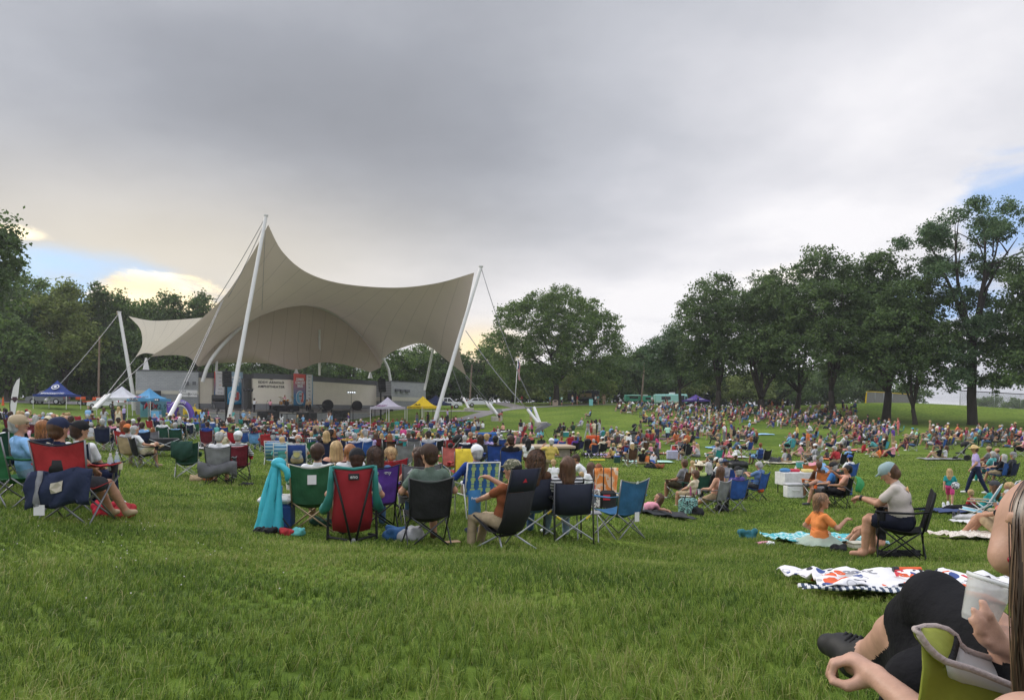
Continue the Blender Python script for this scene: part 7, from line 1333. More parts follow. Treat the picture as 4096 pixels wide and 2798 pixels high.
p = on(1404, 9.3); rz = face_rot(p)+.02; t = thing('lounge_chair', 'tall red reclining lounger with teal bolsters and black tripod frame', 'lounge chair', p, rz); M_rl = mat('red_ripstop', (.32,.02,.03), rough=.7, var=.12, bump=.35, bscale=8); M_tl = mat('teal_ripstop', (.03,.19,.17), rough=.65, var=.15, bump=.6, bscale=9)
Lb = [(-.20,.12,.13),(-.23,-.10,.15),(-.25,-.22,.30),(-.235,-.30,.50),(-.225,-.36,.72),(-.235,-.40,.90),(-.22,-.415,.96)]; mb = MB(); sheet(mb, Lb, [mirx(q) for q in Lb], [.0,.05,.07,.06,.05,.03,.01], [.05,.03,0,0,0,0,.035], 11); mb.obj('sling', M_rl, t, smooth=True)
for s in (-1,1):
 MB().tube([(s*.255,-.40,.97),(s*.265,-.385,.80),(s*.275,-.33,.62),(s*.31,-.26,.48),(s*.335,-.12,.42),(s*.33,.1,.44)], [.03,.036,.042,.06,.065,.04], 12).obj('bolster', M_tl, t, smooth=True); MB().tube([(s*.235,-.43,.92),(s*.13,-.44,.5),(s*.03,-.40,.05)], .014, 8).obj('rear_pole', M_blackmetal, t, smooth=True); MB().tube([(s*.29,-.25,.40),(s*.30,-.22,.05),(s*.28,-.2,.0)], .016, 8).obj('leg', M_blackmetal, t); MB().tube([(s*.29,-.22,.09),(0,-.42,.06)], .016, 8).obj('base_bar', M_blackmetal, t); MB().tube([(s*.29,-.22,.09),(s*.25,.30,.02)], .016, 8).obj('base_bar', M_blackmetal, t)
MB().tube([(-.25,-.415,.965),(0,-.43,.935),(.25,-.415,.965)], .02, 10).obj('top_hem', M_tl, t, smooth=True); MB().lathe([(.035,0),(.05,.01),(.03,.05),(.02,.09),(0,.09)], 8).obj('foot', M_greyband, t, loc=(0,-.42,0)); MB().rbox((0,-.475,.845),(.13,.012,.08),.01,R=Matrix.Rotation(-.18,3,'X')).obj('badge', M_ink, t)
text('lettering', 'eno', .06, frame((0,-.487,.845), (1,0,0), (0,-.18,1)), M_inkw, t, .002)
hero('person in black and white cap with orange trim in the red lounger', p+V(0,.1,-.1), rz, Jm('sit2', 22, look=(.0,.05)), 'light grey', 'dark grey', 'cap', 'brunette', 'black', shoe='teal')
mb = MB(); mb.tube([(-.085*math.cos(a), .085*math.sin(a), 0) for a in np.linspace(0, PI, 12)], .014, 8)
t, p, rz = seat('purple camp chair with white lettering right of the red lounger', 1502, 10.8, 'purple', None, trim='navy', pole='black'); text('lettering', 'academy', .07, frame((.05,-.398,.80), (1,0,0), (0,-.3,1)), M_inkw, t, .002)
hero('woman with wavy dark shoulder length hair in the purple chair', p, rz, Jm('sit0', 23, look=(.1,0)), 'denim', 'denim', 'long', 'brunette', strands=(.36,560,.014,55,23,.008,.02), sleeve='long')
t, p, rz = seat('red camp chair of the curly blond child', 1552, 13, 'red', None, trim='crimson', pole='dark grey')
hero('curly blond child in the red camp chair', p, rz, Jm('sit0', 24), 'red', 'grey', 'short', 'blond', child=True, sc=.85, strands=(.16,300,.014,60,24,.006,.02), dz=.05)
t, p, rz = seat('grey camp chair with white mountain logo and lettering', 1672, 11.7, 'grey', None, trim=(.12,.12,.125), pole='dark grey'); text('lettering', 'OZARK TRAIL', .062, frame((.06,-.402,.80), (1,0,0), (0,-.3,1)), M_inkw, t, .002); prop(t, 'logo', MB().prism([(-.22,-.03),(-.1,-.03),(-.15,.05),(-.17,.03)], .003, (0,-.404,.80), V(1,0,0), V(0,-.28,.96), V(0,-.96,-.28)), M_inkw)
hero('woman with long straight brown hair looking left in the grey logo chair', p, rz, Jm('sit1', 25, look=(.85,0)), 'black', 'denim', 'long', 'brunette', strands=(.40,420,.002,62,25), sleeve='none', shoe='rust')
t, p, rz = seat('black camp chair with grey edge, nearest in the centre row', 1706, 9.2, (.02,.02,.021), None, trim=(.10,.10,.10), pole='dark grey', scale=.96)
hero('bearded man in dark green shirt and brown cap in the black chair', p, rz, Jm('sit3', 26, look=(.55,-.02)), 'sage', 'khaki', 'cap', 'brunette', (.05,.03,.022), legs='short', shoe='brown')
hero('person with ginger hair in the row before the red lounger', on(1402,12), face_rot(on(1402,12)), Jm('sit0', 27), 'white', 'denim', 'short', 'ginger', strands=(.22,260,.0,55,27)); camp_chair('black camp chair of the ginger haired person', on(1402,12), face_rot(on(1402,12)), 'black', kind='near', group='camp chairs of the nearest rows')
hero('long haired blond person between the dark haired boy and the ginger hair', on(1348,13.2), face_rot(on(1348,13.2)), Jm('sit0', 28), 'peach', 'denim', 'long', 'blond', strands=(.3,200,.0,55,28)); camp_chair('navy camp chair of the long haired blond person', on(1348,13.2), face_rot(on(1348,13.2)), 'navy', kind='near', group='camp chairs of the nearest rows')
p = on(2008, 9.05); rz = face_rot(p)+.45; t = thing('sling_chair', 'tall black sling chair with navy headrest and small red logo', 'camp chair', p, rz, 'camp chairs of the nearest rows'); M_bs = mat('black_mesh_sling', (.016,.016,.018), rough=.85, bump=.3, bscale=40)
Lb = [(-.27,.22,.40),(-.24,.02,.24),(-.22,-.14,.22),(-.22,-.27,.42),(-.22,-.36,.72)]; mb = MB(); sheet(mb, Lb, [mirx(q) for q in Lb], [0,0,.03,.05,.02], [.12,.06,.02,0,0]); mb.obj('sling', M_bs, t, smooth=True); Lb = [(-.22,-.362,.725),(-.225,-.40,.86),(-.225,-.435,1.0)]; mb = MB(); sheet(mb, Lb, [mirx(q) for q in Lb], [.02,.015,.01], 0); mb.obj('headrest', mat('navy_headrest', (.02,.022,.04), rough=.85), t, smooth=True)
for s in (-1,1): MB().tube([(s*.235,-.44,1.0),(s*.20,-.28,.55),(s*.12,-.10,.17)], .012, 8).obj('rear_pole', M_blackmetal, t, smooth=True); MB().tube([(s*.27,.23,.41),(s*.12,-.06,.16)], .012, 8).obj('seat_pole', M_blackmetal, t); MB().tube([(s*.12,-.08,.17),(s*.27,-.33,0)], .012, 8).obj('leg', M_steel, t); MB().tube([(s*.12,-.06,.17),(s*.26,.22,0)], .012, 8).obj('leg', M_steel, t)
MB().tube([(-.13,-.08,.17),(.13,-.08,.17)], .018, 8).obj('hub', M_blackmetal, t); prop(t, 'logo', MB().prism([(-.035,0),(.035,0),(0,.05)], .003, (0,-.415,.84), V(1,0,0), V(0,-.3,.95), V(0,-.95,-.3)), M_red)
hero('boy in camouflage cap and rust shirt eating from a bag', p+V(-.04,.06,-.12), rz+.1, Jm('sit5', 31, look=(.25,-.1), hands=[V(-.12,.30,.70), V(.06,.24,1.0)]), 'rust', 'khaki', 'cap', 'black hair', legs='long', shoe='white', mats={HT: M_camo}, sc=.97)
hp = p+(Matrix.Rotation(rz+.1,3,'Z') @ V(-.12,.36,.55)); t = thing('snack_bag', 'blue snack bag with white lettering held by the boy', 'snack bag', hp, rz); mb = MB(); P1 = [[V(-.1+.2*i/6, .03*math.sin(PI*i/6)*math.sin(PI*j/8), -.15+.3*j/8) for j in range(9)] for i in range(7)]; P2 = [[V(q.x,-q.y,q.z) for q in r_] for r_ in P1]; mb.grid(P1); mb.grid(P2[::-1]); mb.obj('pouch', mat('blue_foil', (.05,.2,.42), rough=.3, metal=.2), t, smooth=True); text('lettering', 'Pretzels', .05, frame((0,-.036,.05),(1,0,0),(0,0,1)), M_inkw, t, .002)
def director(lab, x, Y, rz=None):
 p = on(x, Y); rz = face_rot(p)-.08 if rz is None else rz; t = thing('director_chair', lab, 'folding chair', p, rz, 'navy folding armchairs'); M_nv = mat('navy_poly', (.014,.017,.03), rough=.8, var=.2, bump=.4, bscale=9); Lb = [(-.26,-.25,.42),(-.27,-.27,.62),(-.275,-.29,.86)]; mb = MB(); sheet(mb, Lb, [mirx(q) for q in Lb], [.05,.05,.03], [0,0,.012], wr=.003); mb.obj('backrest', M_nv, t, smooth=True); Lb = [(-.26,-.25,.44),(-.26,.0,.43),(-.26,.24,.45)]; mb = MB(); sheet(mb, Lb, [mirx(q) for q in Lb], 0, .03); mb.obj('seat', M_nv, t, smooth=True)
 for s in (-1,1):
  MB().tube([(s*.285,-.30,.88),(s*.285,-.27,.45),(s*.285,-.30,0)], .0125, 8).obj('leg', M_pole_d, t, smooth=True); MB().tube([(s*.285,.27,.64),(s*.285,.27,0)], .0125, 8).obj('leg', M_pole_d, t, smooth=True); MB().tube([(s*.285,-.28,.64),(s*.285,.27,.64)], .012, 8).obj('arm_tube', M_pole_d, t); MB().rbox((s*.285,.02,.66),(.06,.40,.03),.012).obj('armrest', M_glossblack, t); MB().tube([(s*.285,-.29,.06),(-s*.26,-.25,.42)], .0115, 8).obj('brace', M_steel, t); MB().tube([(s*.245,-.258,.40),(s*.185,-.266,.355)], .016, 8).obj('yellow_clip', mat('clip_yellow', (.6,.45,.03)), t); MB().tube([(s*.285,.27,.06),(-s*.26,.25,.42)], .0115, 8).obj('brace', M_steel, t)
 return t, p, rz
M_pole_d = mat('gunmetal_tube', (.07,.07,.075), rough=.4, metal=.5, var=.05)
t, p, rz = director('navy folding armchair under the curly haired woman in brown', 2122, 10.6); hero('woman with curly brown hair and brown top, seen from behind', p, rz, Jm('sit0', 32, look=(-.05,0)), 'brown', 'denim', 'long', 'brown', strands=(.34,700,.02,45,32,.008,.03))
t, p, rz = director('navy folding armchair under the woman in the striped shirt', 2272, 10.5); hero('woman with straight brown hair in black and white striped shirt', p+V(-.07,.1,0), rz, Jm('sit0', 33, look=(0,0)), 'white', 'faded denim', 'long', 'brown', strands=(.36,480,.004,50,33), mats={SH: M_stripe_bw})
MB_t = thing('side_table', 'small grey folding side table between the two women', 'table', on(2350, 10.8)); MB().rbox((0,0,.42),(.4,.3,.025),.01).obj('table_top', M_greyband, MB_t)
for sx in (-.15,.15): MB().tube([(sx,-.1,0),(sx,.1,.42)], .01, 6).obj('leg', M_steel, MB_t)
p = on(1905, 12.6); rz = face_rot(p)+.1; t = thing('lawn_chair', 'white tubed lawn chair webbed in blue and green plaid', 'lawn chair', p, rz); cols = [mat('web_blue', (.03,.12,.32), rough=.6), mat('web_lime', (.38,.5,.2), rough=.6), mat('web_white', (.5,.55,.5), rough=.6)]
mb = MB()
for k in range(9):
 z = .45+.06*k; mb.box((0,-.27-.012*k,z),(.56,.006,.05),k % 3 if k % 3 != 2 else 0);
for k in range(8): mb.box((-.245+.07*k,-.325+(.004 if k % 2 else -.004),.69),(.05,.006,.52),(k % 2),Matrix.Rotation(.2,3,'X'))
mb.obj('backrest', cols, t); mb = MB()
for k in range(6): mb.box((0,-.2+.08*k,.40),(.56,.06,.006),k % 2)
mb.obj('seat', cols, t)
for s in (-1,1): MB().tube([(s*.29,-.39,.97),(s*.29,-.24,.42),(s*.29,.28,.42),(s*.29,.30,.0)], .0125, 8).obj('side_tube', M_white, t, smooth=True); MB().tube([(s*.3,-.38,.0),(s*.3,-.2,.6),(s*.3,.25,.6)], .0125, 8).obj('leg', M_white, t, smooth=True)
MB().tube([(-.29,-.39,.97),(.29,-.39,.97)], .0125, 8).obj('top_tube', M_white, t)
hero('man in white cap and royal blue shirt in the webbed lawn chair', p+V(-.12,.05,.02), rz, Jm('sit3', 34, look=(.1,0)), 'royal blue', 'khaki', 'cap', 'silver', 'white', sleeve='long')
t, p, rz = seat('empty blue and grey padded camp chair at the right end of the row', 2470, 11.7, (.035,.12,.24), .62, trim=(.22,.22,.22), pole='grey', scale=1.06); prop(t, 'logo', MB().prism([(-.03,0),(.03,0),(0,.05)], .003, (0,-.418,.84), V(1,0,0), V(0,-.3,.95), V(0,-.95,-.3)), M_inkw); prop(t, 'tag', MB().box((.08,-.33,.34),(.09,.006,.14)), M_bwhite)
heap('bag', 'blue and grey fleece bag on the grass beside the black chair', 'bag', 1612, 9.5, (.36,.3,.26), [(.03,.1,.24),'light grey'], 6); t = thing('cardboard_lid', 'small flat piece of cardboard on the grass', 'cardboard', on(1808, 9.15), .4); MB().rbox((0,0,.05),(.2,.12,.012),.005).obj('sheet', mat('cardboard', (.42,.28,.17)), t)
heap('bag', 'mixed bag and blanket on the grass before the boy in the camouflage cap', 'bag', 1945, 10.6, (.5,.3,.16), ['navy','white'], 8); heap('bag', 'dark backpack lying below the green chair', 'bag', 1290, 10.9, (.35,.25,.18), ['dark green'], 9); heap('bag', 'black bag beside the maroon chair', 'bag', 985, 16.9, (.4,.25,.12), ['black'], 10); heap('bag', 'brown paper bag and orange cloth under the empty green chair', 'bag', 812, 17.6, (.45,.3,.24), ['tan','rust'], 11); heap('bag', 'red bag and red cloth beside the red chair', 'bag', 455, 9.7, (.36,.3,.26), ['crimson','red'], 12)
drape_cloth('towel', 'yellow towel spread over the chair back behind the webbed chair', 'towel', on(1850,18), face_rot(on(1850,18)), [[V(-.28+.56*i/8, -.43-.05*math.sin(PI*j/8)-.02*math.sin(i*1.7+j), .98-.62*j/8) for j in range(9)] for i in range(9)], mat('yellow_towel', (.7,.52,.05), rough=.9, bump=.5)); camp_chair('red camp chair under the yellow towel', on(1850,18), face_rot(on(1850,18)), 'red', kind='mid', group='camp chairs of the crowd')
drape_cloth('scarf', 'orange tie dyed sheet hung on the chair right of the striped shirt', 'sheet', on(2390,17.5), face_rot(on(2390,17.5)), [[V(-.3+.6*i/8, -.45-.04*math.sin(i*1.7+j*.8), .95-.9*j/8) for j in range(9)] for i in range(9)], camo(bpy.data.materials.new('tie_dye'), [(.7,.2,.04),(.75,.3,.1),(.7,.5,.35),(.72,.24,.05)], 3)); camp_chair('black camp chair under the orange sheet', on(2390,17.6), face_rot(on(2390,17.6)), 'black', kind='mid', group='camp chairs of the crowd')
t = thing('tote_bag', 'white tote bag with dark diamond pattern beside the orange sheet', 'bag', on(2362,16.8), .1); MB().rbox((0,0,.22),(.42,.18,.44),.03).obj('bag_body', camo(bpy.data.materials.new('tote_print'), [(.6,.58,.55),(.62,.6,.57),(.1,.05,.05),(.6,.58,.55)], 14), t); MB().tube([(-.1,-.05,.42),(-.08,-.05,.56),(.08,-.05,.56),(.1,-.05,.42)], .012, 6).obj('handle', M_red, t)
def box_cooler(label, x, Y, col, lidc, d, rz=0.):
 t = thing('cooler', label, 'cooler', on(x, Y), rz, 'coolers'); m = mat('cool'+str(x), PAL[col], rough=.45); MB().rbox((0,0,d[2]*.41),(d[0],d[1],d[2]*.82),.03).obj('cooler_body', m, t); MB().rbox((0,0,d[2]*.91),(d[0]*1.04,d[1]*1.04,d[2]*.18),.03).obj('lid', mat('lid'+lidc, PAL[lidc], rough=.45), t); MB().tube([(-d[0]*.2,-d[1]*.52,d[2]*.6),(-d[0]*.2,-d[1]*.62,d[2]*.55),(d[0]*.2,-d[1]*.62,d[2]*.55),(d[0]*.2,-d[1]*.52,d[2]*.6)], .012, 6).obj('handle', m, t)
box_cooler('dark green cooler with cream lid beside the luggage handle', 2468, 17.2, 'dark green', 'cream', (.55,.35,.38)); box_cooler('tall white cooler at the front of the picnic table', 3173, 24, 'white', 'light grey', (.52,.42,.48)); box_cooler('blue cooler with white lid behind the green jacket', 3372, 25, 'blue', 'white', (.5,.36,.42)); box_cooler('teal cooler with white lid among the group in black', 2260, 69, 'teal', 'white', (.7,.45,.5)); box_cooler('small blue cooler beside the reclining legs', 2468, 41, 'blue', 'blue', (.35,.3,.4)); box_cooler('small aqua bucket cooler beside the patterned shirt', 3200, 39, 'turquoise', 'light grey', (.35,.3,.35))
t = thing('luggage_cart', 'black bag on wheels with tall pull handle and red patch', 'luggage', on(2432,16.9)); MB().rbox((0,0,.22),(.36,.28,.44),.05).obj('bag_body', mat('cart_black', (.02,.02,.02), rough=.8), t); MB().tube([(-.09,.1,.42),(-.09,.1,.98),(.09,.1,.98),(.09,.1,.42)], .012, 8).obj('handle', M_blackmetal, t, smooth=True); MB().box((-.05,-.15,.3),(.16,.02,.12)).obj('patch', M_red, t)
t = thing('wagon', 'bright orange pull cart on the right lawn', 'wagon', on(2371,58), .1, 'folding wagons'); MB().rbox((0,0,.55),(1.0,.5,.7),.05).obj('basket', M_org, t); MB().tube([(.2,-.3,.5),(.2,-.5,1.2)], .02, 6).obj('handle', M_blackmetal, t)
for sx in (-.35,.35): MB().lathe([(0,-.28),(.14,-.28),(.14,.28),(0,.28)], 14, 0, Matrix.Translation((sx,0,.14)) @ Matrix.Rotation(PI/2,4,'X')).obj('wheel', M_glossblack, t)
t = thing('wagon', 'blue canvas wagon before the tan plaza', 'wagon', on(1950,61), 0, 'folding wagons'); MB().rbox((0,0,.55),(1.6,.6,.75),.06).obj('basket', mat('blue_canvas', (.03,.12,.4), rough=.8, bump=.5), t)
for sx in (-.6,.6): MB().lathe([(0,-.33),(.14,-.33),(.14,.33),(0,.33)], 14, 0, Matrix.Translation((sx,0,.14)) @ Matrix.Rotation(PI/2,4,'X')).obj('wheel', M_glossblack, t)
def stroller(label, x, Y, rz, tilt=0.):
 t = thing('stroller', label, 'stroller', on(x, Y), rz, 'strollers'); m = mat('black_nylon', (.015,.015,.017))
 for sx in (-.26,.26):
  for y, r_ in ((.32,.12),(-.32,.17)): MB().lathe([(.0,-.03),(r_,-.03),(r_,.03),(0,.03)], 16, 0, Matrix.Translation((sx,y,r_)) @ Matrix.Rotation(PI/2,4,'Y')).obj('wheel', M_glossblack, t)
  MB().tube([(sx,.34,.12),(sx,-.05,.55),(sx,-.5,1.05)], .015, 6).obj('frame', M_steel, t); MB().tube([(sx,-.34,.17),(sx,.05,.6)], .015, 6).obj('frame', M_steel, t)
 MB().tube([(-.26,-.5,1.05),(.26,-.5,1.05)], .018, 6).obj('handle', M_blackmetal, t); mb = MB(); mb.rbox((0,.05,.45),(.44,.5,.08),.03); mb.rbox((0,-.2,.72),(.44,.1,.55),.04,R=Matrix.Rotation(.35,3,'X')); mb.obj('seat', m, t); MB().lathe([(.26,0),(.25,.12),(.2,.2),(.1,.25),(0,.26)], 16, 0, Matrix.Translation((0,-.22,.92)) @ Matrix.Rotation(-.5,4,'X')).obj('hood', m, t, smooth=True)
stroller('black stroller leaning back in the centre crowd', 1815, 34, 1.2); stroller('grey stroller standing on the right lawn', 2348, 47.5, .1); stroller('dark stroller beside the blue chairs at far right', 3845, 45, .9); stroller('black stroller in the hillside cluster', 2530, 70, 1.0)
M_purpl = None
midseat('dark green camp chair of the woman in the straw hat', 'woman in straw hat and lime top in the green chair', 2782, 22, 'dark green', 'sit0', (.5,.6,.2), 'denim', 'hat', 'brown', 'cream', seed=41, pole='dark grey', drot=-.1)
midseat('black camp chair of the woman with long grey hair', 'woman with long grey hair beside the straw hat', 2818, 22.6, 'black', 'sit0', 'dark grey', 'black', 'long', 'silver', seed=42, strands=(.4,160,.003,55,42,.012))
midseat('grey camp chair with yellow tipped legs, nearest of the right cluster', 'girl with long brown hair in the grey yellow-tipped chair', 2852, 19.2, 'grey', 'sit2', 'peach', 'tan', 'long', 'brown', legs='short', rz=.75, seed=43, trim='light grey', pole='grey', sleeve='none', strands=(.36,160,.0,55,43,.012))
midseat('blue and grey camp chair of the man in the black cap', 'man in purple shirt and black cap seen from behind', 2926, 19.8, 'blue', 'sit0', (.09,.07,.24), 'dark grey', 'cap', 'silver', 'black', seed=44, trim='dark grey', pole='grey', rz=.35)
midseat('blue camp chair with orange pouch on its back', 'man in light blue shirt with hands at his face', 3018, 23, 'blue', 'sit6', (.12,.2,.36), 'dark grey', 'short', 'silver', seed=45, pole='dark grey', rz=.75)
midseat('royal blue camp chair behind the cap and pitcher', 'person in blue bucket hat bending forward', 2916, 25, 'royal blue', 'sit4', 'grey', 'khaki', 'hat', 'brown', (.04,.06,.12), seed=46)
midseat('blue camp chair of the white haired woman', 'white haired woman left of the blue bucket hat', 2866, 25.5, 'blue', 'sit0', 'white', 'white', 'short', 'silver', seed=47)
p = on(2752, 20.6); t = thing('stool', 'small white and pink folding stool of the boy', 'stool', p, .8); MB().rbox((0,0,.33),(.36,.34,.03),.01).obj('seat', M_white, t); MB().rbox((0,-.17,.5),(.36,.03,.26),.01).obj('backrest', mat('stool_pink', (.5,.12,.25)), t)
for sx in (-.15,.15): MB().tube([(sx,-.16,0),(sx,.16,.33)], .012, 6).obj('leg', M_steel, t); MB().tube([(sx,.16,0),(sx,-.16,.33)], .012, 6).obj('leg', M_steel, t)
hero('boy with short brown hair on the folding stool', p, .9, Jm('sit0', 48, look=(-.2,-.2)), 'cream', 'khaki', 'short', 'brown', legs='short', child=True, sc=.85, vox=.014, dz=-.02)
hero('man in shorts sitting left of the straw hat', on(2712,22.5), .9, Jm('sit0', 49), 'grey', (.06,.05,.03), 'short', 'brown', legs='short', vox=.016, skin=4); camp_chair('brown camp chair of the man in dark shorts', on(2712,22.5), .9, 'brown', kind='mid', group='camp chairs of the crowd')
t = thing('tote_bag', 'teal and black flower patterned bag standing on the grass', 'bag', on(2752,18.6), .2); MB().rbox((0,0,.21),(.48,.25,.42),.06).obj('bag_body', camo(bpy.data.materials.new('flower_print'), [(.02,.03,.03),(.2,.42,.38),(.02,.03,.03),(.3,.5,.45)], 11), t); MB().tube([(-.15,-.1,.4),(-.1,-.1,.55),(.1,-.1,.55),(.15,-.1,.4)], .012, 6).obj('handle', M_ink, t)
heap('bag', 'black backpack beside the teal patterned bag', 'bag', 2788, 18.5, (.3,.25,.3), ['black'], 14); heap('bag', 'black bag under the purple shirted man', 'bag', 2885, 19.6, (.36,.3,.26), ['black'], 15)
t = thing('pouch', 'orange pouch hung on the back of the blue chair', 'bag', on(3030,22.8)+V(.1,0,.40)); MB().rbox((0,0,0),(.2,.12,.26),.05).obj('bag_body', M_org, t)
def blanket(label, x, Y, w, d, m, rz=0., wr=.025, seed=1, group='blankets on the lawn', nx=22, ny=16):
 r = random.Random(seed); p = on(x, Y); t = thing('blanket', label, 'blanket', p, rz, group); a = r.uniform(0,6); P = []; Rz = Matrix.Rotation(rz, 2)
 for i in range(nx):
  row = []
  for j in range(ny):
   u, v = i/(nx-1)-.5, j/(ny-1)-.5; x_, y_ = u*w+.03*w*math.sin(v*7+a), v*d+.05*d*math.sin(u*6+a*2); q = Rz @ Vector((x_, y_)); z = gz(p.x+q.x, p.y+q.y)-p.z+.07+wr*(math.sin(u*23+v*9+a)+math.sin(v*27-u*13+a*1.7)+.8*math.sin(u*41+a)*math.cos(v*37))*.6+wr
   row.append(V(x_, y_, max(z, gz(p.x+q.x, p.y+q.y)-p.z+.035)))
  P.append(row)
 MB().grid(P, thick=-.008).obj('cloth', m, t, smooth=True); return t
def print_mat(name, cols, sc): return camo(bpy.data.materials.new(name), cols, sc)
blanket('dark grey blanket under the lying girl', 2625, 17.3, 1.6, 1.1, mat('dk_blanket', (.035,.037,.04), rough=.95), .1, seed=2)
hero('girl in pink shirt lying on the dark blanket', on(2560,17.2), -1.45, dict(P=V(0,0,.13), T=V(0,.97,.25).normalized(), R=V(-1,0,0), look=(0,.0), hup=V(0,.55,.8), kp=(0,0,1), feet=[V(-.1,-.8,.09), V(.1,-.82,.09)], hands=[V(-.15,.8,.08), V(.15,.8,.08)], toe=[(0,-1,-.2)]*2), 'pink', 'light grey', 'long', 'brown', legs='short', child=True, sc=.8, vox=.014, strands=(.25,120,.0,55,50,.012))
p = on(3188, 25.5); t = thing('picnic_table', 'folding table with white cloth and food at the right', 'table', p, .12); MB().rbox((0,0,.72),(1.25,.7,.04),.01).obj('table_top', M_white, t); mb = MB(); cl = []
for (a, b) in (((-.63,-.36),(.63,-.36)),((.63,-.36),(.63,.36)),((.63,.36),(-.63,.36)),((-.63,.36),(-.63,-.36))): mb.grid([[V(a[0]+(b[0]-a[0])*i/12, a[1]+(b[1]-a[1])*i/12, .745-.42*j/5+.0)+V(.012*math.sin(i*2.1)*j/5, .02*math.sin(i*1.6)*j/5, 0) for j in range(6)] for i in range(13)])
mb.box((0,0,.746),(1.26,.72,.006)); mb.obj('tablecloth', mat('white_cloth', (.62,.62,.62), rough=.9), t, smooth=True, angle=40)
for sx in (-.55,.55):
 for sy in (-.3,.3): MB().tube([(sx,sy,0),(sx,sy,.7)], .018, 8).obj('leg', M_blackmetal, t)
def on_table(name, label, cat, dx, dy, mb, m): o = mb.obj(name, m, smooth=True, angle=40, loc=p+V(dx,dy,.75)); tag(o, label, cat)
on_table('food_bag', 'blue food bag on the left end of the white table', 'bag', -.42, 0, MB().ball((0,0,.06),(.2,.14,.08),14,8), mat('bag_blue', (.06,.2,.4), bump=.6))
on_table('food_tray', 'red food boxes on the white table', 'tray', -.05, .1, MB().rbox((0,0,.05),(.3,.25,.1),.02), mat('tray_red', (.5,.05,.08))); on_table('food_tray', 'pale yellow tray on the right end of the white table', 'tray', .35, -.02, MB().rbox((0,0,.05),(.34,.3,.1),.02), mat('tray_yellow', (.65,.55,.2))); on_table('bottle', 'small white bottle standing on the white table', 'bottle', .05, .25, MB().lathe([(0,0),(.035,0),(.035,.14),(.015,.17),(.015,.2),(0,.2)], 12), M_white)
midseat('orange and black camp chair of the reclining man', 'man in black cap and blue shirt reclining with legs crossed', 3300, 21.3, (.02,.02,.022), 'sit1', (.04,.16,.38), 'grey', 'cap', 'silver', 'black', legs='short', rz=1.05, seed=51, trim=(.7,.13,.03), pole='black', shoe='dark grey')
prop(bpy.data.objects[[o.name for o in C.objects if o.get('label','').startswith('orange and black camp')][0]], 'orange_panel', MB().grid([[V(-.24+.48*i/4, -.385-.06*k*0-.03, .90-.15*k) for k in range(2)] for i in range(5)], thick=.01), mat('orange_panel', (.7,.13,.03), rough=.8))
midseat('black camp chair with a green jacket over it', 'dark haired person with raised hand in the black chair', 3350, 20.6, 'black', 'sit5', 'peach', 'black', 'short', 'black hair', rz=.9, seed=52, pole='black', skin=4)
q = on(3368, 20.4); drape_cloth('jacket', 'bright green jacket slung over the black chair', 'jacket', q, .9, [[V(-.36+.72*i/9, -.42-.06*math.sin(PI*j/7)-.03*math.sin(i*1.3+j), .92-.42*j/7-.10*(i/9-.5)) for j in range(8)] for i in range(10)], mat('green_nylon', (.03,.26,.08), rough=.55, bump=.6, bscale=9))
M_wave = print_mat('turquoise_print', [(.04,.3,.34),(.10,.42,.45),(.45,.6,.6),(.05,.33,.38)], 9)
blanket('turquoise patterned beach blanket of the girl in orange', 3275, 12.9, 1.75, 1.3, M_wave, .05, .03, 5)
J = Jm('gnd3', 53, look=(-.4,.05), T=V(.0,.05,1).normalized(), feet=[V(-.35,-.1,.07), V(-.3,-.28,.07)], hands=[V(-.2,.05,.22), V(.25,.32,.52)], armp=[(-.6,-.5,-.4),(.5,-.3,-.8)]); J['kneep'] = [(-.2,1,.2),(.2,1,.2)]
p = on(3285, 12.2); hero('girl in orange shirt and pale tulle skirt sitting on the turquoise blanket', p, -1.45, J, (.72,.24,.07), 'mint', 'short', (.22,.12,.06), child=True, sc=.93, vox=.009, strands=(.32,620,.010,108,53,.006,.012), legs='short', shoes=False)
t = thing('tulle_skirt', 'pale mint tulle skirt spread around the girl in orange', 'skirt', p); P = []
for k in range(7): P.append([V(-.06*k/6+(.10+.05*k)*math.cos(a)*(1+.06*math.sin(7*a+k)), (.09+.04*k)*math.sin(a)*(1+.06*math.sin(9*a)), .24-.028*k+.012*math.sin(9*a+k)*k/6) for a in np.linspace(0, 2*PI, 41)])
MB().grid(P).obj('cloth', mat('mint_tulle', (.5,.6,.5), rough=.9, trans=.3, alpha=.85), t, smooth=True)
drape_cloth('shirt', 'orange shirt knotted round the waist of the girl', 'shirt', p, 0, [[V(.13*math.cos(a)*(1+.3*j/4)-.04, .13*math.sin(a)*(1+.3*j/4)-.03, .30-.05*j+.012*math.sin(a*5)) for j in range(5)] for a in np.linspace(PI*.75, PI*1.8, 12)], mat('orange_cloth', (.7,.22,.06), rough=.9, bump=.5))
heap('bag', 'teal bag with white straps left of the turquoise blanket', 'bag', 2992, 13.2, (.34,.25,.22), [(.03,.14,.17)], 21); heap('shoes', 'pink children shoes on the grass left of the girl', 'shoes', 3062, 12.2, (.24,.12,.08), ['pink','white'], 22); heap('bag', 'black bag at the corner of the turquoise blanket', 'bag', 3352, 11.5, (.3,.2,.15), ['black'], 23); heap('bag', 'long black chair bag lying under the man with the phone', 'bag', 3600, 10.7, (.5,.18,.14), ['black','black'], 24)
t = thing('foam_box', 'white foam box on the blanket before the man', 'box', on(3430, 11.9), .1); MB().rbox((0,0,.06),(.26,.2,.08),.02).obj('box_base', mat('foam', (.6,.56,.45)), t); MB().rbox((0,0,.115),(.27,.21,.03),.01).obj('lid', MATS['foam'], t)
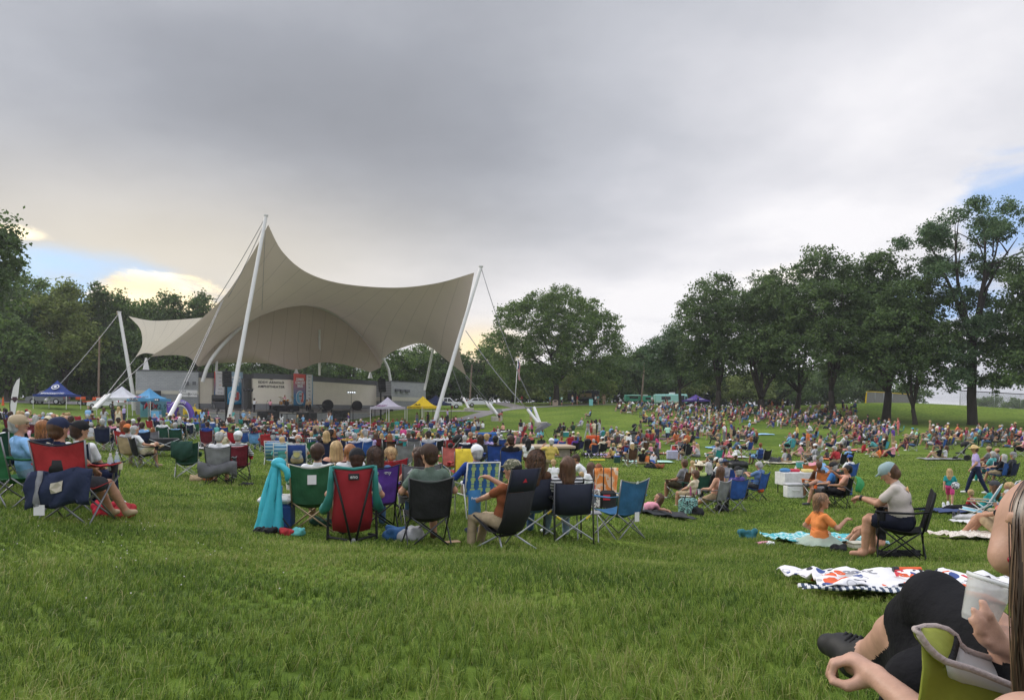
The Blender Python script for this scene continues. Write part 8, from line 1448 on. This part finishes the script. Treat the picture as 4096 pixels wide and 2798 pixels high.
p = on(3600, 10.6); rz = 1.12; t = camp_chair('black camp chair of the man with the phone, seen from the side', p, rz, (.014,.014,.016), None, 'black', 'near', 'camp chairs of the nearest rows', 1.1)
M_tee = mat('grey_tee', (.50,.44,.40), rough=.9, var=.08, scale=8, bump=.4, bscale=14)
J = Jm('sit6', 54, belly=1, T=V(.0,.22,.97).normalized(), look=(0,-.42), P=V(0,-.06,.47), hands=[V(-.05,.46,.76), V(.07,.44,.74)], feet=[V(-.12,.40,.06), V(.12,.34,.06)], armp=[(-.5,-.3,-.8),(.5,-.3,-.8)])
o = hero('man in grey printed shirt and pale blue cap looking down at his phone', p, rz-.14, J, 'light grey', (.018,.02,.035), 'cap', 'brown', (.25,.34,.35), legs='short', vox=.0085, shoes=False, sc=1.12, mats={SH: M_tee})
hf, hu, hr, H = J['hf'], J['hup_'], J['hr'], J['H']; mb = MB()
bkM = (lambda z, y: V(0, y, z)); T_ = J['T']; bk = J['P']+T_*.36; Bn = V(0,-.95,.30)
def print_patch(nm, c, w, h, m, du=0): mb = MB(); mb.grid([[J['P']+T_*(c+h*(j/5-.5))+V(du+w*(i/5-.5),0,0)+Bn*(.128-.25*(du+w*(i/5-.5))**2*4) for j in range(6)] for i in range(6)], thick=.003); mb.obj(nm, m, o, smooth=True)
print_patch('shirt_print', .35, .22, .17, camo(bpy.data.materials.new('sunset_print'), [(.42,.36,.33),(.6,.25,.08),(.62,.42,.16),(.15,.12,.11)], 11)); print_patch('shirt_print', .24, .2, .04, camo(bpy.data.materials.new('dark_print'), [(.38,.35,.32),(.1,.09,.085),(.38,.35,.32),(.1,.09,.085)], 22))
Mz = Matrix.Rotation(rz-.14, 4, 'Z'); ph = p + (Mz @ (((J['wr'][0]+J['wr'][1])*.5+V(0,.17,.10))*1.12)); t = thing('phone', 'black phone held in both hands', 'phone', ph, rz); MB().rbox((0,0,0),(.075,.012,.15),.005,R=Matrix.Rotation(-.95,3,'X')).obj('phone_case', M_glossblack, t)
w_ = J['wr'][0]; e_ = J['el'][0]; mb = MB(); ax = (w_-e_).normalized(); q = w_-ax*.02; mb.tube([q-ax*.016, q+ax*.016], .036, 14); mb.obj('wristwatch', M_glossblack, o, smooth=True)
hero('child in dark clothes half hidden behind the man with the phone', on(3505, 12.3), 1.2, Jm('gnd0', 55), 'black', 'peach', 'short', 'brown', legs='short', child=True, sc=.78, vox=.013, shoes=False)
def sports_mat():
 m = bpy.data.materials.new('sports_print'); m.use_nodes = True; nt = m.node_tree; L = nt.links; b = nt.nodes['Principled BSDF']; b.inputs['Roughness'].default_value = .9; tc = nd(nt, 'ShaderNodeTexCoord'); col = None
 rgb = nd(nt, 'ShaderNodeRGB'); rgb.outputs[0].default_value = (.66,.65,.66,1); col = rgb.outputs[0]
 for sc, off, th, wd, c in ((5.5,0,.30,.05,(.03,.035,.06)),(4.2,3.1,.24,.30,(.62,.10,.03)),(6.5,7.7,.16,.2,(.04,.07,.22)),(7.5,5.2,.24,.06,(.35,.35,.37)),(9.,1.3,.12,.2,(.03,.03,.04))):
  mp = nd(nt, 'ShaderNodeMapping'); mp.inputs['Location'].default_value = (off, off*1.7, 0); mp.inputs['Scale'].default_value = (1,1,0); L.new(tc.outputs['Object'], mp.inputs['Vector']); v = nd(nt, 'ShaderNodeTexVoronoi', i_Scale=sc); v.inputs['Randomness'].default_value = .9; L.new(mp.outputs[0], v.inputs['Vector'])
  s = nd(nt, 'ShaderNodeMath', operation='SUBTRACT'); L.new(v.outputs['Distance'], s.inputs[0]); s.inputs[1].default_value = th; a = nd(nt, 'ShaderNodeMath', operation='ABSOLUTE'); L.new(s.outputs[0], a.inputs[0]); l = nd(nt, 'ShaderNodeMath', operation='LESS_THAN'); L.new(a.outputs[0], l.inputs[0]); l.inputs[1].default_value = wd*.5
  sp = nd(nt, 'ShaderNodeSeparateColor'); L.new(v.outputs['Color'], sp.inputs[0]); g = nd(nt, 'ShaderNodeMath', operation='GREATER_THAN'); L.new(sp.outputs[0], g.inputs[0]); g.inputs[1].default_value = .52; mu = nd(nt, 'ShaderNodeMath', operation='MULTIPLY'); L.new(l.outputs[0], mu.inputs[0]); L.new(g.outputs[0], mu.inputs[1])
  mx = nd(nt, 'ShaderNodeMix', data_type='RGBA'); L.new(mu.outputs[0], mx.inputs[0]); L.new(col, mx.inputs[6]); mx.inputs[7].default_value = (*c,1); col = mx.outputs[2]
 L.new(col, b.inputs['Base Color']); return m
M_sport = sports_mat()
t = blanket('white fleece blanket printed with orange and black sports motifs, nearest on the grass', 3600, 5.5, 1.42, 1.12, M_sport, -.06, .03, 8, nx=40, ny=26); p = t.location.copy()
for i, (s_, x_, y_, a_, m_) in enumerate((('12',.25,.12,-.2,M_ink),('8',-.46,-.05,.2,mat('print_orange', (.62,.10,.03), var=0)),('7',.05,.06,.3,M_red),('A',-.05,-.1,.1,M_red),('GAME',.02,-.22,-.15,MATS['print_orange']),('GOAL',-.3,.0,.1,mat('print_gray', (.25,.25,.27), var=0)),('4',.18,-.2,0,M_ink),('1',.33,-.3,.2,M_red))):
 R2 = Matrix.Rotation(-.06,2); q2 = R2 @ Vector((x_, y_)); zz = gz(p.x+q2.x, p.y+q2.y)-p.z+.13; text('print_lettering', s_, .13 if len(s_) < 3 else .09, Matrix.Translation((x_, y_, zz)) @ Matrix.Rotation(a_, 4, 'Z') @ Matrix.Rotation(.12, 4, 'X'), m_, t, .002, bold=.004)
t = blanket('striped underside of the sports blanket folded out at its front edge', 3560, 4.95, 1.1, .14, stripes_mat('navy_stripes', (.6,.6,.6), (.03,.05,.09), 26, 0), -.22, .012, 9)
t = thing('drink_tumbler', 'orange tumbler with black lid lying on the sports blanket', 'bottle', on(3640, 5.9)+V(0,0,.12), -.15, scale=.68); MB().lathe([(0,-.13),(.034,-.13),(.042,.10),(.042,.12),(0,.12)], 18, 0, Matrix.Rotation(PI/2,4,'Y')).obj('tumbler_body', MATS['print_orange'], t, smooth=True, angle=40); MB().lathe([(0,-.19),(.036,-.19),(.038,-.13),(0,-.13)], 18, 0, Matrix.Rotation(PI/2,4,'Y')).obj('lid', M_glossblack, t)
blanket('cream fringed blanket under the girl hugging her knees', 3890, 13.6, 1.25, .9, print_mat('cream_print', [(.6,.54,.47),(.62,.57,.5),(.4,.33,.28),(.6,.55,.48)], 16), .0, .03, 11); blanket('navy blue blanket under the woman in the black cap', 3870, 19.2, 2.2, 1.0, mat('navy_blanket', (.04,.06,.14), rough=.95), .1, .02, 12); blanket('white sheet under the man in coral', 3960, 16.2, 1.3, .8, mat('white_sheet', (.55,.55,.56), rough=.95), 0, .02, 13)
for i, (x, Y, w, d, c, l) in enumerate(((3150,42,2.6,1.3,'cream','cream blanket under the couple beside the grey bag'),(2595,42,2.6,1.6,'mint','mint and grey blanket under the lying child'),(2405,49,2.4,1.4,'lavender','lavender blanket left of the white shirts'),(2905,47,2.6,1.5,'light grey','light blanket under the pink children'),(2900,56,2.8,1.6,'light blue','pale blue blanket under the four people and red bag'),(3430,54,2.6,1.6,'coral','coral patterned blanket beside the aqua chairs'),(2655,50,2.4,1.2,'rust','rust coloured blanket beside the pink girl'),(3330,45.5,1.6,1,'orange','orange mat of the boy in the white cap'),(3765,45.5,2.4,1.3,'grey','grey blanket under the couple beside the stroller'),(2945,64,2.2,1.2,'cream','cream blanket behind the group at the trunks'),(3020,72,3.4,1.5,'light blue','pale blanket under the crouching pair'),(2035,75,2.4,1.2,'white','white towel under the lying person in light grey'),(3270,59.5,2.4,1.2,'pink','pink blanket of the children in yellow and red'),(760,33,2.2,1.2,'white','white printed blanket beside the brimmed brown hat'),(2650,66,2.2,1.2,'plum','plum blanket before the crutches'))):
 blanket(l, x, Y, w, d, print_mat('bl%d' % i, [PAL[c], tuple(q*.8 for q in PAL[c]), tuple(min(.7, q*1.2+.05) for q in PAL[c]), PAL[c]], 5), .1*math.sin(i*2.), .02, 20+i, nx=12, ny=9)
def lounger(label, x, Y, m, rz): return beach_chair(label, x, Y, m, rz)
beach_chair('light blue beach chair folded out beside the man in coral', 3912, 17.6, mat('lt_blue_mesh', (.2,.4,.5)), .9); beach_chair('blue beach chair behind the light blue one', 3990, 19.5, mat('blue_mesh', (.05,.2,.45)), .8)
o = heap('bag', 'grey duffel bag beside the couple on the cream blanket', 'bag', 3100, 42, (.9,.5,.5), ['dark grey'], 31); heap('bag', 'black backpack before the tan cap', 'bag', 2795, 39, (.6,.35,.3), ['black'], 32); heap('bag', 'black and rust bag alone on the open lawn', 'bag', 2618, 37, (.8,.4,.3), ['black','rust'], 33); heap('bag', 'red bag under the woman in black tank top', 'bag', 3532, 48.5, (.6,.4,.5), ['red'], 34); heap('bag', 'red bag on the pale blue blanket', 'bag', 2893, 56.5, (.6,.4,.4), ['red'], 35)
t = thing('tote_bag', 'lavender white handled tote standing left of the ginger man', 'bag', on(2697,45), .1); MB().rbox((0,0,.3),(.9,.4,.55),.05).obj('bag_body', mat('lav_tote', (.42,.42,.55)), t); MB().tube([(-.25,-.1,.55),(-.2,-.1,.9),(.2,-.1,.9),(.25,-.1,.55)], .025, 6).obj('handle', M_white, t)
o = MB().rbox((0,0,.06),(.9,.18,.08),.03).obj('float_toy', mat('float_yellow', (.7,.6,.05)), loc=on(2390,43)); tag(o, 'yellow foam toy lying alone on the grass', 'toy')
o = MB().ball((0,0,.11), .11, 16, 10).obj('ball', print_mat('ball_print', [(.6,.6,.6),(.03,.03,.03),(.6,.6,.6),(.6,.6,.6)], 14), smooth=True, loc=on(3822,20.6)+V(0,0,.52)); tag(o, 'black and white ball held by the toddler', 'ball')
def woman():
 pr = []; A = lambda a, ra, b, rb, t, k=.02: pr.append((tuple(a), ra, tuple(b), rb, t, k)); P = at
 H = P(4286, 2160, 1.15); f = V(-.10,.97,-.14).normalized(); up = V(.05,.1,1); rt = f.cross(up).normalized(); up = rt.cross(f)
 J = dict(H=H, hf=f, hup_=up, hr=rt, hs=1.04); N = H-up*.2-f*.03
 A(H+up*.03-f*.025, .092, H+up*.02+f*.022, .087, SK); A(H-up*.045+f*.03, .064, H-up*.085+f*.055, .036, SK, .03); A(H+f*.098+up*.01, .011, H+f*.116-up*.022, .013, SK, .012); A(H+f*.088-up*.062, .016, H+f*.09-up*.064, .016, LI, .02)
 A(H-rt*.07+f*.045-up*.03, .03, H-rt*.05+f*.06-up*.02, .03, SK, .03)
 for s in (-1, 1):   # ears with rim and lobe
  e = H+rt*s*.090-f*.006+up*.005
  for k in range(7): a = -1.9+k*.62; b_ = a+.62; q = lambda a: e+up*.030*math.sin(a)-f*(.017*math.cos(a))*1.0+rt*s*(.006+.004*math.sin(a)); A(q(a), .0065, q(b_), .0065, SK, .004)
  A(e-up*.02, .010, e+up*.012, .010, SK, .006); A(e-up*.030+f*.006, .009, e-up*.034+f*.006, .0085, SK, .006)
 A(N-V(0,0,.03), .056, H-up*.05-f*.02, .052, SK, .03); R = V(.93,.36,0); sl, sr = N-R*.16-V(0,0,.05), N+R*.16-V(0,0,.05)
 A(sl+R*.04-V(0,0,.03), .07, sr-R*.04-V(0,0,.03), .07, SH, .05); A(N-V(0,0,.2), .13, N-V(0,0,.42)+V(.02,.03,0), .13, SH, .06); hp = V(1.16,1.28,-.60); A(N-V(0,0,.4), .13, hp-V(0,.05,0), .15, SH, .08)
 el = V(.845,1.33,-.635); wr = P(3500, 2700, 1.585); A(sl, .046, el, .036, SK, .02); A(el, .036, el.lerp(wr,.4), .034, SK, .01); A(el.lerp(wr,.4), .034, wr, .0225, SK, .008)
 kn = P(3402, 2640, 1.655); A(wr, .0225, kn+V(.01,0,-.008), .026, SK, .012); sp = V(.008,.0185,-.004)
 for k in range(4):
  o = sp*(k-1.5); k0 = kn+o+V(0,0,.008-.004*abs(k-1.2)); L = (.034,.038,.036,.030)[k]; d1 = V(-.93,.18,-.28).normalized(); d2 = V(-.30,.08,-.95).normalized(); d3 = V(.55,.0,-.84).normalized(); p1 = k0+d1*L*1.02; p2 = p1+d2*L*.82; p3 = p2+d3*L*.55
  A(wr.lerp(k0,.5), .014, k0, .0112, SK, .01); A(k0, .0104, p1, .0092, SK, .004); A(p1, .0092, p2, .0083, SK, .002); A(p2, .0083, p3, .0074, SK, .002)
 t0 = P(3452,2722,1.60); t1 = P(3392,2742,1.605); t2 = P(3330,2722,1.625); A(t0, .016, t1, .0125, SK, .012); A(t1, .012, t2, .0095, SK, .004)
 cw = P(4060, 2660, 1.47); A(V(1.30,1.42,-.66), .038, cw, .026, SK, .01); A(cw, .026, P(4015, 2560, 1.455), .030, SK, .012)
 for b0, b1, b2 in (((3978,2508),(3952,2456),(3929,2407)),((3970,2532),(3926,2482),(3894,2440)),((3966,2560),(3921,2517),(3888,2477)),((3974,2588),(3938,2562),(3908,2538))):
  A(P(4030,2600,1.44), .014, P(*b0,1.417), .0115, SK, .006); A(P(*b0,1.417), .0108, P(*b1,1.408), .0098, SK, .003); A(P(*b1,1.408), .0096, P(*b2,1.418), .0078, SK, .003)
 A(cw, .018, P(4000,2470,1.53), .013, SK, .01); A(P(4000,2470,1.53), .012, P(3975,2430,1.545), .010, SK, .004)
 K = P(3738, 2402, 1.75); an = P(3462, 2618, 2.10); hl = V(1.06,1.36,-.58); A(hl, .098, K, .068, PA, .03); A(K, .066, K.lerp(an,.30), .062, PA, .02); A(K.lerp(an,.12)+V(.02,.02,-.05), .058, K.lerp(an,.42)+V(.04,.02,-.07), .04, PA, .03); A(K.lerp(an,.28), .050, K.lerp(an,.55), .045, SK, .01); A(K.lerp(an,.55), .044, an, .031, SK, .02)
 A(K.lerp(hl,.5)-V(0,-.05,.10), .085, K-V(-.02,-.05,.16), .075, PA, .05)
 A(P(3740,2510,1.84), .085, P(3560,2672,2.02), .045, PA, .04); A(P(3760,2560,1.82), .08, P(3690,2760,1.86), .08, PA, .05)
 toe = P(3315, 2575, 2.26); A(an, .042, an+V(-.01,.03,-.03), .044, FO, .02); A(an+V(.0,.0,-.02), .045, an.lerp(toe,.6), .043, FO, .03); A(an.lerp(toe,.5), .042, toe, .034, FO, .02); A(an+V(.03,-.02,-.035), .034, an+V(-.02,.04,-.04), .036, FO, .02)
 K2 = V(1.06,1.80,-.60); A(V(1.26,1.36,-.60), .105, K2, .08, PA, .04); A(K2, .082, V(1.04,1.92,-1.0), .085, PA, .03); A(V(.93,1.66,-.62), .08, V(.95,1.74,-.82), .085, PA, .06)
 me = sdf_mesh('person', pr, .0072, BODY); o = bpy.data.objects.new('person', me); C.objects.link(o)
 setc(o, skin=(.46,.27,.195), shirt='dark grey', pants=(.012,.012,.014), hair='brown', shoe=(.014,.014,.015), hat='black'); tag(o, 'woman with long brown hair at the right edge, legs crossed, holding a plastic cup', 'person')
 r = random.Random(8); mb = MB(); mb2 = MB()
 for i in range(3400):
  az = r.uniform(math.radians(60), math.radians(286)); side = math.sin(az); nd_ = f*math.cos(az)+rt*side; e = math.radians(r.uniform(20,90)); rad = .101*1.04+r.uniform(-.004,.007); pts = []; q = 0; ln = r.uniform(.42,.62); ph = r.uniform(0,6.28); of = r.random()**3*.014
  while q < ln:
   if e > math.radians(-4):
    p = H-f*.012+up*.012+(nd_*math.cos(e)*.93+up*math.sin(e))*rad; back = max(0, math.cos(az)+.15)*max(0,(1.2-e))*.045; p = p-f*back; e -= .02/rad
   else: p = p+V(0,0,-.02)+(-f*.0016)+nd_*.0006
   pts.append(p+nd_.cross(up)*.007*math.sin(q*14+ph)+nd_*of*min(1,q*4)); q += .02
  k = len(pts); wd = r.uniform(.0012,.0028); vs = []
  for j, p in enumerate(pts):
   t = (pts[min(j+1,k-1)]-pts[max(j-1,0)]).normalized(); oo = p-H; oo = oo-up*oo.dot(up); sd = t.cross(oo).normalized()*wd*(1-.7*j/k); vs += [p-sd, p+sd]
  mb.add(vs, [(2*j, 2*j+1, 2*j+3, 2*j+2) for j in range(k-1)], r.choice((0,0,1,1,2)))
 mb.obj('hair', [mat('woman_hair%d' % k, c, rough=.36, var=.35, scale=70, stretch=(1,1,.08), spec=.5) for k, c in enumerate(((.055,.03,.019),(.026,.014,.01),(.13,.08,.05)))], o, smooth=True)
 cap = sdf_mesh('hair_base', [(tuple(H+up*.035-f*.035), .088, tuple(H-up*.02-f*.04), .076, 0), (tuple(H-up*.02-f*.04), .072, tuple(H-up*.25-f*.05), .055, 0), (tuple(H-up*.25-f*.05), .055, tuple(H-up*.5-f*.06), .035, 0)], .012, [mat('woman_hair_base', (.03,.017,.012), rough=.6, var=.4, scale=60, stretch=(1,1,.1))]); c = bpy.data.objects.new('hair_base', cap); C.objects.link(c); c.parent = o
 MB().ball(H-rt*.100-up*.034+f*.004, .006, 12, 8).obj('earring', mat('garnet', (.25,.01,.03), rough=.15), o, smooth=True)
 mb = MB()
 for k in range(4): a = an.lerp(toe, .12+.13*k)+V(0,0,.044); mb.tube([a+V(-.022,-.012,-.012), a+V(0,0,.006), a+V(.022,.014,-.012)], .0045, 6)
 mb.obj('laces', mat('black_lace', (.02,.02,.021), rough=.9), o, smooth=True)
woman()
ax = (at(3958,2310,1.47)-at(3902,2490,1.47)).normalized(); q = ax.to_track_quat('Z','Y').to_matrix().to_4x4(); t = thing('plastic_cup', 'clear plastic deli cup in the hand of the woman', 'cup', at(3912,2488,1.475), scale=.86); M_deli = mat('frosted_plastic', (.72,.74,.73), rough=.25, var=0, alpha=.42, spec=.5)
MB().lathe([(0,0),(.034,0),(.037,.01),(.047,.095),(.0485,.098),(.0485,.106),(.0455,.106),(.045,.096),(.0355,.012),(0,.004)], 36, 0, q, cap=False).obj('cup_body', M_deli, t, smooth=True, angle=50); MB().lathe([(.0485,.098),(.0515,.1),(.0515,.108),(.0455,.108)], 36, 0, q, cap=False).obj('rim', mat('plastic_rim', (.7,.72,.71), rough=.3, var=0, alpha=.8), t, smooth=True); MB().lathe([(0,.055),(.040,.055),(.0405,.063),(0,.07)], 24, 0, q, cap=False).obj('fruit', mat('melon', (.6,.2,.1), rough=.5, bump=.6, bscale=40), t, smooth=True)
M_lime = mat('lime_canvas', (.20,.22,.03), rough=.8, var=.2, scale=9, bump=.35, bscale=16); M_pipe = mat('pink_grey_piping', (.38,.32,.30), rough=.9, bump=.3, bscale=120); M_pock = mat('white_lining', (.5,.5,.51), rough=.6, var=.1)
t = thing('green_camp_chair', 'lime green camp chair arm with white lined cup pocket beside the woman', 'camp chair', (0,0,0)); Yc = 1.42
inn = [(3672,2512),(3700,2504),(3745,2503),(3790,2516),(3822,2540),(3836,2572),(3862,2596),(3905,2614),(3960,2630),(4030,2650),(4130,2690)]; out = [(3668,2520),(3676,2532),(3690,2555),(3712,2585),(3745,2618),(3780,2642),(3830,2658),(3880,2672),(3940,2695),(4010,2725),(4110,2765)]
A_ = [at(x, y, Yc+.05) for x, y in inn]; B_ = [at(x, y, Yc-.09) for x, y in out]
mb = MB(); mb.grid([[a.lerp(b, k/6)+V(0,0,-.012*math.sin(PI*k/6)*(1 if i < 5 else 3.2)) for k in range(7)] for i, (a, b) in enumerate(zip(A_, B_))][:6], thick=.008); mb.obj('armrest', M_lime, t, smooth=True)
mb = MB(); mb.grid([[a.lerp(b, k/6)+V(0,0,-.05*math.sin(PI*k/6)) for k in range(7)] for a, b in zip(A_[5:], B_[5:])], thick=.006); mb.obj('pocket_lining', M_pock, t, smooth=True)
mb = MB(); mb.grid([[A_[i].lerp(B_[i], k/6)+V(.0,-.004,.004-.014*math.sin(PI*k/6)*2) for k in range(7)] for i in (4,5)], thick=.006); mb.obj('strap', mat('black_webbing', (.02,.02,.022), rough=.9, bump=.5, bscale=150), t, smooth=True)
MB().tube(A_[::-1]+[at(3660,2514,Yc-.02)]+B_, .0065, 10).obj('piping', M_pipe, t, smooth=True)
low = [B_[i]+V(0,.02,-.005) for i in range(3, 11)]; mb = MB(); mb.grid([[b.lerp(b+V(.012*(i-3)*-.2,.02,-.24), k/6)+V(0,-.010*math.sin(k*1.3+i),0) for k in range(7)] for i, b in enumerate(low)], thick=.006); mb.obj('pocket', M_lime, t, smooth=True)
for a, b in ((at(4120,2700,1.40), V(1.02,1.45,-1.03)), (at(3700,2560,1.40), V(.86,1.5,-1.04))): pass
MB().tube([at(4130,2720,1.36), V(1.02,1.36,-.8), V(1.03,1.40,-1.04)], .012, 8).obj('leg', M_blackmetal, t, smooth=True)
Ls = [(.70,1.0,-.62),(.74,1.25,-.60),(.78,1.50,-.58)]; mb = MB(); mb.grid([[Vector(a)+V(.14+.52*k/5,0,-.03*math.sin(PI*k/5)) for k in range(6)] for a in Ls], thick=.01); mb.obj('seat', M_lime, t, smooth=True)
mb = MB(); mb.grid([[V(.84+.52*k/5, .98-.12*j/4, -.62+.5*j/4) for j in range(5)] for k in range(6)], thick=.01); mb.obj('backrest', M_lime, t, smooth=True)
for x, y in ((.86,.98),(1.34,.98),(1.32,1.5)): MB().tube([(x,y,-.62),(x,y,-1.02)], .012, 8).obj('leg', M_blackmetal, t)
def specks():
 r = random.Random(3); mb = MB()
 for _ in range(40):
  x = r.gauss(640, 260); Y = r.uniform(4.2, 9); p = on(x, Y); h = r.uniform(.06,.10); mb.ball(p+V(0,0,h), (.0055,.0055,.005), 6, 4)
 o = mb.obj('clover_flowers', mat('clover_white', (.55,.52,.46), rough=.9), smooth=True); tag(o, 'tiny white clover flowers scattered in the near left grass', 'clover', kind='stuff')
specks()
hz = MB().box((0,165,12),(620,420,56)).obj('haze', None or bpy.data.materials.new('haze_air')); hm = hz.data.materials[0]; hm.use_nodes = True; hn = hm.node_tree; hn.nodes.remove(hn.nodes['Principled BSDF'])
pv = hn.nodes.new('ShaderNodeVolumePrincipled'); pv.inputs['Color'].default_value = (.93,.95,1,1); pv.inputs['Density'].default_value = .0003; pv.inputs['Anisotropy'].default_value = .3; hn.links.new(pv.outputs[0], hn.nodes['Material Output'].inputs['Volume']); tag(hz, 'thin pale evening haze over the lawn and trees', 'haze', kind='stuff')
